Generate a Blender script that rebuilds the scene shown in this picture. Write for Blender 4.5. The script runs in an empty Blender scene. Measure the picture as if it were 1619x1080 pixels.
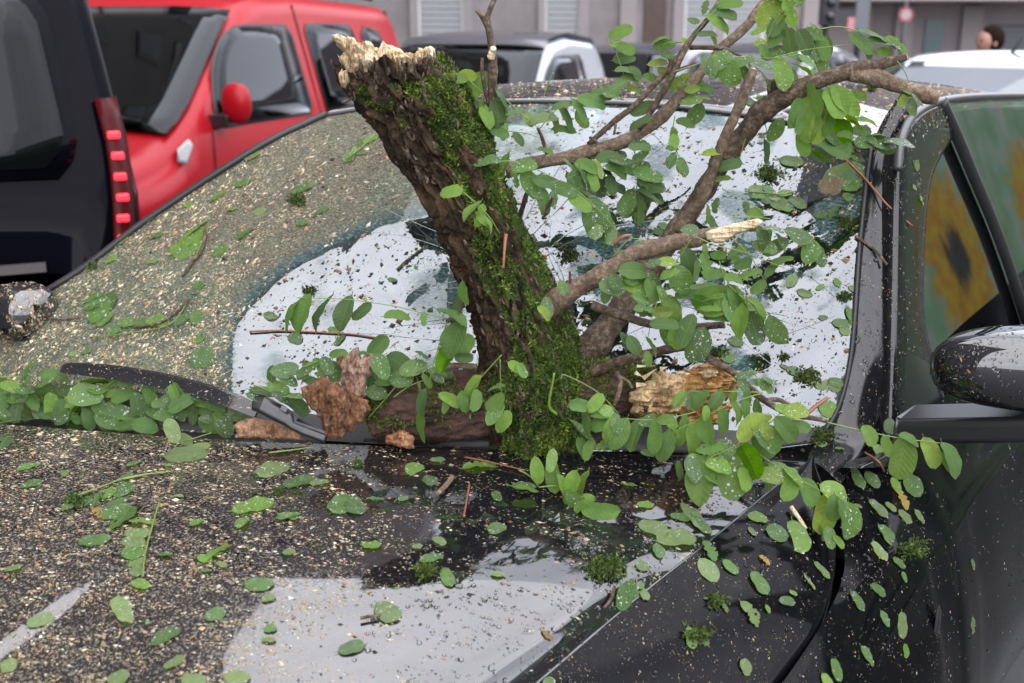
import bpy, bmesh, math, random
import numpy as np
from mathutils import Vector, Matrix, noise as mnoise
from mathutils.bvhtree import BVHTree

S = bpy.context.scene
COL = S.collection
random.seed(7)
RNG = np.random.default_rng(7)

# ------------------------------------------------------------ camera
CAM_H, FPX = 1.62, 1700.0                    # eye height, focal length in photo pixels (1619 wide)
TILT = math.atan(490 / FPX)
cam = bpy.data.cameras.new('camera')
cam.sensor_width = 36.0
cam.lens = 36.0 * FPX / 1619.0
cam.clip_start, cam.clip_end = 0.02, 2000
cam.dof.use_dof = True
cam.dof.focus_distance = 1.62
cam.dof.aperture_fstop = 4.8
camo = bpy.data.objects.new('camera', cam)
camo.location = (0, 0, CAM_H)
camo.rotation_euler = (math.pi / 2 - TILT, 0, 0)
COL.objects.link(camo)
S.camera = camo

# ------------------------------------------------------------ sky, sun, exposure
SUN_EL, SUN_AZ = math.radians(60), math.radians(215)
W = bpy.data.worlds.new('World'); S.world = W; W.use_nodes = True
wn, wl = W.node_tree.nodes, W.node_tree.links
sky = wn.new('ShaderNodeTexSky'); sky.sky_type = 'NISHITA'; sky.sun_disc = False
sky.sun_elevation, sky.sun_rotation = SUN_EL, SUN_AZ
sky.dust_density = 3.0; sky.air_density = 1.0
tc = wn.new('ShaderNodeTexCoord')
mp = wn.new('ShaderNodeMapping'); mp.inputs['Scale'].default_value = (1, 1, 2.2)
ns = wn.new('ShaderNodeTexNoise'); ns.inputs['Scale'].default_value = 1.6
ns.inputs['Detail'].default_value = 5; ns.inputs['Roughness'].default_value = .55
cr = wn.new('ShaderNodeValToRGB')                          # even overcast cloud deck with soft texture
cr.color_ramp.elements[0].position, cr.color_ramp.elements[0].color = .32, (10.3, 10.5, 11.9, 1)
cr.color_ramp.elements[1].position, cr.color_ramp.elements[1].color = .7, (16.6, 16.8, 18.4, 1)
mx = wn.new('ShaderNodeMixRGB'); mx.inputs['Fac'].default_value = .88
wl.new(tc.outputs['Generated'], mp.inputs['Vector']); wl.new(mp.outputs['Vector'], ns.inputs['Vector'])
wl.new(ns.outputs['Fac'], cr.inputs['Fac'])
wl.new(sky.outputs['Color'], mx.inputs['Color1']); wl.new(cr.outputs['Color'], mx.inputs['Color2'])
bg = wn['Background']; bg.inputs['Strength'].default_value = .1
wl.new(mx.outputs['Color'], bg.inputs['Color'])
sl = bpy.data.lights.new('sun', 'SUN'); sl.energy = 1.5; sl.angle = math.radians(130); sl.color = (1, .97, .92)
so = bpy.data.objects.new('sun', sl); COL.objects.link(so)
so.rotation_euler = (math.pi / 2 - SUN_EL, 0, math.pi - SUN_AZ)
S.view_settings.view_transform = 'Standard'; S.view_settings.look = 'None'
S.view_settings.exposure = 1.28; S.view_settings.gamma = 1; S.view_settings.use_curve_mapping = False
S.cycles.max_bounces = 10; S.cycles.transparent_max_bounces = 12
S.cycles.caustics_reflective = False; S.cycles.caustics_refractive = False
try:
    S.cycles.use_denoising = True
except Exception:
    pass

# ------------------------------------------------------------ projection helpers (pixel of the photo + real height or distance -> place)
O3 = np.array([0, 0, CAM_H])
CT, ST = math.cos(TILT), math.sin(TILT)
def ray(px, py):
    u, v = (px - 809.5) / FPX, (540 - py) / FPX
    return np.array([u, CT + v * ST, -ST + v * CT])
def pz(px, py, z):
    r = ray(px, py); return O3 + r * (z - CAM_H) / r[2]
def pd(px, py, d):
    r = ray(px, py); return O3 + r * d / r[1]
def pline(px, py, z0, d0, z1, d1):
    """point seen at (px, py) on the slanted sheet whose height/distance run from (z0,d0) to (z1,d1)"""
    r = ray(px, py); k = r[2] / r[1]
    t = (z0 - CAM_H - k * d0) / (k * (d1 - d0) - (z1 - z0))
    return pd(px, py, d0 + t * (d1 - d0))
YAW = math.radians(38)
LONG = np.array([math.sin(YAW), math.cos(YAW), 0]); LAT = np.array([math.cos(YAW), -math.sin(YAW), 0])
IMG_UP = np.array([0, ST, CT]); IMG_R = np.array([1., 0, 0]); TO_CAM = np.array([0, -CT, ST])

# ------------------------------------------------------------ materials
MATS = {}
def mat(name):
    m = bpy.data.materials.new(name); m.use_nodes = True; MATS[name] = m
    return m, m.node_tree.nodes, m.node_tree.links, m.node_tree.nodes['Principled BSDF']
def simple(name, col, rough=.5, metal=0, ior=1.5, coat=0, spec=None, emit=None, es=1):
    m, n, l, b = mat(name)
    b.inputs['Base Color'].default_value = (*col, 1); b.inputs['Roughness'].default_value = rough
    b.inputs['Metallic'].default_value = metal; b.inputs['IOR'].default_value = ior
    b.inputs['Coat Weight'].default_value = coat; b.inputs['Coat Roughness'].default_value = .03
    if emit: b.inputs['Emission Color'].default_value = (*emit, 1); b.inputs['Emission Strength'].default_value = es
    return m
def nz(n, l, scale, detail=4, rough=.55, vec=None, w=None):
    t = n.new('ShaderNodeTexNoise'); t.inputs['Scale'].default_value = scale
    t.inputs['Detail'].default_value = detail; t.inputs['Roughness'].default_value = rough
    if vec is not None: l.new(vec, t.inputs['Vector'])
    return t
def ramp(n, l, fac, stops):
    r = n.new('ShaderNodeValToRGB'); e = r.color_ramp.elements
    while len(e) < len(stops): e.new(.5)
    for k, (p, c) in enumerate(stops):
        e[k].position = p; e[k].color = (*c, 1) if len(c) == 3 else c
    l.new(fac, r.inputs['Fac']); return r
def mixc(n, l, fac, a, b, blend='MIX'):
    m = n.new('ShaderNodeMixRGB'); m.blend_type = blend
    for s, v in (('Fac', fac), ('Color1', a), ('Color2', b)):
        if hasattr(v, 'links'): l.new(v, m.inputs[s])
        elif isinstance(v, (int, float)): m.inputs[s].default_value = v
        else: m.inputs[s].default_value = (*v, 1)
    return m.outputs['Color']
def bump(n, l, b, h, strength=.4, dist=.01):
    bp = n.new('ShaderNodeBump'); bp.inputs['Strength'].default_value = strength; bp.inputs['Distance'].default_value = dist
    l.new(h, bp.inputs['Height']); l.new(bp.outputs['Normal'], b.inputs['Normal']); return bp
def objcoord(n): return n.new('ShaderNodeTexCoord').outputs['Object']
def mapping(n, l, vec, sc, rot=(0, 0, 0)):
    m = n.new('ShaderNodeMapping'); m.inputs['Scale'].default_value = sc; m.inputs['Rotation'].default_value = rot
    l.new(vec, m.inputs['Vector']); return m.outputs['Vector']

# black car paint, wet and a little dusty
def paint(name, col, rough=.05, ior=1.9, surface_film=.25, wet=.0):
    m, n, l, b = mat(name)
    v = objcoord(n)
    d = nz(n, l, 55, 6, .7, v); d2 = nz(n, l, 4, 3, .5, v)
    f = n.new('ShaderNodeMath'); f.operation = 'MULTIPLY'
    r1 = ramp(n, l, d.outputs['Fac'], [(.5, (0, 0, 0)), (.78, (1, 1, 1))]); r2 = ramp(n, l, d2.outputs['Fac'], [(.35, (.15, .15, .15)), (.75, (1, 1, 1))])
    l.new(r1.outputs['Color'], f.inputs[0]); l.new(r2.outputs['Color'], f.inputs[1])
    g = n.new('ShaderNodeMath'); g.operation = 'MULTIPLY'; l.new(f.outputs[0], g.inputs[0]); g.inputs[1].default_value = surface_film
    at = n.new('ShaderNodeAttribute'); at.attribute_name = 'surface_film'
    fg = nz(n, l, 240, 5, .75, v); fr_ = ramp(n, l, fg.outputs['Fac'], [(.50, (0, 0, 0)), (.60, (1, 1, 1))]); fm = n.new('ShaderNodeMath'); fm.operation = 'MULTIPLY'
    l.new(fr_.outputs['Color'], fm.inputs[0]); l.new(at.outputs['Fac'], fm.inputs[1])
    fa = n.new('ShaderNodeMath'); fa.operation = 'MAXIMUM'; l.new(fm.outputs[0], fa.inputs[0]); l.new(g.outputs[0], fa.inputs[1]); g = fa
    tan_ = ramp(n, l, nz(n, l, 500, 2, .5, v).outputs['Fac'], [(.35, (.025, .018, .010)), (.5, (.10, .075, .042)), (.66, (.24, .185, .11))])
    l.new(mixc(n, l, g.outputs[0], col, tan_.outputs['Color']), b.inputs['Base Color'])
    rr = n.new('ShaderNodeMath'); rr.operation = 'MULTIPLY_ADD'; l.new(g.outputs[0], rr.inputs[0]); rr.inputs[1].default_value = .8; rr.inputs[2].default_value = rough
    l.new(rr.outputs[0], b.inputs['Roughness'])
    b.inputs['IOR'].default_value = ior
    w = nz(n, l, 9, 2, .4, v); bump(n, l, b, w.outputs['Fac'], .016, .02)
    return m
PAINT = paint('black_paint', (.006, .006, .008), .03, 2.0, .3)
PAINT2 = paint('black_paint_side', (.003, .003, .004), .10, 1.22, .10)
PAINT3 = paint('black_paint_pillar', (.008, .008, .010), .12, 1.5, .2)
RUBBER = simple('black_rubber', (.02, .02, .021), .5)
PLASTIC = simple('black_plastic', (.014, .014, .016), .28, ior=1.6)
DARK = simple('dark_void', (.004, .004, .004), .9)
DRYPL = simple('grey_trim', (.06, .06, .065), .35, ior=1.6)
SILVER_IN = simple('brushed_trim', (.12, .11, .11), .3, metal=.3)

def glass_mat(name, tint, ior=1.9, dirt=0, cracks=0):
    m, n, l, b = mat(name); n.remove(b)
    out = n['Material Output']
    tr = n.new('ShaderNodeBsdfTransparent'); tr.inputs['Color'].default_value = (*tint, 1)
    gl = n.new('ShaderNodeBsdfGlossy'); gl.inputs['Roughness'].default_value = .015; gl.inputs['Color'].default_value = (.90, .95, 1, 1)
    fr = n.new('ShaderNodeFresnel'); fr.inputs['IOR'].default_value = ior
    mx1 = n.new('ShaderNodeMixShader'); l.new(fr.outputs[0], mx1.inputs[0]); l.new(tr.outputs[0], mx1.inputs[1]); l.new(gl.outputs[0], mx1.inputs[2])
    last = mx1.outputs[0]
    v = objcoord(n)
    if dirt:
        df = n.new('ShaderNodeBsdfDiffuse')
        at = n.new('ShaderNodeAttribute'); at.attribute_name = 'surface_film'  # how dusty the glass is, plus painted leaf reflections
        a = nz(n, l, 60, 6, .7, v); c = nz(n, l, 7, 4, .6, v)
        a = nz(n, l, 190, 5, .75, mapping(n, l, v, (1, 1, 2.2)))
        ca = ramp(n, l, a.outputs['Fac'], [(.32, (.018, .032, .024)), (.46, (.080, .104, .080)), (.56, (.16, .155, .105)), (.68, (.42, .34, .21))])
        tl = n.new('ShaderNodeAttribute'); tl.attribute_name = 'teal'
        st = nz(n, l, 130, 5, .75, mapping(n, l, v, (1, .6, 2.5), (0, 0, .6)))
        tr_ = ramp(n, l, st.outputs['Fac'], [(.32, (.012, .030, .030)), (.50, (.045, .085, .086)), (.62, (.14, .20, .20)), (.74, (.42, .48, .48))])  # teal broken glass, its palest stop painted as glints
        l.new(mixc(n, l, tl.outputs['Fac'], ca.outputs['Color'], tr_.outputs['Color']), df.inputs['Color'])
        mm = n.new('ShaderNodeMath'); mm.operation = 'MULTIPLY'
        cc = ramp(n, l, c.outputs['Fac'], [(.3, (.55, .55, .55)), (.7, (1, 1, 1))])
        l.new(at.outputs['Fac'], mm.inputs[0]); l.new(cc.outputs['Color'], mm.inputs[1])
        mx2 = n.new('ShaderNodeMixShader'); l.new(mm.outputs[0], mx2.inputs[0]); l.new(last, mx2.inputs[1]); l.new(df.outputs[0], mx2.inputs[2]); last = mx2.outputs[0]
        # fine water film and pummelled glass
        bp = n.new('ShaderNodeBump'); bp.inputs['Distance'].default_value = .002
        w = nz(n, l, 26, 4, .6, v); l.new(w.outputs['Fac'], bp.inputs['Height']); bp.inputs['Strength'].default_value = .12
        l.new(bp.outputs['Normal'], gl.inputs['Normal'])
    if cracks:
        vo = n.new('ShaderNodeTexVoronoi'); vo.feature = 'DISTANCE_TO_EDGE'; vo.inputs['Scale'].default_value = 75
        wv = nz(n, l, 8, 3, .5, v)
        l.new(mixc(n, l, .06, v, wv.outputs['Color'], 'ADD'), vo.inputs['Vector'])
        ct = n.new('ShaderNodeMath'); ct.operation = 'LESS_THAN'; ct.inputs[1].default_value = .012; l.new(vo.outputs['Distance'], ct.inputs[0])
        ac = n.new('ShaderNodeAttribute'); ac.attribute_name = 'crack'
        cm = n.new('ShaderNodeMath'); cm.operation = 'MULTIPLY'; cn = nz(n, l, 14, 3, .6, v); cf = ramp(n, l, cn.outputs['Fac'], [(.42, (0, 0, 0)), (.60, (.85, .85, .85))]); c0_ = n.new('ShaderNodeMath'); c0_.operation = 'MULTIPLY'; l.new(ct.outputs[0], c0_.inputs[0]); l.new(cf.outputs['Color'], c0_.inputs[1]); l.new(c0_.outputs[0], cm.inputs[0]); l.new(ac.outputs['Fac'], cm.inputs[1])
        wd = n.new('ShaderNodeBsdfDiffuse'); wd.inputs['Color'].default_value = (.045, .075, .072, 1)
        mx3 = n.new('ShaderNodeMixShader'); l.new(cm.outputs[0], mx3.inputs[0]); l.new(last, mx3.inputs[1]); l.new(wd.outputs[0], mx3.inputs[2]); last = mx3.outputs[0]
    l.new(last, out.inputs['Surface'])
    return m
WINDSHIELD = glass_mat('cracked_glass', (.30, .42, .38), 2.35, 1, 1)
SIDEGLASS = glass_mat('side_glass', (.35, .42, .38), 6.0)
FARGLASS = glass_mat('far_glass', (.04, .05, .048), 1.42)
SKYGLASS = glass_mat('wet_far_glass', (.1, .12, .12), 2.2)

# ------------------------------------------------------------ mesh helpers
def mesh(name, V, Fc, mats, smooth=True, mi=None):
    me = bpy.data.meshes.new(name)
    me.from_pydata([tuple(map(float, v)) for v in V], [], Fc)
    for m in (mats if isinstance(mats, (list, tuple)) else [mats]): me.materials.append(m)
    if mi is not None: me.polygons.foreach_set('material_index', mi)
    if smooth: me.polygons.foreach_set('use_smooth', [True] * len(me.polygons))
    me.update(); return me
def orient(me):
    """turn an open sheet's faces to its outer side (the side towards the street, where the camera stands)"""
    t = 0
    for p in me.polygons: t += p.area * p.normal.dot(Vector(O3) - p.center)
    if t < 0: me.flip_normals()
    return me
def obj(name, me, parent=None, label=None, cat=None, group=None, kind=None, loc=None):
    o = bpy.data.objects.new(name, me); COL.objects.link(o)
    if parent: o.parent = parent
    if loc is not None: o.location = loc
    if label: o['label'] = label
    if cat: o['category'] = cat
    if group: o['group'] = group
    if kind: o['kind'] = kind
    return o
def thing(name, label, cat, group=None, loc=(0, 0, 0), rz=0):
    o = obj(name, None, None, label, cat, group, None, loc); o.rotation_euler = (0, 0, rz); o.empty_display_size = .1
    return o
class MB:
    def __init__(s): s.v, s.f, s.m = [], [], []
    def add(s, V, Fc, mi=0):
        o = len(s.v); s.v += [tuple(map(float, p)) for p in V]; s.f += [tuple(i + o for i in f) for f in Fc]; s.m += [mi] * len(Fc)
    def box(s, c, h, R=None, mi=0):
        V = [np.array([x, y, z]) * np.array(h) for x in (-1, 1) for y in (-1, 1) for z in (-1, 1)]
        if R is not None: V = [R @ p for p in V]
        s.add([p + np.array(c) for p in V], [(0, 1, 3, 2), (4, 6, 7, 5), (0, 4, 5, 1), (2, 3, 7, 6), (0, 2, 6, 4), (1, 5, 7, 3)], mi)
    def build(s, name, mats, parent=None, smooth=False, bevel=0, **k):
        o = obj(name, mesh(name, s.v, s.f, mats, smooth, s.m), parent, **k)
        if bevel:
            b = o.modifiers.new('bevel', 'BEVEL'); b.width = bevel; b.segments = 2; b.limit_method = 'ANGLE'
        return o
def frames(P):
    P = np.asarray(P, float); T = np.gradient(P, axis=0); T /= np.linalg.norm(T, axis=1)[:, None] + 1e-9
    N = []; a = np.array([0, 0, 1.]) if abs(T[0][2]) < .9 else np.array([1., 0, 0])
    n = a - T[0] * a.dot(T[0]); n /= np.linalg.norm(n)
    for t in T:
        n = n - t * n.dot(t); n /= np.linalg.norm(n); N.append(n)
    N = np.array(N); return T, N, np.cross(T, N)
def cat(P, k):
    """Catmull-Rom through control rows P (n,...) with k steps per span"""
    P = np.asarray(P, float); n = len(P)
    Q = np.concatenate([[2 * P[0] - P[1]], P, [2 * P[-1] - P[-2]]]); out = []
    for i in range(n - 1):
        p0, p1, p2, p3 = Q[i:i + 4]
        for j in range(k):
            t = j / k
            out.append(.5 * (2 * p1 + (p2 - p0) * t + (2 * p0 - 5 * p1 + 4 * p2 - p3) * t * t + (3 * p1 - p0 - 3 * p2 + p3) * t ** 3))
    out.append(P[-1]); return np.array(out)
def tube(P, R, seg=8, cap=True):
    P = np.asarray(P, float); T, N, B = frames(P); V, Fc = [], []
    R = np.broadcast_to(np.asarray(R, float), (len(P),))
    for i in range(len(P)):
        for j in range(seg):
            a = 2 * math.pi * j / seg; V.append(P[i] + R[i] * (N[i] * math.cos(a) + B[i] * math.sin(a)))
    for i in range(len(P) - 1):
        for j in range(seg):
            a, b = i * seg + j, i * seg + (j + 1) % seg; Fc.append((a, b, b + seg, a + seg))
    if cap:
        Fc.append(tuple(range(seg))[::-1]); Fc.append(tuple((len(P) - 1) * seg + j for j in range(seg)))
    return V, Fc
def grid_faces(nr, nc):
    return [(i * nc + j, i * nc + j + 1, (i + 1) * nc + j + 1, (i + 1) * nc + j) for i in range(nr - 1) for j in range(nc - 1)]
def patch(C, kr, kc):
    """smooth surface through the control net C[row][col] of points"""
    C = np.asarray(C, float)
    A = cat(C, kr) if kr > 1 else C
    A = np.swapaxes(cat(np.swapaxes(A, 0, 1), kc), 0, 1) if kc > 1 else A
    return A
def normals_grid(A):
    du = np.gradient(A, axis=0); dv = np.gradient(A, axis=1); n = np.cross(du, dv)
    return n / (np.linalg.norm(n, axis=2)[..., None] + 1e-12)
def hashn(ix, iy, iz, seed=0):
    h = (ix * 374761393 + iy * 668265263 + iz * 2147483647 + seed * 974711) & 0xffffffff
    h = ((h ^ (h >> 13)) * 1274126177) & 0xffffffff
    return ((h ^ (h >> 16)) & 0xffff) / 65535.0
def vnoise(P, sc=1., seed=0):
    P = np.asarray(P, float) * sc; i = np.floor(P).astype(np.int64); f = P - i; f = f * f * (3 - 2 * f); r = 0
    for dx in (0, 1):
        for dy in (0, 1):
            for dz in (0, 1):
                w = (f[..., 0] if dx else 1 - f[..., 0]) * (f[..., 1] if dy else 1 - f[..., 1]) * (f[..., 2] if dz else 1 - f[..., 2])
                r = r + w * hashn(i[..., 0] + dx, i[..., 1] + dy, i[..., 2] + dz, seed)
    return r
def fbm(P, sc=1., oct=4, seed=0):
    r, a, t = 0, 1, 0
    for k in range(oct):
        r = r + a * vnoise(P, sc * 2 ** k, seed + k); t += a; a *= .5
    return r / t
def attr(me, name, vals):
    a = me.attributes.new(name, 'FLOAT', 'POINT'); a.data.foreach_set('value', np.asarray(vals, np.float32))
def attrc(me, name, vals):
    a = me.color_attributes.new(name, 'FLOAT_COLOR', 'POINT'); a.data.foreach_set('color', np.asarray(vals, np.float32).ravel())
def bvh_of(A):
    A = np.asarray(A); nr, nc = A.shape[:2]
    return BVHTree.FromPolygons([Vector(p) for p in A.reshape(-1, 3)], grid_faces(nr, nc))
# ============================================================ THE WRECKED CAR
car = thing('damaged_car', 'black car crushed under a broken tree, bonnet and windscreen strewn with leaves and grit', 'car')
# --- windscreen
BLz, BLd, TLz, TLd = .97, 1.99, 1.455, 2.16
BRz, BRd, TRz, TRd = .985, 1.62, 1.43, 1.84
def lefte(px, py): return pline(px, py, BLz, BLd, TLz, TLd)
def pil(px, py): return pline(px, py, BRz, BRd, TRz, TRd)
bot = cat([pz(-80, 600, .97), pz(0, 650, .975), pz(300, 682, .985), pz(640, 704, .985), pz(950, 714, .98), pz(1150, 716, .98), pz(1285, 702, .985)], 12)
top = cat([pz(515, 183, 1.455), pz(600, 172, 1.468), pz(800, 163, 1.486), pz(1000, 166, 1.486), pz(1130, 178, 1.474), pz(1250, 196, 1.456), pz(1378, 235, 1.43)], 12)
lft = cat([pz(-80, 600, .97), lefte(0, 512), lefte(130, 428), lefte(240, 345), lefte(400, 240), pz(515, 183, 1.455)], 12)
rgt = cat([pz(1285, 702, .985), pil(1322, 650), pil(1345, 560), pil(1358, 400), pil(1369, 300), pz(1378, 235, 1.43)], 12)
def resample(P, n):
    d = np.r_[0, np.cumsum(np.linalg.norm(np.diff(P, axis=0), axis=1))]; t = np.linspace(0, d[-1], n)
    return np.stack([np.interp(t, d, P[:, k]) for k in range(3)], 1)
NU, NV = 150, 110
bot, top, lft, rgt = resample(bot, NU), resample(top, NU), resample(lft, NV), resample(rgt, NV)
u = np.linspace(0, 1, NU)[None, :, None]; v = np.linspace(0, 1, NV)[:, None, None]
WS = (1 - v) * bot[None] + v * top[None] + (1 - u) * lft[:, None] + u * rgt[:, None] - ((1 - u) * (1 - v) * bot[0] + u * (1 - v) * bot[-1] + (1 - u) * v * top[0] + u * v * top[-1])
wn_ = normals_grid(WS)
if wn_[50, 70].dot(TO_CAM) < 0: wn_ = -wn_
WS = WS + wn_ * (.035 * np.sin(np.pi * v) * np.sin(np.pi * u) ** .8)[..., 0][..., None]      # belly of the glass
def project(P):
    q = np.asarray(P) - O3; x = q[..., 0]; yv = q[..., 1] * CT - q[..., 2] * ST; zv = q[..., 1] * ST + q[..., 2] * CT
    return 809.5 + FPX * x / yv, 540 - FPX * zv / yv
PX, PY = project(WS)
# the trunk has pushed the laminated glass in: a basin left of it and creases round the hit
edge = np.array([(372, 640), (368, 545), (384, 495), (450, 430), (560, 372), (650, 346), (705, 338), (760, 345), (800, 400)], float)
edge = cat(edge, 8)
def seg_dist(X, Y, L):
    D = np.full(X.shape, 1e9)
    for a, b in zip(L[:-1], L[1:]):
        ab = b - a; t = np.clip(((X - a[0]) * ab[0] + (Y - a[1]) * ab[1]) / (ab @ ab + 1e-9), 0, 1)
        D = np.minimum(D, np.hypot(X - a[0] - t * ab[0], Y - a[1] - t * ab[1]))
    return D
def inside(X, Y, L):
    r = np.zeros(X.shape, bool); n = len(L)
    for i in range(n):
        (x0, y0), (x1, y1) = L[i], L[(i + 1) % n]
        c = ((y0 > Y) != (y1 > Y)) & (X < (x1 - x0) * (Y - y0) / (y1 - y0 + 1e-9) + x0); r ^= c
    return r
poly = np.r_[edge, [(900, 480), (900, 680), (420, 700)]]
sd = np.where(inside(PX, PY, poly), seg_dist(PX, PY, edge), 0)
basin = np.clip(sd / 160, 0, 1)
creases = (fbm(WS, 9, 3, 3) - .5) * np.exp(-((PX - 860) / 380) ** 2 - ((PY - 480) / 250) ** 2)
WS = WS - wn_ * (.040 * basin * (1.5 - .5 * basin) + .030 * creases)[..., None]
PX, PY = project(WS)
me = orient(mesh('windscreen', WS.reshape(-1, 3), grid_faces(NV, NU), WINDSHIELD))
def sm(x, a, b):
    t = np.clip((x - a) / (b - a), 0, 1); return t * t * (3 - 2 * t)
inb = inside(PX, PY, poly)
surface_film = np.where(inb, .16, .26 + .62 * (1 - sm(PX + .55 * (PY - 180) * (PX > 700), 690, 960)))
surface_film = np.clip(surface_film * (.85 + .3 * fbm(WS, 12, 3, 9)) + .2 * (1 - sm(PX, -50, 330)), .03, .95)
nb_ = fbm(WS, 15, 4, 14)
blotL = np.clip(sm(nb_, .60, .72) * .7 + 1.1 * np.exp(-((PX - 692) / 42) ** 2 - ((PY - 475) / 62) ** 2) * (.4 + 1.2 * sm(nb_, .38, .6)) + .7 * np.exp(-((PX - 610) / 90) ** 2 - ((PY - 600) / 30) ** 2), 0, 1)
leaf_refl = sm(nb_, .57, .61)  # dark patches painted as leaves mirrored in the glass
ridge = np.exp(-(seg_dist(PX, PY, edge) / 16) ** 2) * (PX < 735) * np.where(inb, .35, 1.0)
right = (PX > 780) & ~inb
surface_film = np.where(inb, .06 + .75 * blotL, surface_film)
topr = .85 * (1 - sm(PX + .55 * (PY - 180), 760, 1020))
surface_film = np.where(right, np.maximum(.06 + .80 * leaf_refl, topr), surface_film)  # dusty along the top, painted leaf reflections elsewhere
surface_film = np.maximum(surface_film, .7 * ridge)
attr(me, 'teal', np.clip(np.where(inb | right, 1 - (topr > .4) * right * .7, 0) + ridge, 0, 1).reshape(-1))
attr(me, 'surface_film', surface_film.reshape(-1))
attr(me, 'crack', np.clip(np.exp(-(np.hypot(PX - 800, PY - 480) / 330) ** 2), 0, 1).reshape(-1))
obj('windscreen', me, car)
WSB = bvh_of(WS)
fr_ = WS[:9, 44:] + wn_[:9, 44:] * .003  # black strip added to darken the lower glass into a gap
fr_[0] -= wn_[0, 44:] * .004
obj('cowl_gap_strip', orient(mesh('cowl_gap_strip', fr_.reshape(-1, 3), grid_faces(*fr_.shape[:2]), RUBBER)), car)
# --- roof strip behind the windscreen
rt = cat([pz(515, 183, 1.455), pz(600, 172, 1.468), pz(800, 163, 1.486), pz(1000, 166, 1.486), pz(1130, 178, 1.474), pz(1250, 196, 1.456), pz(1378, 235, 1.43)], 6)
RO = np.array([rt + LONG * k + np.array([0, 0, h]) for k, h in ((.004, .004), (.03, .012), (.2, .030), (.5, .035), (1.1, .02), (1.5, -.02))])
me = mesh('roof', patch(RO, 3, 1).reshape(-1, 3), grid_faces(*patch(RO, 3, 1).shape[:2]), PAINT); obj('roof', orient(me), car)
ROB = bvh_of(patch(RO, 3, 1))
# black seal round the glass
V, Fc = tube(np.array(lft) + wn_[:, 0] * .004, .007, 6); mb = MB(); mb.add(V, Fc)
V, Fc = tube(np.array(rgt) + wn_[:, -1] * .002, .004, 6); mb.add(V, Fc)
V, Fc = tube(np.array(top) + wn_[-1] * .002, .004, 6); mb.add(V, Fc)
mb.build('windscreen_seal', RUBBER, car, True)
# --- bonnet
HC = [[(-260, 660, .955), (0, 671, .985), (330, 694, 1.0), (640, 706, 1.003), (950, 717, 1.0), (1130, 722, .995), (1278, 730, .985)],
      [(-290, 720, .952), (-20, 730, .985), (310, 745, 1.001), (620, 757, 1.004), (920, 766, .998), (1080, 774, .988), (1222, 772, .976)],
      [(-340, 810, .945), (-60, 815, .980), (280, 825, .997), (590, 830, .998), (850, 838, .990), (1000, 844, .977), (1130, 848, .961)],
      [(-430, 930, .925), (-120, 935, .960), (240, 940, .975), (540, 945, .976), (790, 950, .966), (920, 953, .952), (1012, 941, .934)],
      [(-530, 1070, .885), (-200, 1072, .920), (180, 1075, .935), (480, 1078, .935), (700, 1080, .925), (800, 1080, .910), (852, 1076, .892)],
      [(-660, 1230, .82), (-300, 1230, .855), (120, 1230, .87), (400, 1230, .87), (590, 1230, .86), (650, 1228, .845), (690, 1220, .826)]]
HD = patch([[pz(*q) for q in r] for r in HC], 26, 26)
hx, hy = project(HD)
# pressed character line on the left: the surface steps down towards the camera
a, b = np.array([215., 868.]), np.array([-60., 1065.]); ab = b - a
tpar = ((hx - a[0]) * ab[0] + (hy - a[1]) * ab[1]) / (ab @ ab); sdl = ((hx - a[0]) * ab[1] - (hy - a[1]) * ab[0]) / np.linalg.norm(ab)
HD[..., 2] -= .0085 * sm(sdl, -9, 10) * sm(tpar, -.02, .5) * (1 - sm(sdl, 120, 700))
hn = normals_grid(HD)
V = list(HD.reshape(-1, 3)); Fc = grid_faces(*HD.shape[:2]); nr, nc = HD.shape[:2]
o0 = len(V)                                            # folded rear lip
for dz, dd in ((-.006, .004), (-.022, .003)):
    V += [p + np.array([0, 0, dz]) + LONG * dd for p in HD[0]]
Fc += [(j + 1, j, o0 + j, o0 + j + 1) for j in range(nc - 1)] + [(o0 + j + 1, o0 + j, o0 + nc + j, o0 + nc + j + 1) for j in range(nc - 1)]
# side strip falling away outside the crease
G1 = cat([pz(1290, 735, .978), pz(1309, 800, .945), pz(1318, 870, .915), pz(1312, 925, .892), pz(1285, 985, .868), pz(1214, 1082, .815), pz(1120, 1210, .75)], 22)
CE = resample(HD[:, -1], 120); G1 = resample(G1, 120)
k = np.linspace(0, 1, 10)[None, :, None]
SS = CE[:, None] * (1 - k) + G1[:, None] * k
SS[..., 2] += (.012 * np.sin(np.pi * k[..., 0]))
me_h = orient(mesh('bonnet', V, Fc, PAINT)); hx, hy = project(np.array(V))
attr(me_h, 'surface_film', np.clip((1 - sm(hx, 40, 620)) * (1 - .5 * sm(hy, 760, 1000)) * .85 + .30 * (1 - sm(hx + .25 * (hy - 700), 480, 800)), 0, .9))
obj_h = obj('bonnet', me_h, car)
sv = list(SS.reshape(-1, 3)); sf = grid_faces(120, 10); o0 = len(sv)
for dz, dd in ((-.004, .003), (-.03, .001)):
    sv += [p + LAT * dd + np.array([0, 0, dz]) for p in G1]
sf += [(i * 10 + 9, o0 + i, o0 + i + 1, i * 10 + 19) for i in range(119)] + [(o0 + i, o0 + 120 + i, o0 + 121 + i, o0 + 1 + i) for i in range(119)]
obj('bonnet_flank', orient(mesh('bonnet_flank', sv, sf, PAINT2)), car)
HDB, SSB = bvh_of(HD), bvh_of(SS)
# crease highlight: a rolled edge between the two
V, Fc = tube(CE + np.array([0, 0, -.0012]), .0022, 8); obj('bonnet_crease', mesh('bonnet_crease', V, Fc, PAINT), car)
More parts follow.
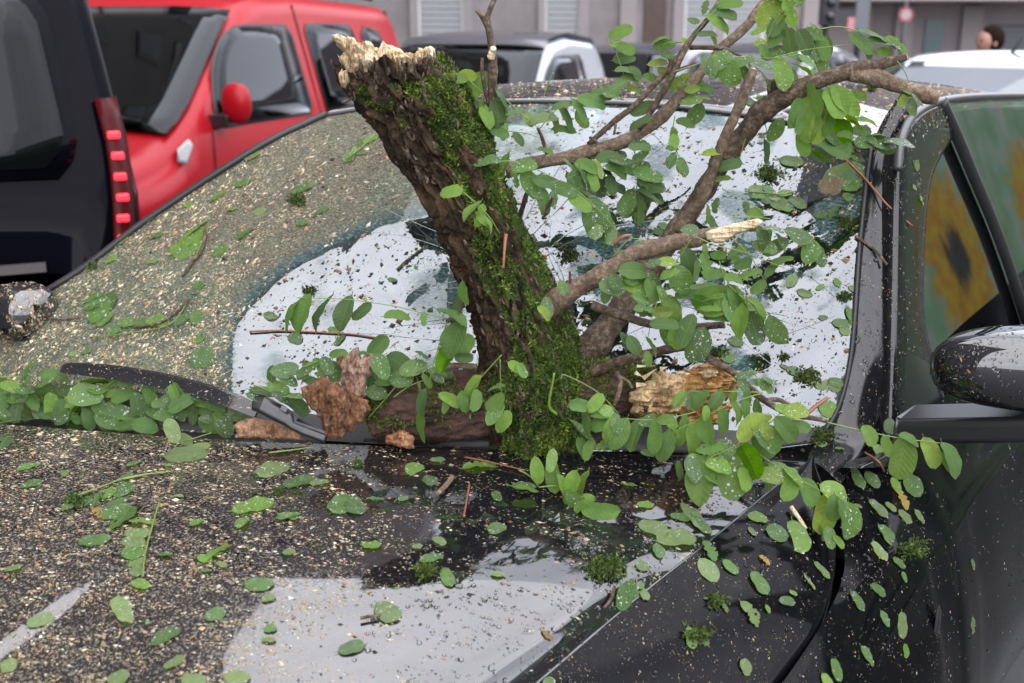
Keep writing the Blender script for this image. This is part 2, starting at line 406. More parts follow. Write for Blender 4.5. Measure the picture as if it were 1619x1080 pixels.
# --- wing and door skin
TOPF = [(1118, 1225, .745), (1228, 1092, .81), (1306, 975, .866), (1334, 905, .895), (1331, 850, .92), (1318, 770, .962), (1352, 716, .985), (1405, 695, .995)]
LA = [(1270, 1225, .715), (1340, 1090, .785), (1400, 967, .838), (1448, 892, .866), (1462, 870, .870), (1490, 832, .877), (1508, 804, .882), (1530, 772, .888)]
LBd = .042
def skin(T, A):
    rows = []
    for t, a_ in zip(T, A):
        p, q = pz(*t), pz(*a_); m1 = p * .66 + q * .34 + np.array([0, 0, .010]); m2 = p * .3 + q * .7 + np.array([0, 0, .012])
        out = q + LAT * .020 + np.array([0, 0, -LBd])
        rows.append([p, m1, m2, q, q + LAT * .012 + np.array([0, 0, -.016]), out, out + LAT * .03 + np.array([0, 0, -.12]), out + LAT * .05 + np.array([0, 0, -.30]), out + LAT * .02 + np.array([0, 0, -.5])])
    return rows
FW = patch(skin(TOPF[:6], LA[:6]), 10, 4)
obj('wing', orient(mesh('wing', FW.reshape(-1, 3), grid_faces(*FW.shape[:2]), PAINT2)), car)
TOPD = [(1412, 700, .990), (1436, 676, 1.0), (1478, 640, 1.025), (1619, 520, 1.055), (1800, 400, 1.07), (2100, 260, 1.08)]
LD = [(1496, 830, .877), (1513, 802, .882), (1540, 758, .891), (1640, 640, .90), (1800, 500, .91), (2100, 330, .915)]
TOPD = [(1322, 770, .960), (1358, 718, .985)] + TOPD; LD = [(1466, 864, .871), (1482, 845, .874)] + LD
DW = patch(skin(TOPD, LD), 10, 4)
obj('door', orient(mesh('door', DW.reshape(-1, 3), grid_faces(*DW.shape[:2]), PAINT2)), car)
FWB, DWB = bvh_of(FW), bvh_of(DW)
# side repeater lamp on the wing
rp = pz(1479, 985, .80); 
# dark structure below the gaps
mb = MB()
Rz = np.array([[math.cos(-YAW), -math.sin(-YAW), 0], [math.sin(-YAW), math.cos(-YAW), 0], [0, 0, 1]])
c0 = pz(640, 706, 1.0)
mb.box(c0 - LAT * .05 - LONG * .35 + np.array([0, 0, -.38]), (.50, .50, .16), Rz)
mb.box(c0 + LAT * .0 + LONG * .15 + np.array([0, 0, -.14]), (.50, .2, .05), Rz)
mb.build('engine_bay', DARK, car)
# cowl tray between bonnet and glass
CW = np.array([HD[0] + np.array([0, 0, -.020]), HD[0] + LONG * .04 + np.array([0, 0, -.03]), HD[0] + LONG * .12 + np.array([0, 0, -.035]), HD[0] + LONG * .2 + np.array([0, 0, -.02])])
obj('cowl', orient(mesh('cowl', CW.reshape(-1, 3), grid_faces(4, nc), PLASTIC)), car); CWB = bvh_of(CW)
# cabin: dashboard, seats, floor
mb = MB()
mb.box(c0 - LAT * .20 + LONG * .50 + np.array([0, 0, -.14]), (.60, .26, .07), Rz); mb.build('dashboard', simple('dash_vinyl', (.02, .02, .022), .6), car, False, .03)
for s in (-.56, .14):
    mb = MB(); q = c0 + LAT * s + LONG * 1.25
    mb.box(q + np.array([0, 0, -.42]), (.25, .25, .09), Rz); mb.box(q + LONG * .28 + np.array([0, 0, -.1]), (.24, .07, .34), Rz); mb.box(q + LONG * .32 + np.array([0, 0, .32]), (.12, .05, .09), Rz)
    mb.build('seat', simple('seat_cloth', (.03, .03, .032), .9), car, False, .04)
mb = MB(); mb.box(c0 - LAT * .2 + LONG * 1.2 + np.array([0, 0, -.62]), (.72, 1.1, .05), Rz)
mb.box(c0 - LAT * .2 + LONG * 2.4 + np.array([0, 0, -.1]), (.7, .05, .5), Rz)
mb.box(c0 - LAT * .92 + LONG * 1.2 + np.array([0, 0, -.45]), (.03, 1.2, .4), Rz)
mb.build('cabin_floor', DARK, car)
# --- A pillar, door frame, side windows
WL = [(1278, 728), (1288, 702), (1324, 652), (1347, 560), (1354, 480), (1360, 400), (1371, 300), (1381, 236), (1398, 190), (1424, 150)]
GL = [(1322, 772), (1360, 712), (1388, 655), (1401, 600), (1408, 520), (1411, 400), (1412, 300), (1414, 250), (1423, 213), (1446, 172)]
rows = []
for (ax, ay), (bx, by) in zip(WL, GL):
    p = pil(ax, ay) if ay < 700 else pz(ax, ay, .985); 
    q = pil(bx, by) if by < 690 else pz(bx, by, .968 if by > 740 else .985)
    q = q + LONG * .01
    n = np.cross(LONG, np.array([0, 0, 1])); n = LAT * .5 + np.array([0, 0, .45]) - LONG * .35
    rows.append([p - n * .012, p + n * .004, p * .7 + q * .3 + n * .014, p * .35 + q * .65 + n * .014, q + n * .004, q - n * .012])
AP = patch(rows, 12, 5)
obj('pillar', orient(mesh('pillar', AP.reshape(-1, 3), grid_faces(*AP.shape[:2]), PAINT3)), car); APB = bvh_of(AP)
n_side = np.cross(LONG, np.array([0, 0, 1]) - LAT * .22); n_side /= np.linalg.norm(n_side)
if n_side.dot(LAT) < 0: n_side = -n_side
P0s = pz(1410, 690, 1.0)
def sidep(px, py, off=0):
    r = ray(px, py); return O3 + r * ((P0s - O3 + n_side * off).dot(n_side) / r.dot(n_side))
OUT = [(1352, 740), (1404, 705), (1412, 620), (1413, 520), (1415, 400), (1417, 300), (1420, 240), (1430, 203), (1444, 182), (1464, 167), (1490, 158)]
INN = [(1440, 735), (1492, 655), (1478, 585), (1461, 510), (1459, 430), (1463, 349), (1471, 284), (1484, 250), (1497, 229), (1507, 216), (1514, 212)]
rows = []
for a_, b_ in zip(OUT, INN):
    p, q = sidep(*a_, -.004), sidep(*b_)
    rows.append([p - n_side * .03, p + n_side * .004, p * .6 + q * .4 + n_side * .008, q + n_side * .002, q - n_side * .012])
DF = patch(rows, 12, 6); DF_ = DF
obj('door_frame', orient(mesh('door_frame', DF.reshape(-1, 3), grid_faces(*DF.shape[:2]), PAINT3)), car); DFB = bvh_of(DF)
arc = cat([sidep(*q, .004) for q in [(1419, 268), (1424, 225), (1436, 193), (1450, 178), (1470, 166), (1495, 158), (1540, 153), (1619, 151), (1700, 153), (1830, 165)]], 10)
V, Fc = tube(arc, .0075, 8); obj('door_seal', mesh('door_seal', V, Fc, DRYPL), car)
div = cat([sidep(*q, .003) for q in [(1488, 160), (1511, 210), (1540, 280), (1574, 362), (1605, 450), (1640, 560)]], 8)
V, Fc = tube(div, .011, 8); obj('window_divider', mesh('window_divider', V, Fc, RUBBER), car)
div2 = cat([sidep(*q, -.02) for q in [(1560, 155), (1619, 157), (1700, 160), (1830, 172)]], 6)
def flat(poly_, off, name, m, n=1):
    P = [sidep(*q, off) for q in poly_]; return obj(name, orient(mesh(name, P, [tuple(range(len(P)))], m, False)), car)
flat([(1492, 660), (1478, 585), (1460, 510), (1458, 430), (1462, 349), (1470, 284), (1483, 250), (1496, 229), (1512, 212), (1540, 280), (1574, 362), (1605, 450), (1640, 560), (1600, 600)], -.010, 'quarter_window', SIDEGLASS)
flat([(1490, 160), (1511, 210), (1540, 280), (1574, 362), (1605, 450), (1640, 560), (1700, 500), (1900, 330), (1900, 180), (1700, 156), (1619, 155), (1540, 156)], -.012, 'door_window', SIDEGLASS)
# --- mirrors
def mirror(c, ax, ex, name, m, lab=None):
    """rounded shell: c centre, ax = (right, up, out) unit axes, ex half extents"""
    V, Fc = [], []; nu, nv = 28, 16
    for i in range(nv + 1):
        th = -math.pi / 2 + math.pi * i / nv
        for j in range(nu):
            ph = 2 * math.pi * j / nu
            f = lambda t, e: math.copysign(abs(t) ** e, t)
            x = f(math.cos(th), .6) * f(math.cos(ph), .7); y = f(math.cos(th), .6) * f(math.sin(ph), .7); z = f(math.sin(th), .75)
            yy = z if z > 0 else z * .85
            taper = 1 - .22 * max(0, -x) * (yy > 0)
            V.append(c + ax[0] * ex[0] * x + ax[1] * ex[1] * yy * taper + ax[2] * ex[2] * y)
    Fc = [(i * nu + j, i * nu + (j + 1) % nu, (i + 1) * nu + (j + 1) % nu, (i + 1) * nu + j) for i in range(nv) for j in range(nu)]
    return obj(name, mesh(name, V, Fc, m), car), V, Fc
mc = pd(1632, 586, 1.50)
mo, MV, MF = mirror(mc, (LAT * .75 + IMG_R * .4, np.array([0, 0, 1.]), -LONG), (.124, .064, .075), 'side_mirror', simple('mirror_paint', (.006, .006, .008), .04, ior=1.9))
MRB = BVHTree.FromPolygons([Vector(p) for p in MV], MF)
mb = MB()
q0, q1 = pd(1428, 672, 1.60), pd(1760, 668, 1.42)
MBp = []
for q in (q0, q0 * .6 + q1 * .4, q1):
    MBp.append([q + np.array([0, 0, .020]) + LONG * .05, q + np.array([0, 0, .020]) - LONG * .035, q + np.array([0, 0, .012]) - LONG * .042, q + np.array([0, 0, -.016]) - LONG * .042, q + np.array([0, 0, -.020]) - LONG * .035, q + np.array([0, 0, -.02]) + LONG * .05])
A = np.array(MBp); mb.add(A.reshape(-1, 3), grid_faces(3, 6) + [(0, 1, 2, 3, 4, 5), (17, 16, 15, 14, 13, 12)])
mb.build('mirror_base', PLASTIC, car, False, .004)
SA = patch([[sidep(1420, 690, .0), sidep(1450, 690, .02), sidep(1500, 670, .03)], [sidep(1422, 620, .002), sidep(1448, 625, .012), sidep(1490, 640, .03)], [sidep(1424, 560, .004), sidep(1442, 560, .006), sidep(1470, 575, .005)]], 5, 5)
obj('mirror_sail', orient(mesh('mirror_sail', SA.reshape(-1, 3), grid_faces(*SA.shape[:2]), PLASTIC)), car)
mc2 = pd(28, 492, 1.98)
mo2, MV2, MF2 = mirror(mc2, (LAT, np.array([0, 0, 1.]), -LONG), (.085, .055, .06), 'side_mirror', PAINT)
MR2 = BVHTree.FromPolygons([Vector(p) for p in MV2], MF2)
mb = MB(); mb.box(mc2 + LAT * .07 + np.array([0, 0, -.05]), (.06, .03, .015), Rz); mb.build('mirror_base', PLASTIC, car, False, .006)
LWg = np.array([[p - LAT * q + np.array([0, 0, h]) for q, h in ((.006, -.004), (.04, -.008), (.10, -.045), (.14, -.13), (.15, -.30), (.13, -.60))] for p in HD[::6, 0]])
obj('wing', mesh('wing', LWg.reshape(-1, 3), grid_faces(*LWg.shape[:2]), PAINT2), car)
LDr = np.array([[p - LAT * q + np.array([0, 0, h]) for q, h in ((.0, -.02), (.06, -.05), (.11, -.10), (.13, -.30), (.11, -.60))] for p in [np.array(lft[0]) + LONG * k for k in (-.12, .2, .6, 1.0, 1.5)]])
obj('door', mesh('door', LDr.reshape(-1, 3), grid_faces(*LDr.shape[:2]), PAINT2), car)
# ============================================================ THE SETTING
def wallmat(name, c1, c2, sc=3, rough=.85):
    m, n, l, b = mat(name); v = objcoord(n)
    a = nz(n, l, sc, 6, .65, v); f = nz(n, l, sc * 30, 3, .6, v)
    c = ramp(n, l, a.outputs['Fac'], [(.3, c1), (.7, c2)])
    l.new(mixc(n, l, .12, c.outputs['Color'], f.outputs['Color'], 'OVERLAY'), b.inputs['Base Color']); b.inputs['Roughness'].default_value = rough
    bump(n, l, b, f.outputs['Fac'], .2, .01); return m
ASPH = wallmat('asphalt', (.035, .035, .037), (.06, .06, .06), 2.5, .6)
PAVE = wallmat('paving', (.2, .19, .18), (.3, .29, .27), 2)
STUC = wallmat('grey_stucco', (.15, .135, .137), (.235, .212, .214), .9)
STUC2 = wallmat('pale_stone', (.21, .19, .192), (.26, .235, .237), .5)
STUC3 = wallmat('rosy_stucco', (.17, .15, .155), (.22, .195, .20), .4)
SHUT = simple('shutter_paint', (.26, .27, .28), .5)
DOORW = wallmat('brown_door', (.035, .018, .012), (.06, .03, .02), 4, .4)
WINDK = simple('dark_window', (.02, .023, .025), .08, ior=1.5)
WHITEP = simple('white_paint', (.5, .5, .5), .4)
METAL = simple('dark_metal', (.03, .03, .034), .4)
mb = MB(); mb.add([(-250, -250, 0), (250, -250, 0), (250, 250, 0), (-250, 250, 0)], [(0, 1, 2, 3)])
mb.build('road', ASPH, kind='structure')
mb = MB(); mb.box((0, 29.2, .06), (60, 2.8, .06)); mb.box((30, 45, .06), (18, 6, .06)); mb.build('pavement', PAVE, bevel=.02, kind='structure')

# --- grey building behind the parked cars (its roof line shows in the bonnet)
bd = thing('grey_building', 'tall grey stucco building with roller shutters and a brown door behind the red van', 'building', loc=(0, 32, 0))
XR = (1262 - 809.5) / FPX * 32 + .0
XS = -2.2
mb = MB(); mb.box(((XS - 46) / 2, 6, 18), ((XS + 46) / 2, 6, 18)); mb.box(((XR + XS) / 2, 6, 10.5), ((XR - XS) / 2, 6, 10.5)); mb.build('wall', STUC, bd)
mb = MB(); mb.box(((XS - 46) / 2, 5.75, 36.2), ((XS + 46) / 2 + .3, 6.3, .25)); mb.box(((XR + XS) / 2 + .3, 5.75, 21.2), ((XR - XS) / 2 , 6.3, .25)); mb.build('cornice', STUC2, bd)
mb = MB(); mb.box(((XR - 46) / 2, -.06, .45), ((XR + 46) / 2, .06, .45)); mb.build('plinth', STUC2, bd)
def X32(px): return (px - 809.5) / FPX * 32 * 1.03
for a, b in ((660, 672), (738, 752), (848, 858), (908, 922), (968, 992), (1046, 1062), (1110, 1122), (1236, 1262)):
    mb = MB(); mb.box(((X32(a) + X32(b)) / 2, -.07, 2.1), ((X32(b) - X32(a)) / 2, .07, 2.1)); mb.build('pilaster', STUC2, bd)
for a, b in ((676, 734), (861, 906), (1066, 1106), (1126, 1176)):
    w = X32(b) - X32(a); x0 = X32(a)
    fr = MB(); fr.box((x0 + w / 2, -.03, .35), (w / 2 + .07, .03, .05)); fr.box((x0 - .05, -.03, 1.9), (.04, .03, 1.55)); fr.box((x0 + w + .05, -.03, 1.9), (.04, .03, 1.55))
    so_ = fr.build('roller_shutter', WHITEP, bd)
    sl_ = None
    for k in range(17):
        if sl_ is None:
            m_ = MB(); m_.box((0, -.02, 0), (w / 2, .018, .072)); sl_ = m_.build('slat', SHUT, so_, False, .01); s0 = sl_
        else:
            s0 = sl_.copy(); COL.objects.link(s0)
        s0.location = (x0 + w / 2, -.002, .5 + k * .165)
mb = MB(); mb.box(((X32(1003) + X32(1036)) / 2, -.04, 1.6), ((X32(1036) - X32(1003)) / 2, .04, 1.6)); d_ = mb.build('door', DOORW, bd, False, .02)
mb = MB(); mb.box((X32(1030), -.1, 1.2), (.02, .03, .1)); mb.build('handle', METAL, d_)
wpro = None
for fl in range(2, 11):
    for k in range(-13, 4):
        if fl > 5 and k >= -1: continue
        if wpro is None:
            m_ = MB(); m_.box((0, -.03, 0), (.62, .03, .95)); wpro = m_.build('window', STUC2, bd)
            m_ = MB(); m_.box((0, -.065, 0), (.52, .005, .85)); pn = m_.build('pane', WINDK, wpro); w0 = wpro
        else:
            w0 = wpro.copy(); COL.objects.link(w0); p0 = pn.copy(); COL.objects.link(p0); p0.parent = w0
        w0.location = (k * 3.0 + .4, 0, fl * 3.2 + .6)
# --- building on the right with the pale canopy
# --- building along the left side of the street, out of view but mirrored in the bonnet and glass
b3 = thing('street_building', 'brown rendered building along the left side of the street, mirrored in the bonnet', 'building', loc=(-11.5, 11, 0))
mb = MB(); mb.box((-5, -2, 20.5), (5, 21, 20.5)); mb.build('wall', wallmat('brown_render', (.13, .11, .10), (.17, .15, .135), .6), b3)
wp3 = None
for fl in range(0, 12):
    for k in range(-7, 6):
        if wp3 is None:
            m_ = MB(); m_.box((.03, 0, 0), (.03, .6, .9)); wp3 = m_.build('window', MATS['brown_render'], b3)
            m_ = MB(); m_.box((.066, 0, 0), (.005, .5, .8)); pn3 = m_.build('pane', WINDK, wp3); w0 = wp3
        else:
            w0 = wp3.copy(); COL.objects.link(w0); p0 = pn3.copy(); COL.objects.link(p0); p0.parent = w0
        w0.location = (0, k * 3.0, fl * 3.2 + 1.9)
b2 = thing('canopy_building', 'rosy building with a long pale canopy over its ground floor, beyond the silver car', 'building', loc=(0, 46, 0))
def X46(px): return (px - 809.5) / FPX * 46 * 1.03
XL = XR * 46 / 32 + .1
mb = MB(); mb.box((XL + 16, 6, 6), (16, 6, 6)); mb.build('wall', STUC3, b2)
mb = MB(); mb.box((XL + 16, -1.6, 3.25), (16, 1.6, .5)); mb.build('canopy', simple('canopy_paint', (.36, .30, .31), .6), b2, False, .04)
for a, b in ((1272, 1338), (1372, 1398), (1470, 1500), (1600, 1640)):
    mb = MB(); mb.box(((X46(a) + X46(b)) / 2, -.1, 1.3), ((X46(b) - X46(a)) / 2, .1, 1.3)); mb.build('panel', STUC2, b2, False, .02)
mb = MB(); mb.box(((X46(1512) + X46(1572)) / 2, -.05, 1.0), ((X46(1572) - X46(1512)) / 2, .05, .9)); gd = mb.build('garage_door', METAL, b2)
for k in range(8):
    m_ = MB(); m_.box(((X46(1512) + X46(1572)) / 2, -.12, .3 + .2 * k), ((X46(1572) - X46(1512)) / 2 - .05, .02, .085)); m_.build('slat', simple('garage_slat', (.09, .1, .11), .5) if k == 0 else MATS['garage_slat'], gd)
mb = MB(); mb.box(((X46(1275) + X46(1330)) / 2, -.22, 2.2), ((X46(1330) - X46(1275)) / 2, .02, .28)); mb.build('window', WINDK, b2)
mb = MB(); mb.box(((X46(1418) + X46(1446)) / 2, -.04, 1.1), ((X46(1446) - X46(1418)) / 2, .04, 1.0)); mb.build('door', simple('teal_door', (.05, .09, .10), .3), b2)
for fl in (2,):
    for k in range(7):
        m_ = MB(); m_.box((XL + 3 + 4 * k, -.03, fl * 3.2 + 1), (.7, .03, .9)); w0 = m_.build('window', WINDK, b2)
# signs and poles in front
def pole(px, d, h, name, label, catg, build):
    t = thing(name, label, catg, loc=(ray(px, 50)[0] / ray(px, 50)[1] * d, d, 0))
    V, Fc = tube([(0, 0, 0), (0, 0, h)], .06, 10); m_ = MB(); m_.add(V, Fc); m_.build('pole', METAL, t, True)
    build(t); return t
def head_tl(t):
    m_ = MB(); m_.box((0, -.05, 2.15), (.16, .14, .42)); m_.build('lamp_housing', METAL, t, False, .04)
    for k in range(3):
        V, Fc = tube([(0, -.19, 1.9 + .26 * k), (0, -.23, 1.9 + .26 * k)], .09, 12); m_ = MB(); m_.add(V, Fc); m_.build('lens', WINDK, t, True)
def plate_red(t):
    V, Fc = tube([(0, -.09, 2.05), (0, -.07, 2.05)], .19, 20); m_ = MB(); m_.add(V, Fc); m_.build('sign_disc', simple('sign_red', (.28, .05, .06), .4), t)
    V, Fc = tube([(0, -.095, 2.05), (0, -.092, 2.05)], .13, 20); m_ = MB(); m_.add(V, Fc); m_.build('sign_face', simple('sign_pale', (.30, .24, .25), .4), t)
def banner(t):
    m_ = MB(); m_.box((.02, -.08, 2.05), (.13, .03, .5)); m_.build('panel', simple('sign_back', (.12, .13, .15), .5), t, False, .01)
    m_ = MB(); m_.box((-.16, -.08, 1.75), (.08, .02, .12)); m_.build('plate', simple('sign_pink', (.5, .2, .22), .5), t, False, .01)
pole(1306, 22, 3.4, 'traffic_light', 'dark traffic light on a pole in front of the canopy building', 'traffic light', head_tl)
pole(1357, 21, 3.4, 'street_sign', 'dark post carrying a grey panel and small pink plate, left of the round sign', 'sign', banner)
pole(1428, 30, 2.4, 'round_sign', 'round red rimmed road sign on a pole under the pale canopy', 'sign', plate_red)

# --- painted hoarding along the kerb on the right: it is what the side windows mirror
hd = thing('painted_hoarding', 'long green street hoarding painted with big orange sunflowers', 'hoarding')
m, n, l, b = mat('sunflower_mural')
v = objcoord(n)
def vm(op, a, b_=None):
    t = n.new('ShaderNodeMath'); t.operation = op
    for i, q in enumerate((a, b_)):
        if q is None: continue
        if hasattr(q, 'links'): l.new(q, t.inputs[i])
        else: t.inputs[i].default_value = q
    return t.outputs[0]
sp = n.new('ShaderNodeSeparateXYZ'); l.new(v, sp.inputs[0])
PERX, PERZ = 2.6, 1.9
fx = vm('SUBTRACT', vm('MULTIPLY', vm('FRACT', vm('DIVIDE', sp.outputs['X'], PERX)), PERX), PERX / 2)
fz = vm('SUBTRACT', vm('MULTIPLY', vm('FRACT', vm('DIVIDE', vm('ADD', sp.outputs['Z'], .15), PERZ)), PERZ), PERZ / 2)
rad = vm('SQRT', vm('ADD', vm('MULTIPLY', fx, fx), vm('MULTIPLY', fz, fz)))
ang = vm('ARCTAN2', fz, fx)
wob = nz(n, l, 2.2, 3, .5, v)
pet = vm('ADD', vm('MULTIPLY', vm('ABSOLUTE', vm('SINE', vm('MULTIPLY', ang, 8))), .17), vm('MULTIPLY', wob.outputs['Fac'], .3))
wob2 = nz(n, l, 9, 4, .65, mapping(n, l, v, (1, 1, .35)))
rad2 = vm('ADD', rad, vm('MULTIPLY', vm('SUBTRACT', wob2.outputs['Fac'], .5), .55))
def soft(a, b_, k):
    t = vm('MULTIPLY', vm('SUBTRACT', b_, a), k); t.node.use_clamp = True; return t
ismid = soft(rad2, .30, 7); ispet = vm('MULTIPLY', soft(vm('ADD', rad, vm('MULTIPLY', vm('SUBTRACT', wob2.outputs['Fac'], .5), .3)), vm('ADD', pet, .52), 5), vm('GREATER_THAN', sp.outputs['X'], 4.4))
base_ = ramp(n, l, wob.outputs['Fac'], [(.3, (.34, .64, .30)), (.5, (.50, .80, .48)), (.68, (.80, .88, .80))])
pc = ramp(n, l, nz(n, l, 7, 3, .6, v).outputs['Fac'], [(.35, (.85, .38, .02)), (.6, (1.0, .70, .03))])
c1 = mixc(n, l, ispet, base_.outputs['Color'], pc.outputs['Color']); c2 = mixc(n, l, ismid, c1, ramp(n, l, wob2.outputs['Fac'], [(.4, (.03, .04, .025)), (.62, (.16, .15, .10))]).outputs['Color']); c2 = mixc(n, l, vm('LESS_THAN', sp.outputs['Z'], .08), c2, (.012, .016, .014))
l.new(c2, b.inputs['Base Color']); b.inputs['Roughness'].default_value = .5
def hpt(s, lat): return LAT * lat + LONG * s
mb = MB()
A, B_ = hpt(2.0, 1.55), hpt(17.7, 1.55)
hd.location = tuple(A); hd.rotation_euler = (0, 0, math.pi / 2 - YAW)
Lh = 15.7
for k in range(10):
    m_ = MB(); m_.box((Lh / 10 * (k + .5), 0, 1.5), (Lh / 20 - .006, .02, 1.42)); 
    V = np.array(m_.v); o = m_.build('board', MATS['sunflower_mural'], hd)
for k in range(11):
    m_ = MB(); m_.box((Lh / 10 * k, -.07, 1.5), (.04, .04, 1.5)); m_.build('post', METAL, hd)

# --- parked vehicles
def section_car(P):
    """P: dict with length stations; returns skin grid builder. Local axes: x = right, y = forward, z = up"""
    zt = P['zt']; hw = P['hw']; belt = P['belt']; tum = P['tum']; z0 = P.get('z0', .28); rc = P.get('rc', .10)
    ys = np.array(P['ys'])
    def top(y): return np.interp(y, [a for a, _ in zt], [b for _, b in zt])
    def half(y): return np.interp(y, [a for a, _ in hw], [b for _, b in hw])
    def side(y, z):
        x = half(y) * (1 - .06 * ((z - .75) / .6) ** 2 * (z < .75))
        return x - tum * max(0, z - belt) * half(y) / max(P['w'], .1)
    def ring(y):
        h = half(y); t = top(y); pts = []
        zs = np.r_[np.linspace(z0, min(belt, t - rc), 6), np.linspace(min(belt, t - rc), t - rc, 5)[1:]]
        for z in zs: pts.append((side(y, z), z))
        xs = side(y, t - rc)
        for k in range(1, 6):
            a = math.pi / 2 * k / 5; pts.append((xs - rc * 1.2 * (1 - math.cos(a)), t - rc + rc * math.sin(a)))
        xr = pts[-1][0]
        for k in range(1, 6): pts.append((xr * (1 - k / 5), t + .03 * (1 - (1 - k / 5) ** 2)))
        full = [(x, z) for x, z in pts] + [(-x, z) for x, z in pts[::-1][1:]]
        return [(x, y, z) for x, z in full]
    G = np.array([ring(y) for y in ys])
    return G, top, side
def vehicle(name, label, catg, loc, head, P, paint_m, glass_m, windows, screen=None, group=None, extras=None, scale=1.0):
    t = thing(name, label, catg, group, loc, -head)
    G, top, side = section_car(P); nr, nc = G.shape[:2]
    V = list(G.reshape(-1, 3)); Fc = grid_faces(nr, nc)
    for i in (0, nr - 1):
        c = G[i].mean(0); V.append(c); k = len(V) - 1
        Fc += [((i * nc + j), (i * nc + j + 1), k) if i == 0 else ((i * nc + j + 1), (i * nc + j), k) for j in range(nc - 1)]
    bo = obj('body', mesh('body', V, [f[::-1] for f in Fc], paint_m), t)
    def sidepoly(poly_, sgn, off, nm, m_, par=t, bulge=True):
        """a panel given in the side view (y, z), laid on the flank"""
        pp = cat(np.array(poly_ + [poly_[0]]), 1)[:-1] if False else poly_
        c = np.mean(pp, 0); V = []; n_ = len(pp); rings = (1.0, .66, .33)
        for r in rings:
            for (y, z) in pp:
                yy, zz = c[0] + (y - c[0]) * r, c[1] + (z - c[1]) * r; V.append((sgn * (side(yy, zz) + off), yy, zz))
        V.append((sgn * (side(*c) + off), *c)); Fq = []
        for q in range(2):
            for j in range(n_): Fq.append((q * n_ + j, q * n_ + (j + 1) % n_, (q + 1) * n_ + (j + 1) % n_, (q + 1) * n_ + j))
        for j in range(n_): Fq.append((2 * n_ + j, 2 * n_ + (j + 1) % n_, 3 * n_))
        if sgn > 0: Fq = [f[::-1] for f in Fq]
        o = obj(nm, mesh(nm, V, Fq, m_), par)
        so2 = o.modifiers.new('thickness', 'SOLIDIFY'); so2.thickness = .006; so2.offset = 0
        return o
    for w in windows:
        for sgn in (1, -1):
            fr = sidepoly(w, sgn, .006, 'window_frame', RUBBER)
            c = np.mean(w, 0); sidepoly([tuple(c + (np.array(q) - c) * .94) for q in w], sgn, .012, 'window', glass_m)
    if screen:
        for (ya, yb, frac, nm) in screen:
            yy = np.linspace(ya, yb, 9); V = []
            for k, y in enumerate(yy):
                xs = side(y, top(y) - P.get('rc', .1)) * frac
                for j in np.linspace(-1, 1, 9): V.append((j * xs, y, top(y) + .03 * (1 - (j * frac) ** 4) + .010))
            o = obj(nm, mesh(nm, V, grid_faces(9, 9), glass_m), t)
            if sum(p.normal.z for p in o.data.polygons) < 0: o.data.flip_normals()
            so2 = o.modifiers.new('thickness', 'SOLIDIFY'); so2.thickness = .006; so2.offset = 0
    for (wy, sgn) in [(P['wheels'][0], 1), (P['wheels'][0], -1), (P['wheels'][1], 1), (P['wheels'][1], -1)]:
        h = side(wy, .5); r = P.get('wr', .31)
        V, Fc = tube([(sgn * (h - .20), wy, r), (sgn * (h - .17), wy, r), (sgn * (h - .02), wy, r), (sgn * (h + .015), wy, r)], [r * .9, r, r, r * .86], 24)
        o = obj('wheel', mesh('tyre', V, Fc, RUBBER), t)
        V, Fc = tube([(sgn * (h + .0), wy, r), (sgn * (h + .028), wy, r)], [r * .66, r * .6], 18); obj('rim', mesh('rim', V, Fc, SILVER_IN), o)
        V, Fc = tube([(sgn * (h - .1), wy, r + .02), (sgn * (h + .006), wy, r + .02)], r * 1.16, 24); obj('wheel_arch', mesh('wheel_arch', V, Fc, DARK), t)
    if extras: extras(t, side, top, sidepoly)
    return t
def carpaint(name, c, rough=.12):
    return simple(name, c, rough, ior=1.55, coat=1)
RED = simple('red_paint', (.34, .006, .012), .3, ior=1.35)
def arcpoly(y0, y1, z0, z1, front_slope):
    """door window whose front edge leans back in a curve"""
    P_ = [(y0, z0)]
    for k in range(1, 9):
        a = math.pi / 2 * k / 8; P_.append((y0 - front_slope * (1 - math.cos(a)) , z0 + (z1 - z0) * math.sin(a)))
    P_ += [(y1 + .05, z1), (y1, z1 - .06), (y1, z0 + .05), (y1 + .04, z0)]
    return P_
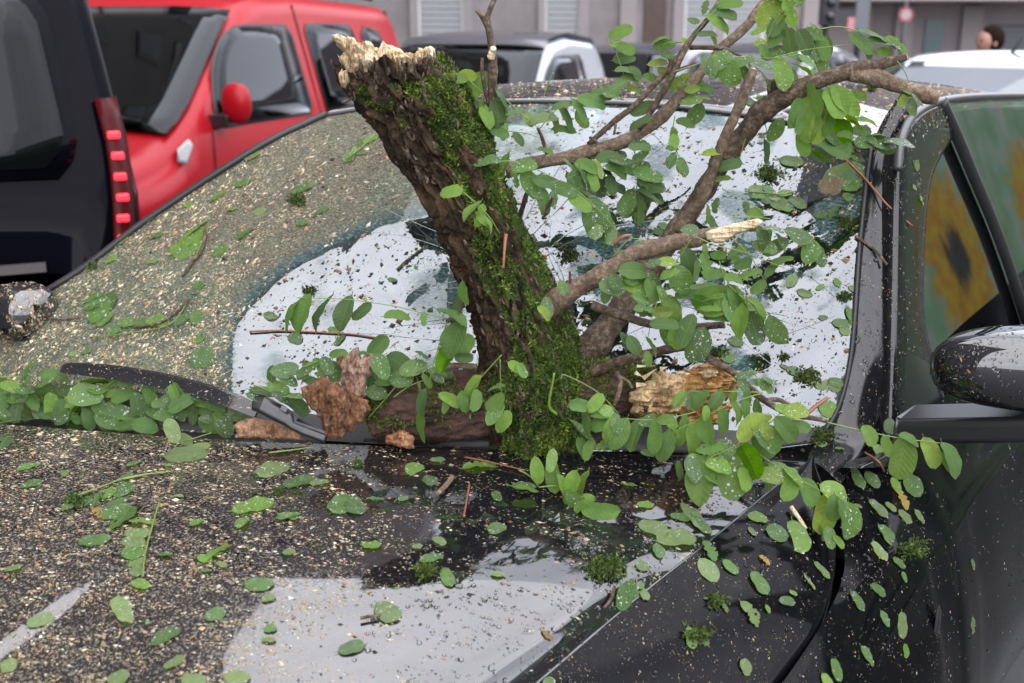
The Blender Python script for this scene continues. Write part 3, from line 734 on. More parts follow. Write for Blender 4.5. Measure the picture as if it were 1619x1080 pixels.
# red van: y = forward. Its nose points left of and towards the camera
def red_extra(t, side, top, sidepoly):
    for sgn in (1, -1):
        m_ = MB(); cx = sgn * (side(.62, 1.16) + .13)
        o = None
        V, Fc = [], []
        for i in range(9):
            th = -math.pi / 2 + math.pi * i / 8
            for j in range(14):
                ph = 2 * math.pi * j / 14
                V.append((cx + .085 * math.copysign(abs(math.cos(th)) ** .6, 1) * math.cos(ph), .80 + .055 * math.cos(th) * math.sin(ph), 1.26 + .105 * math.sin(th)))
        Fc = [(i * 14 + j, i * 14 + (j + 1) % 14, (i + 1) * 14 + (j + 1) % 14, (i + 1) * 14 + j) for i in range(8) for j in range(14)]
        o = obj('side_mirror', mesh('side_mirror', V, Fc, RED), t)
        m_.box((sgn * (side(.62, 1.16) + .04), .80, 1.17), (.06, .05, .035)); m_.build('mirror_foot', PLASTIC, o, False, .01)
        sidepoly([(1.13, .98), (1.20, 1.0), (1.19, 1.06), (1.10, 1.10), (1.07, 1.07)], sgn, .014, 'repeater_lamp', WHITEP)
        sidepoly([(.86, .40), (.868, .40), (.868, 1.12), (.86, 1.12)], sgn, .004, 'door_gap', DARK)
        sidepoly([(-.40, .40), (-.408, .40), (-.408, 1.78), (-.40, 1.78)], sgn, .004, 'door_gap', DARK)
        sidepoly([(-.05, .97), (-.25, .97), (-.25, 1.01), (-.05, 1.01)], sgn, .02, 'door_handle', RED)
        V = [(sgn * .58, .2, 1.815), (sgn * .60, -1.9, 1.80)]
        Vt, Ft = tube([(sgn * .58, .1, 1.85), (sgn * .59, -.2, 1.88), (sgn * .60, -1.4, 1.88), (sgn * .60, -1.8, 1.85)], .018, 8); obj('roof_rail', mesh('roof_rail', Vt, Ft, PLASTIC), t)
    m_ = MB(); 
    for s in (-.42, .4):
        m_.box((s, -.55, 1.0), (.22, .07, .42)); m_.box((s, -.55, 1.5), (.12, .05, .09))
    m_.build('seat', RUBBER, t, False, .04)
    V, Fc = tube([(.30, .50, 1.02), (.36, .46, 1.08)], .19, 18); obj('steering_wheel', mesh('steering_wheel', V, Fc, RUBBER), t)
    m_ = MB(); m_.box((0, 1.96, .62), (.55, .02, .12)); m_.build('grille', DARK, t)
    for sgn in (1, -1):
        m_ = MB(); m_.box((sgn * .58, 1.86, .78), (.15, .07, .1)); m_.build('headlight', WHITEP, t, False, .03)
    V, Fc = tube([(-.05, .0, 1.84), (-.05, -.1, 1.95)], .012, 6); obj('aerial', mesh('aerial', V, Fc, RUBBER), t)
RV = dict(ys=np.r_[np.linspace(-2.1, -1.9, 3), np.linspace(-1.7, 2.0, 34)], w=.86, belt=1.10, tum=.26, rc=.12,
          zt=[(-2.1, 1.45), (-2.03, 1.74), (-1.9, 1.80), (-.5, 1.84), (.0, 1.82), (.22, 1.77), (.45, 1.62), (1.05, 1.18), (1.25, 1.07), (1.7, .98), (1.92, .85), (2.0, .62)],
          hw=[(-2.1, .80), (-1.8, .85), (0, .87), (1.0, .87), (1.5, .84), (1.85, .72), (2.0, .58)], wheels=(1.38, -1.3), wr=.31)
VY = math.radians(17)
# right flank corner: the door's front window corner stands where the photo has it
pA = pz(345, 203, 1.13)
hv = VY + math.pi                                         # heading of the nose (towards the camera)
fwd = np.array([math.sin(hv), math.cos(hv), 0]); rgtv = np.array([math.cos(hv), -math.sin(hv), 0])
base = pA - fwd * .80 - rgtv * (-.865); base[2] = 0         # the near flank is its left one (x = -.865)
vehicle('red_van', 'bright red van parked beyond the black van, seen from its nose and side', 'van', tuple(base), hv, RV, RED, FARGLASS,
        [arcpoly(.80, -.30, 1.13, 1.66, .55), [(-.48, 1.13), (-.48, 1.62), (-.53, 1.67), (-1.15, 1.67), (-1.2, 1.62), (-1.2, 1.13)], [(-1.32, 1.15), (-1.32, 1.6), (-1.4, 1.66), (-1.62, 1.63), (-1.86, 1.30), (-1.86, 1.15)]],
        [(.30, 1.17, .93, 'windscreen'), (-2.02, -2.09, .9, 'rear_window')], None, red_extra)
# silver two-seater with dark roof
SILV = carpaint('silver_paint', (.33, .35, .38), .25); DKB = carpaint('dark_roof', (.05, .052, .06), .3); NAVY = carpaint('navy_paint', (.03, .033, .05), .15); SILB = carpaint('silver_blue_paint', (.09, .11, .15), .25)
def small_extra(t, side, top, sidepoly):
    yy = np.linspace(-1.0, .35, 12); V = []
    for y in yy:
        xs = side(y, top(y) - .10) * .93
        for j in np.linspace(-1, 1, 9): V.append((j * xs, y, top(y) + .03 * (1 - (j * .93) ** 4) + .016))
    o = obj('roof_panel', orient_up(mesh('roof_panel', V, grid_faces(12, 9), DKB)), t)
    for sgn in (1, -1):
        V, Fc = [], []
        for i in range(7):
            th = -math.pi / 2 + math.pi * i / 6
            for j in range(12):
                ph = 2 * math.pi * j / 12; V.append((sgn * (side(.55, 1.05) + .12) + .10 * math.cos(th) * math.cos(ph), .62 + .06 * math.cos(th) * math.sin(ph), 1.10 + .075 * math.sin(th)))
        obj('side_mirror', mesh('side_mirror', V, [(i * 12 + j, i * 12 + (j + 1) % 12, (i + 1) * 12 + (j + 1) % 12, (i + 1) * 12 + j) for i in range(6) for j in range(12)], SILV), t)
        m_ = MB(); m_.box((sgn * .52, 1.22, .72), (.12, .06, .08)); m_.build('headlight', WHITEP, t, False, .03)
def orient_up(me):
    if sum(p.normal.z * p.area for p in me.polygons) < 0: me.flip_normals()
    return me
SV = dict(ys=np.linspace(-1.25, 1.25, 34), w=.78, belt=1.0, tum=.28, rc=.10,
          zt=[(-1.25, 1.0), (-1.1, 1.42), (-.9, 1.54), (-.2, 1.585), (.25, 1.54), (.45, 1.42), (.9, 1.03), (1.1, .92), (1.25, .62)], hw=[(-1.25, .68), (-.9, .77), (.4, .78), (1.0, .72), (1.25, .58)], wheels=(.9, -.9), wr=.29)
SY = math.radians(22); hs = SY + math.pi
pB = pd(866, 152, 8.2); fwd = np.array([math.sin(hs), math.cos(hs), 0]); rgtv = np.array([math.cos(hs), -math.sin(hs), 0])
base = pB - fwd * .70 + rgtv * .78; base[2] = 0
vehicle('silver_microcar', 'small silver two-seater car with a dark roof parked behind the mossy trunk', 'car', tuple(base), hs, SV, SILV, FARGLASS,
        [arcpoly(.66, -.42, 1.02, 1.44, .55)], [(.36, .98, .93, 'windscreen')], None, small_extra)
def sedan(label, px, d, head, paintm, zs=1.0, gl=None):
    SD = dict(ys=np.linspace(-2.1, 2.1, 50), w=.86, belt=.93, tum=.32, rc=.09,
              zt=[(-2.1, .7), (-2.0, .98), (-1.75, 1.06), (-1.2, 1.38), (-.6, 1.46 * zs), (0, 1.47 * zs), (.35, 1.40), (1.05, 1.02), (1.6, .92), (2.0, .78), (2.1, .55)], hw=[(-2.1, .72), (-1.7, .84), (0, .87), (1.3, .85), (1.8, .76), (2.1, .6)], wheels=(1.3, -1.3), wr=.31)
    def ex(t, side, top, sidepoly):
        for sgn in (1, -1):
            m_ = MB(); m_.box((sgn * .62, 1.93, .70), (.14, .07, .07)); m_.build('headlight', WHITEP, t, False, .03)
            m_ = MB(); m_.box((sgn * .64, -2.04, .80), (.14, .05, .08)); m_.build('tail_light', simple('tail_red', (.3, .01, .01), .2) if 'tail_red' not in MATS else MATS['tail_red'], t, False, .02)
            m_ = MB(); m_.box((sgn * (side(.7, .95) + .1), .78, .99), (.10, .05, .06)); m_.build('side_mirror', paintm, t, False, .04)
            for yv in (.05, -.9): sidepoly([(yv, .35), (yv - .008, .35), (yv - .008, .93), (yv, .93)], sgn, .004, 'door_gap', DARK)
        m_ = MB(); m_.box((0, 2.05, .5), (.5, .04, .08)); m_.build('grille', DARK, t)
    p = pd(px, 60, d); p[2] = 0
    return vehicle('parked_car', label, 'car', tuple(p), head, SD, paintm, gl or FARGLASS,
                   [[(.78, .96), (.25, 1.32), (.1, 1.36), (-.02, 1.36), (-.02, .96)], [(-.10, .96), (-.10, 1.36), (-.75, 1.34), (-1.05, 1.2), (-1.2, .98)]], [(.38, 1.02, .9, 'windscreen'), (-1.22, -1.72, .88, 'rear_window')], None, ex)
sedan('dark blue car parked between the silver two-seater and the branches', 1010, 12.5, math.radians(210), NAVY)
sedan('dark blue car parked far back under the upper branches', 1205, 13.0, math.radians(215), NAVY)
sv_ = sedan('pale silver car with an aerial and leaves on its roof, behind the wrecked car', 1600, 7.6, math.radians(228), SILB, 1.0, SKYGLASS)
V, Fc = tube([(-.05, .10, 1.47), (-.05, -.10, 1.62), (-.05, -.3, 1.95)], .012, 6); obj('aerial', mesh('aerial', V, Fc, RUBBER), sv_)
# black van with lit tail lamp, left edge
BLK = simple('black_van_paint', (.002, .002, .004), .06, ior=1.18); BLK.node_tree.nodes['Principled BSDF'].inputs['Specular IOR Level'].default_value = .32
hb = math.radians(-24)
BVp = dict(ys=np.r_[np.linspace(-2.25, -1.9, 8), np.linspace(-1.8, 2.3, 30)], w=.93, belt=1.12, tum=.14, rc=.14,
           zt=[(-2.25, .9), (-2.22, 1.08), (-2.19, 1.17), (-2.02, 1.62), (-1.94, 1.82), (-1.85, 1.90), (-.5, 1.94), (.4, 1.88), (1.2, 1.30), (1.5, 1.15), (2.1, .95), (2.3, .6)],
           hw=[(-2.25, .86), (-2.1, .92), (0, .95), (1.6, .92), (2.3, .7)], wheels=(1.45, -1.35), wr=.34)
def black_extra(t, side, top, sidepoly):
    lamp = simple('tail_lens', (.05, .003, .004), .3, ior=1.2)
    led = simple('tail_led', (.8, .02, .03), .3, emit=(1, .03, .05), es=.75)
    for sgn in (1, -1):
        P_ = []
        xs = lambda z, y: side(y, z)
        ys_, zs_ = (-2.235, -2.19), np.linspace(.90, 1.42, 9)
        V = []
        for z in zs_:
            yb = np.interp(z, [.9, 1.08, 1.17, 1.62], [-2.25, -2.22, -2.19, -2.02])
            h = side(yb + .05, z)
            V += [(sgn * (h - .062), yb - .02, z), (sgn * (h - .03), yb - .018, z), (sgn * (h + .006), yb + .03, z), (sgn * (h + .010), yb + .08, z)]
        o = obj('tail_light', mesh('tail_light', V, grid_faces(9, 4), lamp), t); s2 = o.modifiers.new('thickness', 'SOLIDIFY'); s2.thickness = .02
        for k in range(6):
            z = 1.00 + .062 * k; yb = np.interp(z, [.9, 1.08, 1.17, 1.62], [-2.25, -2.22, -2.19, -2.02])
            m_ = MB(); m_.box((sgn * (side(yb + .05, z) - .034), yb - .026, z), (.019, .009, .012)); m_.build('led_segment', led, o, False, .006)
    # rear window, with rounded corners, and hatch creases
    def rear(xf0, xf1, za, zb, nm, m_, off, rcor=.1):
        V = []; n1, n2 = 12, 8
        for i in range(n1):
            z = za + (zb - za) * i / (n1 - 1); yb = np.interp(z, [.9, 1.08, 1.17, 1.62, 1.82], [-2.25, -2.22, -2.19, -2.02, -1.94])
            e = min(i, n1 - 1 - i) / 2.2; sh = 1 - .10 * max(0, 1 - e) ** 2
            for j in range(n2): x = (xf0 + (xf1 - xf0) * j / (n2 - 1)) * sh; V.append((x * side(yb + .1, z), yb - off, z))
        o = obj(nm, mesh(nm, V, grid_faces(n1, n2), m_), t); s2 = o.modifiers.new('thickness', 'SOLIDIFY'); s2.thickness = .01; s2.offset = 1
    rear(-.80, .80, 1.22, 1.74, 'rear_window', simple('tinted_glass', (.004, .005, .005), .08, ior=1.28), .03)
    rear(-.84, .84, 1.19, 1.77, 'window_frame', BLK, .018)
    m_ = MB(); m_.box((0, -2.26, .93), (.62, .02, .012)); m_.build('trim_strip', SILVER_IN, t)
    m_ = MB(); m_.box((0, -2.29, .5), (.86, .08, .14)); m_.build('bumper', PLASTIC, t, False, .05)
pT = pz(208, 292, 1.15)
fwd = np.array([math.sin(hb), math.cos(hb), 0]); rgtv = np.array([math.cos(hb), -math.sin(hb), 0])
base = pT + fwd * 2.14 - rgtv * .90; base[2] = 0
vehicle('black_van', 'glossy black van at the photo edge with its red tail lamp lit', 'van', tuple(base), hb, BVp, BLK, WINDK,
        [[(1.1, 1.2), (.6, 1.6), (.3, 1.72), (.1, 1.72), (.1, 1.2)], [(0, 1.2), (0, 1.72), (-1.7, 1.72), (-1.75, 1.2)]], [(.5, 1.4, .9, 'windscreen')], None, black_extra)
# ============================================================ THE BROKEN TREE
tree = thing('broken_tree', 'snapped mossy locust trunk with leafy branches standing on the wrecked black car', 'tree')
m, n, l, b = mat('mossy_bark')
v = objcoord(n)
at = n.new('ShaderNodeAttribute'); at.attribute_name = 'moss'
a1 = nz(n, l, 38, 8, .7, v); a2 = nz(n, l, 150, 5, .7, v); a3 = nz(n, l, 16, 3, .6, v)
bk = ramp(n, l, a1.outputs['Fac'], [(.30, (.006, .004, .002)), (.47, (.027, .016, .008)), (.60, (.075, .047, .025)), (.74, (.19, .145, .095))])
rd = ramp(n, l, a3.outputs['Fac'], [(.58, (0, 0, 0)), (.72, (1, 1, 1))])
bk2 = mixc(n, l, rd.outputs['Color'], bk.outputs['Color'], (.13, .055, .03))
ms = ramp(n, l, a2.outputs['Fac'], [(.3, (.014, .028, .004)), (.5, (.042, .076, .008)), (.72, (.10, .15, .015))])
l.new(mixc(n, l, at.outputs['Fac'], bk2, ms.outputs['Color']), b.inputs['Base Color'])
rr = ramp(n, l, at.outputs['Fac'], [(0, (.5, .5, .5)), (1, (.85, .85, .85))]); l.new(rr.outputs['Color'], b.inputs['Roughness'])
bump(n, l, b, a2.outputs['Fac'], 1.0, .007)
BARK_M = m; b.inputs['Specular IOR Level'].default_value = .25
m, n, l, b = mat('moss'); oi = n.new('ShaderNodeAttribute'); oi.attribute_name = 'tint'
c = ramp(n, l, oi.outputs['Fac'], [(0, (.014, .026, .003)), (.35, (.050, .088, .007)), (.7, (.125, .185, .014)), (1, (.22, .27, .04))]); l.new(c.outputs['Color'], b.inputs['Base Color']); b.inputs['Roughness'].default_value = .75
MOSS = m
def woodmat(name, c1, c2, c3, sc=(60, 60, 8), rough=.7):
    m, n, l, b = mat(name); v = mapping(n, l, objcoord(n), sc)
    a = nz(n, l, 1.2, 7, .72, v); r = ramp(n, l, a.outputs['Fac'], [(.34, c1), (.5, c2), (.66, c3)])
    f = nz(n, l, 7, 4, .7, v); q = nz(n, l, .35, 3, .6, v)
    fr = ramp(n, l, f.outputs['Fac'], [(.32, (.42, .38, .34)), (.5, (1, 1, 1)), (.7, (1.2, 1.2, 1.2))]); qr = ramp(n, l, q.outputs['Fac'], [(.3, (.55, .5, .45)), (.6, (1.1, 1.1, 1.1))])
    l.new(mixc(n, l, .8, mixc(n, l, .85, r.outputs['Color'], fr.outputs['Color'], 'MULTIPLY'), qr.outputs['Color'], 'MULTIPLY'), b.inputs['Base Color'])
    b.inputs['Roughness'].default_value = rough; ad = n.new('ShaderNodeMath'); ad.operation = 'MULTIPLY_ADD'; l.new(f.outputs['Fac'], ad.inputs[0]); ad.inputs[1].default_value = .5; l.new(a.outputs['Fac'], ad.inputs[2]); bump(n, l, b, ad.outputs[0], .9, .005); return m
PALE = woodmat('pale_torn_wood', (.58, .40, .21), (.78, .62, .40), (.88, .77, .58))
ROT = woodmat('rotten_wood', (.035, .013, .006), (.16, .068, .027), (.36, .20, .09), (90, 90, 24))
OCHRE = woodmat('ochre_torn_wood', (.20, .085, .022), (.50, .27, .085), (.72, .52, .27), (14, 60, 60))
TWIG = woodmat('branch_bark', (.085, .053, .032), (.17, .115, .072), (.33, .27, .205), (120, 120, 120), .6)
TWIGD = woodmat('dark_branch_bark', (.026, .015, .009), (.088, .054, .031), (.24, .19, .135), (100, 100, 100), .6)
GREENST = simple('green_stem', (.12, .19, .03), .45)
REDST = simple('red_stem', (.20, .075, .04), .45)

# trunk: (px, py, width px, distance)
TR_ = [(850, 735, 150, 1.585), (852, 700, 138, 1.585), (853, 660, 150, 1.59), (848, 615, 160, 1.595), (838, 565, 154, 1.60), (821, 513, 138, 1.61), (799, 446, 122, 1.62), (772, 380, 120, 1.63), (740, 312, 118, 1.64), (716, 268, 124, 1.65), (688, 222, 134, 1.66), (668, 180, 148, 1.67), (648, 145, 160, 1.675), (630, 120, 158, 1.68), (620, 102, 154, 1.68)]
cp = cat([pd(x, y, d) for x, y, w, d in TR_], 22); rad = cat([[w * d / FPX / 2] for x, y, w, d in TR_], 22)[:, 0]
NR, NS = len(cp), 190
T_, _n, _b = frames(cp)
kk_ = sm(np.linspace(0, 1, NR), .55, .9)[:, None]
T_ = T_ * (1 - kk_) + np.array([-.10, -.04, 1.]) * kk_; T_ /= np.linalg.norm(T_, axis=1)[:, None]     # rings turn level towards the break
N_ = IMG_R[None] - T_ * (T_ @ IMG_R)[:, None]; N_ /= np.linalg.norm(N_, axis=1)[:, None]; B_ = np.cross(T_, N_)
th = np.linspace(0, 2 * np.pi, NS, endpoint=False)
dirs = N_[:, None] * np.cos(th)[None, :, None] + B_[:, None] * np.sin(th)[None, :, None]
slen = np.r_[0, np.cumsum(np.linalg.norm(np.diff(cp, axis=0), axis=1))]
Q = np.stack([np.broadcast_to(np.cos(th)[None], (NR, NS)), np.broadcast_to(np.sin(th)[None], (NR, NS)), np.broadcast_to(slen[:, None], (NR, NS))], 2)
warp = np.stack([fbm(Q * [2, 2, 9], 1, 3, 11), fbm(Q * [2, 2, 9], 1, 3, 12), fbm(Q * [1, 1, 9], 1, 3, 13)], 2) - .5
Qw = Q + warp * [.55, .55, .06]
rid = 1 - np.abs(2 * fbm(Qw * [4.2, 4.2, 6.5], 1, 3, 21) - 1)
rid2 = 1 - np.abs(2 * fbm(Qw * [9, 9, 17], 1, 3, 22) - 1)
lump = fbm(Q * [1.5, 1.5, 8], 1, 3, 23) - .5
fine = fbm(Q * [22, 22, 320 / 2.2], 1, 3, 24) - .5
mid = fbm(Q * [8, 8, 60], 1, 3, 25) - .5
plate = np.clip((rid - .72) * 5, -1, 1)
# moss sits on the upper/right side, the nose of the top and all round the foot
cpx, cpy = project(cp[:, None] + dirs * rad[:, None, None])
ux = (cpx - np.array(project(cp))[0][:, None]) / (rad * FPX / 1.63)[:, None]
tt = (slen / slen[-1])[:, None]
mask = .47 + .55 * ux + .65 * sm(.42 - tt, 0, .35) + .25 * sm(tt, .80, .93) * (ux > -.2) + 2.0 * (fbm(Q * [2.6, 2.6, 19], 1, 4, 31) - .5) - .25 * plate
mask = np.where(tt > .965, mask - .6, mask)
moss = sm(mask, .30, .62)
disp = .0115 * plate * (1 - .35 * moss) - .014 * sm(rid2, .80, .95) + .026 * lump + .009 * mid + .0050 * fine + .004 * moss * (fbm(Q * [14, 14, 95], 1, 2, 26) + .3)
hole = np.exp(-(((cpx - 615) / 13) ** 2 + ((cpy - 185) / 26) ** 2)) * (dirs[..., 1] < .4)
disp = disp - .022 * hole
flare = 1 + .10 * sm(.10 - tt, 0, .1)
TV = cp[:, None] + dirs * ((rad[:, None] * flare + disp)[..., None])
TV[-12:] += (T_[-1] * (fbm(Q[-12:] * [3, 3, 1], 1, 4, 33)[..., None] - .45) * .05 * np.linspace(0, 1, 12)[:, None, None])
Fc = [(i * NS + j, i * NS + (j + 1) % NS, (i + 1) * NS + (j + 1) % NS, (i + 1) * NS + j) for i in range(NR - 1) for j in range(NS)]
me = mesh('trunk', TV.reshape(-1, 3), Fc, BARK_M); attr(me, 'moss', moss.reshape(-1))
trunk = obj('trunk', me, tree)
nrm = normals_grid(TV); 
if (nrm * dirs).sum(2).mean() < 0: nrm = -nrm
# moss tufts standing on it
def tufts(P, Nn, size, tints, rng, blades=3):
    V, Fc, Tt = [], [], []
    for p, q, s, t in zip(P, Nn, size, tints):
        for k in range(blades):
            r = rng.normal(size=3); r -= q * r.dot(q); r /= np.linalg.norm(r) + 1e-9
            tip = p + q * s * rng.uniform(.6, 1.3) + r * s * rng.uniform(.2, .9)
            w = np.cross(q, r) * s * .28; o = len(V); V += [p - w, p + w, tip]; Fc.append((o, o + 1, o + 2)); Tt += [t * .8, t * .8, min(1, t + .15)]
    return V, Fc, Tt
pr = (moss ** 2).reshape(-1) + 1e-6
vis = (nrm.reshape(-1, 3)[:, 1] < .35); pr = pr * vis * np.repeat(rad, NS); pr /= pr.sum()
ix = RNG.choice(NR * NS, 21000, p=pr)
clump = fbm(Q.reshape(-1, 3)[ix] * [9, 9, 60], 1, 3, 41)
V, Fc, Tt = tufts(TV.reshape(-1, 3)[ix], nrm.reshape(-1, 3)[ix], RNG.uniform(.0025, .0062, 21000), np.clip((clump - .34) * 1.7 + RNG.uniform(-.2, .22, 21000), 0, 1), RNG)
me = mesh('trunk_moss', V, Fc, MOSS, False); attr(me, 'tint', Tt); obj('moss', me, trunk, kind='stuff')
# loose bark flakes and crumbs on the trunk
V, Fc = [], []
for i in RNG.choice(NR * NS, 900, p=(vis * np.repeat(rad, NS)) / (vis * np.repeat(rad, NS)).sum()):
    p, q = TV.reshape(-1, 3)[i], nrm.reshape(-1, 3)[i]; t = T_[i // NS]; w = np.cross(q, t); L_ = RNG.uniform(.004, .016); W_ = RNG.uniform(.0015, .004); lift = RNG.uniform(0, .005)
    o = len(V); V += [p - w * W_ + q * .001, p + w * W_ + q * .001, p + w * W_ * .7 + t * L_ + q * (.001 + lift), p - w * W_ * .6 + t * L_ * .8 + q * (.001 + lift), p + t * L_ * .4 + q * (.003 + lift)]
    Fc += [(o, o + 1, o + 4), (o + 1, o + 2, o + 4), (o + 2, o + 3, o + 4), (o + 3, o, o + 4)]
me = mesh('bark_flakes', V, Fc, TWIGD, False); obj('bark_flakes', me, trunk, kind='stuff')
# torn pale top
ax = T_[-1]; ctr = cp[-1]; upv = np.array([0, 0, 1.])
V, Fc = [], []; nrr, nth = 22, 130
for i in range(nrr):
    r = i / (nrr - 1)
    for j in range(nth):
        a = 2 * math.pi * j / nth; dr = N_[-1] * math.cos(a) + B_[-1] * math.sin(a)
        V.append(ctr + dr * r)
V = np.array(V).reshape(nrr, nth, 3)
tp = TV[-1][np.linspace(0, NS - 1, nth).astype(int)]
rr_ = np.linspace(0, 1, nrr)[:, None, None]
base_ = ctr[None, None] * (1 - rr_) + tp[None] * rr_ * .84 + ctr[None, None] * rr_ * .16
fib = fbm(base_ * [110, 110, 40], 1, 3, 51) ; big = fbm(base_ * [26, 26, 26], 1, 3, 52)
bx, by = project(base_)
peak = 1.25 * np.exp(-((bx - 568) / 36) ** 2) + .85 * np.exp(-((bx - 622) / 24) ** 2) + .35 * np.exp(-((bx - 650) / 14) ** 2) + .8 * np.exp(-((bx - 678) / 14) ** 2)
blk = np.floor(vnoise(base_ * [75, 75, 20], 1, 58) * 4) / 4
hgt = -.012 + .012 * peak * (.35 + .75 * blk + .25 * fib) + .016 * (big - .5) + .005 * (fib > .55)
hgt = hgt * (1 - .4 * (rr_[..., 0] ** 6))
dirup = ax * .6 + upv * .75
hgt = hgt - .006
BV = base_ + dirup * hgt[..., None] - IMG_R * (.014 * peak * sm(620 - bx, 0, 60) * (rr_[..., 0]))[..., None]
Fc = [(i * nth + j, i * nth + (j + 1) % nth, (i + 1) * nth + (j + 1) % nth, (i + 1) * nth + j) for i in range(nrr - 1) for j in range(nth)]
mb = MB(); mb.add(BV.reshape(-1, 3), Fc)
for k in range(26):
    a = RNG.uniform(0, 2 * math.pi); r = RNG.uniform(.3, 1) ** .5
    i, j = int(r * (nrr - 1)), int(a / (2 * math.pi) * nth) % nth; p = BV[i, j]; pk = peak[i, j]
    L_ = RNG.uniform(.006, .020) * (.5 + pk); w = RNG.uniform(.001, .0032)
    dr = ax * .5 + upv * .7 + RNG.normal(0, .28, 3) + (-IMG_R * .75 if bx[i, j] < 600 else IMG_R * .1); dr /= np.linalg.norm(dr)
    s1 = np.cross(dr, TO_CAM); s1 /= np.linalg.norm(s1); s2 = np.cross(dr, s1)
    mb.add([p - s1 * w, p + s1 * w, p + s2 * w, p + dr * L_ + s1 * w * RNG.uniform(-.5, .5)], [(0, 1, 3), (1, 2, 3), (2, 0, 3)])
mb.build('torn_wood', PALE, trunk)
# torn pale fringe down the left rim
mb = MB()
for k in range(34):
    p = pd(RNG.uniform(540, 562), RNG.uniform(98, 150), 1.635) ; dr = -upv * .5 - IMG_R * RNG.uniform(.1, .9) + RNG.normal(0, .3, 3); dr /= np.linalg.norm(dr)
    s1 = np.cross(dr, TO_CAM); s1 /= np.linalg.norm(s1); s2 = np.cross(dr, s1); w = RNG.uniform(.0015, .003); L_ = RNG.uniform(.004, .012); p = p + IMG_R * .012
    mb.add([p - s1 * w, p + s1 * w, p + s2 * w, p + dr * L_], [(0, 1, 3), (1, 2, 3), (2, 0, 3)])
mb.build('torn_fringe', PALE, trunk)

def limb(name, pts, material, parent=tree, seg=14, lumps=.10, seed=0, tip=None, tipm=None, k=10, knots=True):
    """pts: (px, py, width px, distance)"""
    P = cat([pd(x, y, d) for x, y, w, d in pts], k); R = cat([[w * d / FPX / 2] for x, y, w, d in pts], k)[:, 0]
    P = P + (np.stack([fbm(P, 22, 2, seed + q) for q in (1, 2, 3)], 1) - .5) * np.minimum(R, .006)[:, None] * 1.2
    T, N, B = frames(P); a = np.linspace(0, 2 * np.pi, seg, endpoint=False)
    D = N[:, None] * np.cos(a)[None, :, None] + B[:, None] * np.sin(a)[None, :, None]
    s_ = np.r_[0, np.cumsum(np.linalg.norm(np.diff(P, axis=0), axis=1))]
    base = P[:, None] + D * R[:, None, None]
    nn = fbm(base, .5 / np.median(R), 3, seed + 5) - .5; n2 = fbm(base, 3.2 / np.median(R), 2, seed + 6) - .5
    n3 = fbm(base, 420, 2, seed + 7) - .5
    kn = sum((np.exp(-((s_ - kk) / (R * 1.1)) ** 2) for kk in np.arange(.04 + .013 * (seed % 4), s_[-1], .075)), 0 * s_) if knots else 0 * s_
    G = P[:, None] + D * (R[:, None] * (1 + lumps * 2.2 * nn + lumps * 1.7 * n2 + lumps * 1.3 * n3 + .16 * kn[:, None] * (.4 + 1.2 * (nn + .5))))[..., None]
    V = list(G.reshape(-1, 3)); nrw = len(P)
    Fq = [(i * seg + j, i * seg + (j + 1) % seg, (i + 1) * seg + (j + 1) % seg, (i + 1) * seg + j) for i in range(nrw - 1) for j in range(seg)]
    V.append(P[0]); V.append(P[-1] + T[-1] * R[-1] * .2); 
    Fq += [((j + 1) % seg, j, len(V) - 2) for j in range(seg)]; mi = [0] * len(Fq)
    Fq += [((nrw - 1) * seg + j, (nrw - 1) * seg + (j + 1) % seg, len(V) - 1) for j in range(seg)]; mi += [1] * seg
    return obj(name, mesh(name, V, Fq, [material, tipm or material], True, mi), parent), P, R, T
B1, P1, R1, T1 = limb('branch', [(895, 600, 60, 1.66), (940, 545, 45, 1.67), (1010, 450, 36, 1.70), (1085, 345, 30, 1.72), (1130, 275, 28, 1.71), (1180, 205, 29, 1.69), (1225, 162, 31, 1.67), (1285, 133, 24, 1.65), (1350, 113, 24, 1.64), (1400, 100, 17, 1.63), (1434, 89, 11, 1.62)], TWIGD, seg=40, seed=3, tipm=PALE, k=26)
limb('branch', [(1345, 115, 24, 1.64), (1385, 122, 24, 1.63), (1430, 138, 22, 1.62), (1468, 152, 21, 1.61), (1484, 157, 17, 1.605)], TWIG, B1, 18, seed=8, tipm=PALE)
limb('branch', [(1070, 362, 22, 1.71), (1100, 325, 19, 1.69), (1122, 282, 18, 1.67), (1146, 215, 16, 1.65), (1168, 165, 16, 1.64), (1187, 122, 15, 1.63), (1192, 108, 13, 1.63)], TWIG, B1, 16, seed=11, tipm=PALE)
limb('branch', [(1228, 172, 22, 1.69), (1222, 148, 19, 1.69), (1219, 128, 16, 1.69)], TWIGD, B1, 12, seed=14)
B3, *_ = limb('branch', [(850, 497, 40, 1.58), (885, 472, 35, 1.56), (920, 452, 31, 1.55), (960, 430, 29, 1.54), (1000, 404, 27, 1.535), (1050, 387, 27, 1.53), (1095, 377, 25, 1.525), (1135, 368, 21, 1.52)], TWIG, tree, 20, .12, seed=17)
limb('branch', [(1120, 372, 19, 1.524), (1150, 366, 15, 1.522), (1180, 360, 9, 1.52), (1200, 355, 5, 1.518)], TWIG, B3, 12, seed=19)
TORN_TIP = True
limb('branch', [(935, 482, 17, 1.55), (970, 495, 15, 1.54), (1030, 512, 14, 1.53), (1090, 516, 13, 1.525), (1147, 513, 12, 1.52)], TWIGD, B3, 10, seed=21, tipm=PALE)
B4, *_ = limb('branch', [(800, 272, 24, 1.74), (850, 257, 21, 1.74), (930, 240, 20, 1.76), (1000, 216, 20, 1.78), (1045, 186, 20, 1.79), (1085, 140, 17, 1.80), (1130, 90, 15, 1.82), (1185, 35, 14, 1.84), (1230, -25, 13, 1.86)], TWIG, tree, 16, .10, seed=25)
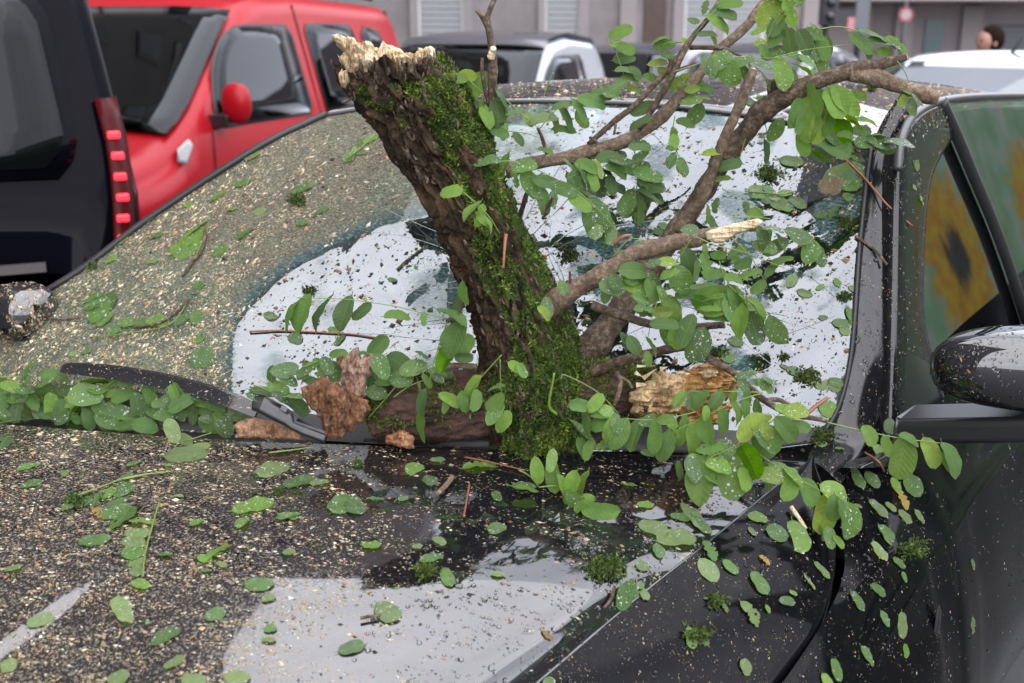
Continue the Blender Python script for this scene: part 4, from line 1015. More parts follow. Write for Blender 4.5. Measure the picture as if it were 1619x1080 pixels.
for pts in ([(930, 230, 9, 1.76), (975, 190, 9, 1.76), (1010, 160, 8, 1.76), (1050, 118, 9, 1.77), (1085, 70, 9, 1.78), (1115, 35, 8, 1.79), (1140, 0, 8, 1.8), (1150, -20, 7, 1.8)],
            [(1012, 205, 8, 1.77), (1045, 150, 10, 1.76), (1064, 115, 9, 1.76), (1085, 75, 9, 1.77)],
            [(1092, 76, 8, 1.79), (1115, 75, 7, 1.78), (1145, 77, 6, 1.77), (1172, 88, 4, 1.76)],
            [(1060, 115, 7, 1.77), (1075, 108, 6, 1.77), (1100, 100, 4, 1.77)],
            [(865, 244, 6, 1.73), (858, 220, 6, 1.72), (850, 203, 4, 1.71)],
            [(945, 226, 6, 1.75), (938, 220, 5, 1.75), (932, 216, 5, 1.75)], [(974, 190, 5, 1.76), (972, 206, 4, 1.75), (970, 214, 3, 1.75)], [(1058, 120, 6, 1.77), (1060, 100, 6, 1.77), (1058, 92, 5, 1.77)]):
    limb('twig', pts, TWIGD, B4, 8, .12, seed=int(pts[0][0]))
B5, *_ = limb('branch', [(772, 250, 17, 1.655), (776, 200, 15, 1.65), (778, 150, 14, 1.645), (779, 105, 14, 1.64), (779, 78, 13, 1.64), (773, 52, 11, 1.64), (766, 30, 10, 1.64)], TWIGD, tree, 12, .12, seed=33)
limb('twig', [(767, 32, 9, 1.64), (759, 22, 7, 1.64), (754, 15, 6, 1.64)], TWIGD, B5, 8, seed=34)
limb('twig', [(767, 32, 9, 1.64), (774, 14, 8, 1.64), (782, -2, 7, 1.64), (788, -18, 6, 1.64)], TWIGD, B5, 8, seed=35)
limb('twig', [(774, 165, 7, 1.64), (766, 140, 6, 1.635), (762, 112, 6, 1.63), (762, 92, 5, 1.63)], TWIGD, B5, 8, seed=36)
limb('torn_tip', [(777, 92, 12, 1.63), (780, 82, 11, 1.625), (781, 76, 9, 1.62)], PALE, B5, 8, .15, seed=37, knots=False)
for pts, mm in (([(800, 370, 7, 1.57), (797, 400, 5, 1.555), (796, 424, 4, 1.55)], REDST), ([(722, 515, 9, 1.58), (715, 505, 8, 1.56), (708, 508, 7, 1.55)], TWIGD), ([(690, 583, 11, 1.57), (720, 578, 11, 1.56), (755, 580, 10, 1.56)], TWIG),
                ([(560, 150, 4, 1.63), (552, 158, 4, 1.61), (540, 162, 3, 1.6)], TWIGD), ([(905, 470, 6, 1.55), (901, 445, 5, 1.545), (900, 430, 4, 1.54)], TWIGD), ([(970, 385, 7, 1.535), (985, 375, 6, 1.53), (998, 372, 4, 1.53)], REDST),
                ([(860, 345, 6, 1.6), (868, 325, 6, 1.58), (874, 312, 4, 1.57)], TWIGD), ([(880, 655, 6, 1.51), (868, 640, 5, 1.505), (876, 590, 4, 1.5)], GREENST), ([(820, 350, 9, 1.7), (828, 320, 8, 1.69), (836, 295, 6, 1.68)], TWIGD)):
    limb('twig', pts, mm, tree, 7, .1, seed=int(pts[0][0]))
B6, *_ = limb('branch', [(935, 590, 17, 1.57), (965, 577, 16, 1.555), (1010, 562, 15, 1.54), (1050, 553, 14, 1.53), (1095, 549, 13, 1.52), (1125, 570, 13, 1.51), (1160, 592, 12, 1.50), (1205, 630, 12, 1.485), (1240, 652, 10, 1.475), (1290, 662, 8, 1.47), (1310, 667, 7, 1.465)], TWIGD, tree, 10, .10, seed=45)
limb('twig', [(1205, 632, 9, 1.485), (1228, 632, 8, 1.49), (1255, 642, 6, 1.5)], TWIGD, B6, 8, seed=46)
limb('twig', [(1275, 655, 7, 1.475), (1290, 642, 7, 1.48), (1309, 629, 6, 1.485)], REDST, B6, 8, seed=47)
limb('twig', [(975, 588, 8, 1.53), (981, 605, 8, 1.52), (975, 630, 7, 1.51), (970, 640, 5, 1.51)], TWIG, B6, 8, seed=48)
limb('twig', [(980, 596, 5, 1.525), (993, 603, 5, 1.52), (1000, 614, 4, 1.52)], TWIG, B6, 8, seed=49)
limb('twig', [(948, 703, 9, 1.47), (955, 680, 9, 1.46), (962, 658, 10, 1.455)], TWIGD, tree, 8, seed=50, tipm=PALE)

# --- the log lying behind the trunk foot
def lumpy_log(parent, name, pts, material, seed, seg=60, amp=.25, endm=None):
    P = cat([pd(x, y, d) for x, y, w, d in pts], 16); R = cat([[w * d / FPX / 2] for x, y, w, d in pts], 16)[:, 0]
    T, N, B = frames(P); a = np.linspace(0, 2 * np.pi, seg, endpoint=False); D = N[:, None] * np.cos(a)[None, :, None] + B[:, None] * np.sin(a)[None, :, None]
    s_ = np.r_[0, np.cumsum(np.linalg.norm(np.diff(P, axis=0), axis=1))]
    q = np.stack([np.broadcast_to(np.cos(a)[None], D.shape[:2]), np.broadcast_to(np.sin(a)[None], D.shape[:2]), np.broadcast_to(s_[:, None], D.shape[:2])], 2)
    rg = 1 - np.abs(2 * fbm(q * [3.5, 3.5, 14], 1, 4, seed) - 1); lm = fbm(q * [1.4, 1.4, 12], 1, 3, seed + 1) - .5; fn = fbm(q * [16, 16, 160], 1, 3, seed + 2) - .5
    G = P[:, None] + D * (R[:, None] * (1 + amp * (rg - .7) + amp * 1.6 * lm + amp * .55 * fn))[..., None]
    V = list(G.reshape(-1, 3)); Fq = [(i * seg + j, i * seg + (j + 1) % seg, (i + 1) * seg + (j + 1) % seg, (i + 1) * seg + j) for i in range(len(P) - 1) for j in range(seg)]
    mi = [0] * len(Fq)
    for e, sg in ((0, -1), (len(P) - 1, 1)):
        prev = e * seg
        for k in (1, 2, 3):
            o = len(V); f = 1 - k / 3
            for j in range(seg):
                pt = P[e] + (G[e, j] - P[e]) * f; V.append(pt + sg * T[e] * R[e] * (.5 * (fbm(pt[None] * 130, 1, 2, seed + 5)[0] - .35)))
            fs = [(prev + j, prev + (j + 1) % seg, o + (j + 1) % seg, o + j) for j in range(seg)]
            Fq += fs if sg > 0 else [f_[::-1] for f_ in fs]; mi += [1] * seg; prev = o
    return obj(name, mesh(name, V, Fq, [material, endm or material], True, mi), parent), G, D
log = thing('broken_log', 'dark rotten log lying behind the trunk foot, its right end torn open pale', 'log')
lb, LG, LD_ = lumpy_log(log, 'bark', [(585, 668, 70, 1.60), (640, 650, 92, 1.605), (720, 640, 100, 1.61), (800, 632, 100, 1.61), (900, 625, 98, 1.605), (980, 622, 92, 1.60), (1035, 618, 84, 1.60)], woodmat('rotten_bark', (.018, .009, .006), (.055, .027, .016), (.11, .052, .03), (45, 45, 45), .7), 61, 110, .42, ROT)
HEART = True
mb = MB()
for k in range(60):
    p = pd(RNG.uniform(1000, 1150), RNG.uniform(575, 650), 1.535); dr = IMG_R * RNG.uniform(.4, 1) + RNG.normal(0, .25, 3); dr /= np.linalg.norm(dr); s1 = np.cross(dr, TO_CAM); s1 /= np.linalg.norm(s1); s2 = np.cross(dr, s1); w = RNG.uniform(.001, .004); L_ = RNG.uniform(.008, .03)
    mb.add([p - s1 * w, p + s1 * w, p + s2 * w, p + dr * L_], [(0, 1, 3), (1, 2, 3), (2, 0, 3)])
mb.build('splinters', PALE, log)
ii = RNG.choice(LG.shape[0] * LG.shape[1], 2600, p=(lambda w: w / w.sum())(np.clip(LD_[..., 2] * .8 - LD_[..., 1] * .35, 0, 1).reshape(-1) ** 1.5 * (fbm(LG, 28, 3, 77).reshape(-1) > .47) + 1e-9))
V, Fc, Tt = tufts(LG.reshape(-1, 3)[ii], LD_.reshape(-1, 3)[ii], RNG.uniform(.003, .007, 2600), RNG.uniform(.05, .7, 2600), RNG)
me = mesh('log_moss', V, Fc, MOSS, False); attr(me, 'tint', Tt); obj('moss', me, lb, kind='stuff')
# --- chunks of torn red-brown bark left of the log
def chunk(name, label, catg, outline, d, thick, material, seed, tilt=0, group=None, parent=None, rough=1.0, fib=(95, 95, 26)):
    """a torn slab: outline in photo pixels, own thickness, ragged faces"""
    L_ = np.array(outline, float); c = L_.mean(0); nr_, nt_ = 44, 150
    P = resample(np.array([[x, y, 0] for x, y in np.r_[L_, L_[:1]]]), nt_ + 1)[:nt_, :2]
    jg = (fbm(np.c_[P * .12, P[:, :1] * 0], 1, 4, seed + 9) - .5) * 12 * rough; P = c + (P - c) * (1 + jg / np.maximum(12, np.linalg.norm(P - c, axis=1)))[:, None]
    V, Fq = [], []
    f = np.linspace(0, 1, nr_)[:, None]
    X_, Y_ = c[0] + (P[None, :, 0] - c[0]) * f, c[1] + (P[None, :, 1] - c[1]) * f
    G = np.array([[pd(X_[i, j], Y_[i, j], d + tilt * (Y_[i, j] - c[1]) / 100) for j in range(nt_)] for i in range(nr_)])
    e = thick * np.sqrt(np.maximum(0, 1 - f ** 3)) * np.ones((1, nt_))
    hn_ = fbm(G, 55, 4, seed) - .4; rg = np.abs(2 * fbm(G * [20, 20, 60], 1, 3, seed + 1) - 1); fz_ = fbm(G * [300, 300, 90], 1, 3, seed + 3) - .5
    rgf = 1 - np.abs(2 * fbm(G * np.array(fib), 1, 4, seed + 7) - 1)
    for side_ in (0, 1):
        q = (e * (.35 + 1.2 * rough * hn_ + .6 * rough * rg) + .0045 * rough * fz_ + .020 * rough * (rgf - .45) * (1 - f ** 6)) if side_ == 0 else -e * .9
        V += list((G + TO_CAM * q[..., None]).reshape(-1, 3))
        o = side_ * nr_ * nt_; fs = [(o + i * nt_ + j, o + i * nt_ + (j + 1) % nt_, o + (i + 1) * nt_ + (j + 1) % nt_, o + (i + 1) * nt_ + j) for i in range(nr_ - 1) for j in range(nt_)]
        Fq += fs if side_ else [f_[::-1] for f_ in fs]
    o = obj(name, mesh(name, V, Fq, material), parent, label, catg, group)
    return o
for ol, dd, th_, mm, sd in (([(998, 655), (1000, 622), (1022, 603), (1046, 584), (1058, 592), (1076, 590), (1088, 606), (1080, 640), (1066, 662), (1040, 668), (1012, 664)], 1.545, .030, woodmat('pale_heartwood', (.30, .16, .06), (.62, .43, .22), (.80, .66, .42), (60, 60, 16)), 171),
                            ([(1070, 600), (1084, 584), (1106, 576), (1140, 567), (1156, 582), (1166, 598), (1160, 622), (1140, 636), (1112, 642), (1084, 640)], 1.552, .034, OCHRE, 175), ([(1060, 640), (1090, 632), (1130, 634), (1160, 640), (1150, 668), (1110, 676), (1070, 668)], 1.56, .026, OCHRE, 179),
                            ([(1104, 590), (1114, 578), (1122, 584), (1134, 586), (1130, 596), (1116, 598)], 1.520, .008, PALE, 183), ([(1006, 640), (1020, 628), (1036, 634), (1044, 652), (1030, 664), (1010, 660)], 1.530, .014, ROT, 187)):
    chunk('heartwood', None, None, ol, dd, th_, mm, sd, 0, None, log, 1.5, (34, 60, 130))
for ol, dd, th_, sd in (([(526, 59), (536, 57), (548, 61), (560, 62), (570, 68), (580, 68), (590, 76), (600, 88), (604, 118), (580, 124), (556, 122), (544, 108), (536, 96), (542, 84), (531, 72)], 1.630, .022, 271), ([(600, 72), (606, 66), (613, 73), (626, 77), (636, 84), (646, 88), (652, 98), (652, 122), (628, 124), (600, 122), (594, 96)], 1.640, .020, 275),
                     ([(652, 100), (656, 84), (664, 78), (676, 73), (686, 80), (690, 92), (686, 112), (660, 114)], 1.640, .016, 279), ([(534, 120), (541, 110), (551, 114), (556, 130), (546, 138), (536, 132)], 1.625, .010, 283), ([(552, 74), (582, 72), (606, 80), (640, 88), (672, 82), (684, 94), (684, 122), (640, 126), (570, 124), (552, 108)], 1.675, .018, 287)):
    chunk('torn_wood', None, None, ol, dd, th_, PALE, sd, 0, None, trunk, 1.3, (150, 150, 30))
chunk('torn_tip', None, None, [(1118, 379), (1114, 367), (1138, 359), (1168, 352), (1198, 345), (1208, 351), (1194, 361), (1165, 371), (1140, 385), (1128, 384)], 1.507, .007, PALE, 291, 0, None, B3, .55, (24, 120, 120))
REDB = woodmat('red_bark', (.10, .036, .014), (.26, .115, .05), (.42, .24, .12), (40, 40, 16))
chunk('bark_chunk', 'ragged red brown slab of rotten wood beside the end of the wiper', 'bark', [(474, 612), (500, 603), (512, 592), (522, 602), (545, 610), (560, 625), (580, 632), (586, 645), (575, 668), (552, 685), (530, 697), (516, 690), (505, 660), (485, 640)], 1.525, .022, ROT, 81, -.02)
chunk('bark_piece', 'upright pinkish piece of split bark behind the red brown slab', 'bark', [(533, 562), (545, 558), (566, 550), (572, 566), (582, 556), (590, 560), (586, 590), (576, 625), (560, 640), (540, 620), (538, 590)], 1.555, .016, woodmat('pinkish_bark', (.12, .065, .042), (.27, .165, .11), (.40, .28, .2), (70, 70, 12)), 85, -.03)
chunk('bark_stub', 'small dark stub of torn bark at the bonnet edge below the log', 'bark', [(610, 700), (612, 688), (625, 682), (650, 685), (657, 695), (655, 708), (630, 708)], 1.53, .016, REDB, 89)
chunk('bark_plank', 'flat tan strip of bark lying under the wiper arm', 'bark', [(370, 672), (400, 660), (440, 668), (480, 684), (484, 696), (430, 694), (375, 692)], 1.565, .012, woodmat('tan_bark', (.2, .1, .05), (.3, .165, .09), (.4, .25, .15), (50, 50, 50)), 93)
# --- wiper torn off its place
wip = thing('wiper', 'black wiper blade torn loose across the dirty windscreen base', 'wiper')
def glass_hit(px, py, surf=None):
    r = Vector(ray(px, py)).normalized(); best = None
    for t in (surf or ALLB):
        h = t.ray_cast(Vector(O3), r)
        if h[0] is not None and (best is None or h[3] < best[3]): best = h
    return best
ALLB = [WSB, HDB, SSB, FWB, DWB, APB, DFB, MRB, MR2, ROB, CWB]
WP = [(100, 581, 8), (112, 582, 18), (180, 588, 22), (250, 600, 24), (320, 617, 25), (370, 634, 24), (408, 650, 20)]
pts = []
for x, y, w in WP:
    h = glass_hit(x, y); dd = (h[0].y if h else 1.75) - .05; pts.append((x, y, w, dd))
P = cat([pd(x, y, d) for x, y, w, d in pts], 8); Wd = cat([[w * d / FPX] for x, y, w, d in pts], 8)[:, 0]
T, _, _ = frames(P); rows = []
for p, t, w in zip(P, T, Wd):
    upn = np.cross(t, TO_CAM); upn /= np.linalg.norm(upn); upn = upn if upn[2] > 0 else -upn
    o_ = np.cross(upn, t); o_ = o_ if o_.dot(TO_CAM) > 0 else -o_
    rows.append([p + upn * w * .5 - o_ * .006, p + upn * w * .5, p + upn * w * .36 + o_ * .003, p + upn * w * .05 + o_ * .0045, p - upn * w * .36 + o_ * .009, p - upn * w * .5 + o_ * .011, p - upn * w * .55 + o_ * .006, p - upn * w * .5 - o_ * .006])
A = np.array(rows); nrw, ncw = A.shape[:2]
Fq = [(i * ncw + j, i * ncw + (j + 1) % ncw, (i + 1) * ncw + (j + 1) % ncw, (i + 1) * ncw + j) for i in range(nrw - 1) for j in range(ncw)] + [tuple(range(ncw)), tuple((nrw - 1) * ncw + j for j in range(ncw))[::-1]]
me = mesh('blade', A.reshape(-1, 3), Fq, simple('wiper_plastic', (.012, .012, .014), .22, ior=1.55), False); wb = obj('blade', me, wip)
bm = bmesh.new(); bm.from_mesh(me); bmesh.ops.recalc_face_normals(bm, faces=bm.faces); bm.to_mesh(me); bm.free()
BLB = BVHTree.FromPolygons([Vector(p) for p in A.reshape(-1, 3)], Fq)
def bar(pts, name, h, m_=PLASTIC, par=wip, bev=.003):
    P = [pd(x, y, d) for x, y, w, d in pts]; rows = []
    T, _, _ = frames(np.array(P))
    for p, t, (x, y, w, d) in zip(P, T, pts):
        s = np.cross(t, TO_CAM); s /= np.linalg.norm(s); w_ = w * d / FPX / 2
        rows.append([p - s * w_ - TO_CAM * h, p - s * w_ + TO_CAM * h * .5, p - s * w_ * .6 + TO_CAM * h, p + s * w_ * .6 + TO_CAM * h, p + s * w_ + TO_CAM * h * .5, p + s * w_ - TO_CAM * h])
    A = np.array(rows); n_ = len(P); Fq = [(i * 6 + j, i * 6 + (j + 1) % 6, (i + 1) * 6 + (j + 1) % 6, (i + 1) * 6 + j) for i in range(n_ - 1) for j in range(6)] + [tuple(range(6)), tuple((n_ - 1) * 6 + j for j in range(6))[::-1]]
    me = mesh(name, A.reshape(-1, 3), Fq, m_, False); bm = bmesh.new(); bm.from_mesh(me); bmesh.ops.recalc_face_normals(bm, faces=bm.faces); bm.to_mesh(me); bm.free()
    o = obj(name, me, par); bv = o.modifiers.new('bevel', 'BEVEL'); bv.width = bev; bv.segments = 2; return o
arm = bar([(400, 637, 24, 1.56), (415, 640, 30, 1.555), (440, 653, 30, 1.55), (455, 662, 26, 1.545), (462, 672, 16, 1.54), (480, 680, 18, 1.54), (516, 693, 18, 1.535)], 'arm', .008)
bar([(444, 644, 10, 1.537), (454, 650, 10, 1.537)], 'clip', .002, DRYPL, arm, .001)
bar([(470, 664, 14, 1.58), (515, 690, 13, 1.56)], 'arm_spring_cover', .006, RUBBER)
# ============================================================ LEAVES
def leafmat(name, rgh=.42, ior_=1.3, sp_=.13):
    m, n, l, b = mat(name); out = n['Material Output']
    oi = n.new('ShaderNodeObjectInfo'); v = objcoord(n); sp = n.new('ShaderNodeSeparateXYZ'); l.new(v, sp.inputs[0])
    a = nz(n, l, 5, 4, .6, v)
    wv = n.new('ShaderNodeTexWave'); wv.bands_direction = 'X'; wv.inputs['Scale'].default_value = 2.6; wv.inputs['Distortion'].default_value = .6
    ab = n.new('ShaderNodeMath'); ab.operation = 'ABSOLUTE'; l.new(sp.outputs['Y'], ab.inputs[0])
    cmb = n.new('ShaderNodeCombineXYZ'); sb = n.new('ShaderNodeMath'); sb.operation = 'MULTIPLY_ADD'; l.new(ab.outputs[0], sb.inputs[0]); sb.inputs[1].default_value = -.8; l.new(sp.outputs['X'], sb.inputs[2])
    l.new(sb.outputs[0], cmb.inputs['X']); l.new(cmb.outputs[0], wv.inputs['Vector'])
    mr = ramp(n, l, ab.outputs[0], [(0, (1, 1, 1)), (.018, (0, 0, 0))])
    c1 = mixc(n, l, .55, oi.outputs['Color'], ramp(n, l, a.outputs['Fac'], [(.3, (.55, .6, .5)), (.7, (1.35, 1.3, 1.25))]).outputs['Color'], 'MULTIPLY')
    c2 = mixc(n, l, mr.outputs['Color'], c1, mixc(n, l, .5, c1, (.16, .26, .08)))
    geo = n.new('ShaderNodeNewGeometry')
    c3 = mixc(n, l, geo.outputs['Backfacing'], c2, mixc(n, l, .45, c2, (.15, .21, .11)))
    l.new(c3, b.inputs['Base Color']); b.inputs['Roughness'].default_value = rgh; b.inputs['IOR'].default_value = ior_; b.inputs['Specular IOR Level'].default_value = sp_
    bump(n, l, b, wv.outputs['Fac'], .12, .01)
    tr = n.new('ShaderNodeBsdfTranslucent'); l.new(mixc(n, l, .7, c3, (2.0, 2.0, .6), 'MULTIPLY'), tr.inputs['Color'])
    ms_ = n.new('ShaderNodeMixShader'); ms_.inputs[0].default_value = .38
    l.new(b.outputs[0], ms_.inputs[1]); l.new(tr.outputs[0], ms_.inputs[2]); l.new(ms_.outputs[0], out.inputs['Surface'])
    return m
LEAF = leafmat('leaf_green'); LEAFW = leafmat('wet_leaf_green', .22, 1.36, .40)
m, n, l, b = mat('water_bead'); b.inputs['Base Color'].default_value = (.82, .86, .86, 1); b.inputs['Roughness'].default_value = .05; b.inputs['IOR'].default_value = 1.33; b.inputs['Transmission Weight'].default_value = .62  # whitish body colour stands in for sky glints in the drops
BEAD = m
def dome(c, nrm_, r, seg=7, flat=.6):
    a = np.array([1., 0, 0]) if abs(nrm_[0]) < .8 else np.array([0, 1., 0]); t = np.cross(nrm_, a); t /= np.linalg.norm(t); s = np.cross(nrm_, t); V = []
    for (rr, hh) in ((1, 0), (.8, .62), (.4, .93)):
        for j in range(seg):
            q = 2 * math.pi * j / seg; V.append(c + r * rr * (t * math.cos(q) + s * math.sin(q)) + nrm_ * r * hh * flat)
    V.append(c + nrm_ * r * flat); Fq = [(i * seg + j, i * seg + (j + 1) % seg, (i + 1) * seg + (j + 1) % seg, (i + 1) * seg + j) for i in range(2) for j in range(seg)] + [(2 * seg + j, 2 * seg + (j + 1) % seg, 3 * seg) for j in range(seg)]
    return V, Fq
def leaf_mesh(seed, drops=0, torn=0, curl=.10, fold=.16, wr=.29, wetm=False):
    rg = np.random.default_rng(seed); nx, ny = 13, 7; V = np.zeros((nx, ny, 3))
    ph = rg.uniform(0, 6, 4); asym = rg.uniform(-.06, .06)
    for i in range(nx):
        x = i / (nx - 1); w = wr * (4 * x * (1 - x)) ** .52 * (1 + .10 * (x - .5)) if 0 < x < 1 else .006
        for j in range(ny):
            y = (j / (ny - 1) - .5) * 2; e = 1.0
            if torn and abs(y) > .6: e = 1 - torn * max(0, math.sin(x * 23 + ph[0] * 3) * math.sin(x * 9 + ph[1]))
            yy = y * w * e * (1 + .06 * math.sin(x * 7 + ph[2]))
            z = fold * abs(yy) * (1 + .5 * math.sin(x * 5 + ph[3])) - curl * (x - .4) ** 2 * 1.6 + .016 * math.sin(x * 9 + ph[0]) * y + .012 * math.sin(x * 17 + ph[1]) * y * y
            V[i, j] = (x, yy + asym * math.sin(x * math.pi), z)
    Vl = list(V.reshape(-1, 3)); Fq = grid_faces(nx, ny); Fq = [f for f in Fq]
    if torn: Fq = [f for k, f in enumerate(Fq) if rg.random() > torn * .12 or (k % 6 in (2, 3))]
    mi = [0] * len(Fq)
    Vt, Ft = tube([V[0, 3] + np.array([-.10, 0, .02]), V[0, 3] + np.array([-.04, 0, .004]), V[0, 3] + np.array([.02, 0, -.004])], .010, 5); o = len(Vl); Vl += Vt; Fq += [tuple(q + o for q in f) for f in Ft]; mi += [0] * len(Ft)
    for k in range(drops):
        i, j = rg.integers(1, nx - 1), rg.integers(1, ny - 1); f, g = rg.random(2)
        i2, j2 = min(i + 1, nx - 1), min(j + 1, ny - 1); c = V[i, j] * (1 - f) + V[i2, j] * f; c = c + (V[i, j2] - V[i, j]) * g
        r = rg.choice([.010, .013, .017, .024, .034], p=[.34, .3, .2, .11, .05]); Vd, Fd = dome(c + np.array([0, 0, .001]), np.array([0, 0, 1.]), r); o = len(Vl); Vl += Vd; Fq += [tuple(q + o for q in f_) for f_ in Fd]; mi += [1] * len(Fd)
    return mesh('leaf', Vl, Fq, [LEAFW if wetm else LEAF, BEAD], True, mi)
LM_DRY = [leaf_mesh(100 + k, 0, 0, .06 + .13 * (k % 3), .10 + .18 * (k % 2), .25 + .02 * (k % 4)) for k in range(7)]
LM_WET = [leaf_mesh(200 + k, 16 + 8 * (k % 4), 0, .04 + .11 * (k % 3), .06 + .16 * (k % 2), .27 + .02 * (k % 4), k % 2 == 0) for k in range(8)]
LM_TORN = [leaf_mesh(300 + k, 8 * (k % 2), .55, .12, .2, .27) for k in range(4)]
LM_FLAT = [leaf_mesh(400 + k, 14 + 10 * (k % 3), 0, .02, .03, .28 + .03 * (k % 3), True) for k in range(6)]
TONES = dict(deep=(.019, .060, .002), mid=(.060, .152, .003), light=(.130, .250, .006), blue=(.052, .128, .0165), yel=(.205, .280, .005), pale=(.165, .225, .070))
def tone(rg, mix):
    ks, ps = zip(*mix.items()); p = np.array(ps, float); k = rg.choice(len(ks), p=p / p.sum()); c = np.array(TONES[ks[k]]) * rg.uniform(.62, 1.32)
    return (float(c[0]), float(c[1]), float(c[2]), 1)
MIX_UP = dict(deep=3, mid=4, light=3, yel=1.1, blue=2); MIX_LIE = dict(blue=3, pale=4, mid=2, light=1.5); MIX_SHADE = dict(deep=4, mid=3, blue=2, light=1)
def basis(o, loc, x, nrm_, ln, wr):
    x = x / np.linalg.norm(x); z = nrm_ - x * nrm_.dot(x); z /= np.linalg.norm(z) + 1e-9; y = np.cross(z, x)
    o.matrix_world = Matrix(((x[0] * ln, y[0] * ln * wr, z[0] * ln, loc[0]), (x[1] * ln, y[1] * ln * wr, z[1] * ln, loc[1]), (x[2] * ln, y[2] * ln * wr, z[2] * ln, loc[2]), (0, 0, 0, 1)))
LRG = np.random.default_rng(77)
def new_leaf(me, parent=None, **k):
    o = obj('leaf', me, parent, **k); return o
def air_leaf(px, py, ln, ang, d, parent, mix=MIX_UP, wet=.5):
    a = math.radians(ang); ia = IMG_R * math.cos(a) - IMG_UP * math.sin(a)
    h = glass_hit(px, py, [WSB, HDB, SSB, FWB])
    d = d + LRG.uniform(-.018, .018)
    if h is not None: d = min(d, h[0].y - .022)
    t = LRG.uniform(-.35, .35); x = ia + TO_CAM * t
    nn = TO_CAM * .95 + np.array([0, 0, .75]) + LRG.normal(0, .50, 3)
    L3 = ln * d / FPX * 1.30; x_ = x / np.linalg.norm(x); L3 = L3 / max(.6, 1 / math.sqrt(1 + t * t))
    c = pd(px, py, d)
    w = LRG.random(); me = LM_WET[LRG.integers(8)] if w < wet else (LM_TORN[LRG.integers(4)] if w > .93 else LM_DRY[LRG.integers(7)])
    o = new_leaf(me, parent); basis(o, c - x_ * L3 * .5, x, nn, L3, LRG.uniform(.82, 1.12)); o.color = tone(LRG, mix)
    return o
def stem(name, pts, d, r, material, parent=None, **k):
    P = cat([pd(x, y, d if np.isscalar(d) else d[i]) for i, (x, y) in enumerate(pts)], 8)
    for i in range(len(P)):
        px_, py_ = project(P[i]); h = glass_hit(float(px_), float(py_), [WSB, HDB, SSB, FWB])
        if h is not None and P[i][1] > h[0].y - .012: P[i] = pd(float(px_), float(py_), h[0].y - .012)
    V, Fq = tube(P, np.linspace(r, r * .6, len(P)), 6); return obj(name, mesh(name, V, Fq, material), parent, **k)
def spray(ox, oy, s, d, rach, leaves, parent=tree, mix=MIX_UP, wet=.5, root=None, r=.0009):
    """a compound leaf: its thin green stalk (the part) and its leaflets"""
    C = lambda q: (ox + q[0] * s, oy + q[1] * s)
    if root is None:
        if rach: root = stem('leaf_spray', [C(q) for q in rach[0]], d, r, GREENST, parent)
        else:
            pts = sorted(leaves, key=lambda q: q[0]); xs = np.array([q[:2] for q in pts], float); c = xs.mean(0)
            e = xs - c; u_, s_, vt = np.linalg.svd(e); pr = e @ vt[0]; q0, q1 = c + vt[0] * pr.min() * .8, c + vt[0] * pr.max() * .8
            root = stem('leaf_spray', [C(q0), C((q0 + q1) / 2 + np.array([0, -6])), C(q1)], d + .006, r, GREENST, parent)
    else:
        for q in rach: stem('stalk', [C(z) for z in q], d, r, GREENST, root)
    for q in rach[1:] if parent is not None and root is not None and rach else []:
        stem('stalk', [C(z) for z in q], d, r * .8, GREENST, root)
    for (x, y, ln, an) in leaves:
        X, Y = C((x, y)); air_leaf(X, Y, ln * s, an, d, root, mix, wet)
    return root
Z1 = (1050, 0, 400 / 1618); Z2 = (900, 230, 400 / 1618); Z3 = (960, 400, 400 / 1618); Z4 = (820, 560, 400 / 1618); Z5 = (1160, 600, 400 / 1618); Z6 = (400, 440, 400 / 1618); Z7 = (0, 530, 400 / 1618)
ZB = (500, 0, 560 / 1619); Z8 = (1200, 90, 419 / 1616)
BACKLIT = dict(deep=4, mid=4, light=2, yel=2)
# upper right, round the long branches
spray(*Z1, 1.77, [[(330, 60), (290, 110), (180, 240)]], [(425, 20, 130, -10), (265, 45, 70, -70), (190, 130, 65, 10), (350, 150, 150, 30), (380, 90, 130, 25), (275, 220, 105, 0), (320, 250, 60, 60), (135, 275, 70, 60), (30, 290, 110, 170), (20, 350, 80, 20)], mix=BACKLIT, wet=.2)
spray(*Z1, 1.72, [[(820, -10), (790, 120), (800, 190)], [(740, 60), (660, 250), (655, 350)]], [(690, 65, 190, -50), (800, 85, 150, 70), (715, 150, 150, 120), (725, 210, 150, 120), (800, 270, 140, 75), (600, 200, 75, -25), (615, 275, 65, -20), (700, 340, 130, 160), (770, 20, 120, 70), (720, -20, 150, 20), (830, -30, 130, 60), (640, 330, 80, 60)], mix=BACKLIT, wet=.25)
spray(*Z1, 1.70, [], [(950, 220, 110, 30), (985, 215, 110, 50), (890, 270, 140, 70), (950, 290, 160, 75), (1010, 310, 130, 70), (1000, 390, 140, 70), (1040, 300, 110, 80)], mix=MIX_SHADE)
spray(*Z1, 1.66, [[(1000, 185), (1120, 172), (1260, 215), (1360, 350)], [(680, 375), (900, 320), (1180, 285), (1400, 255)]], [(1260, 280, 150, 45), (1340, 225, 160, 20), (1420, 275, 190, 15), (1490, 290, 140, 30), (1410, 335, 90, 10), (1440, 425, 80, -20), (1310, 330, 90, 70)], mix=MIX_UP, wet=.3)
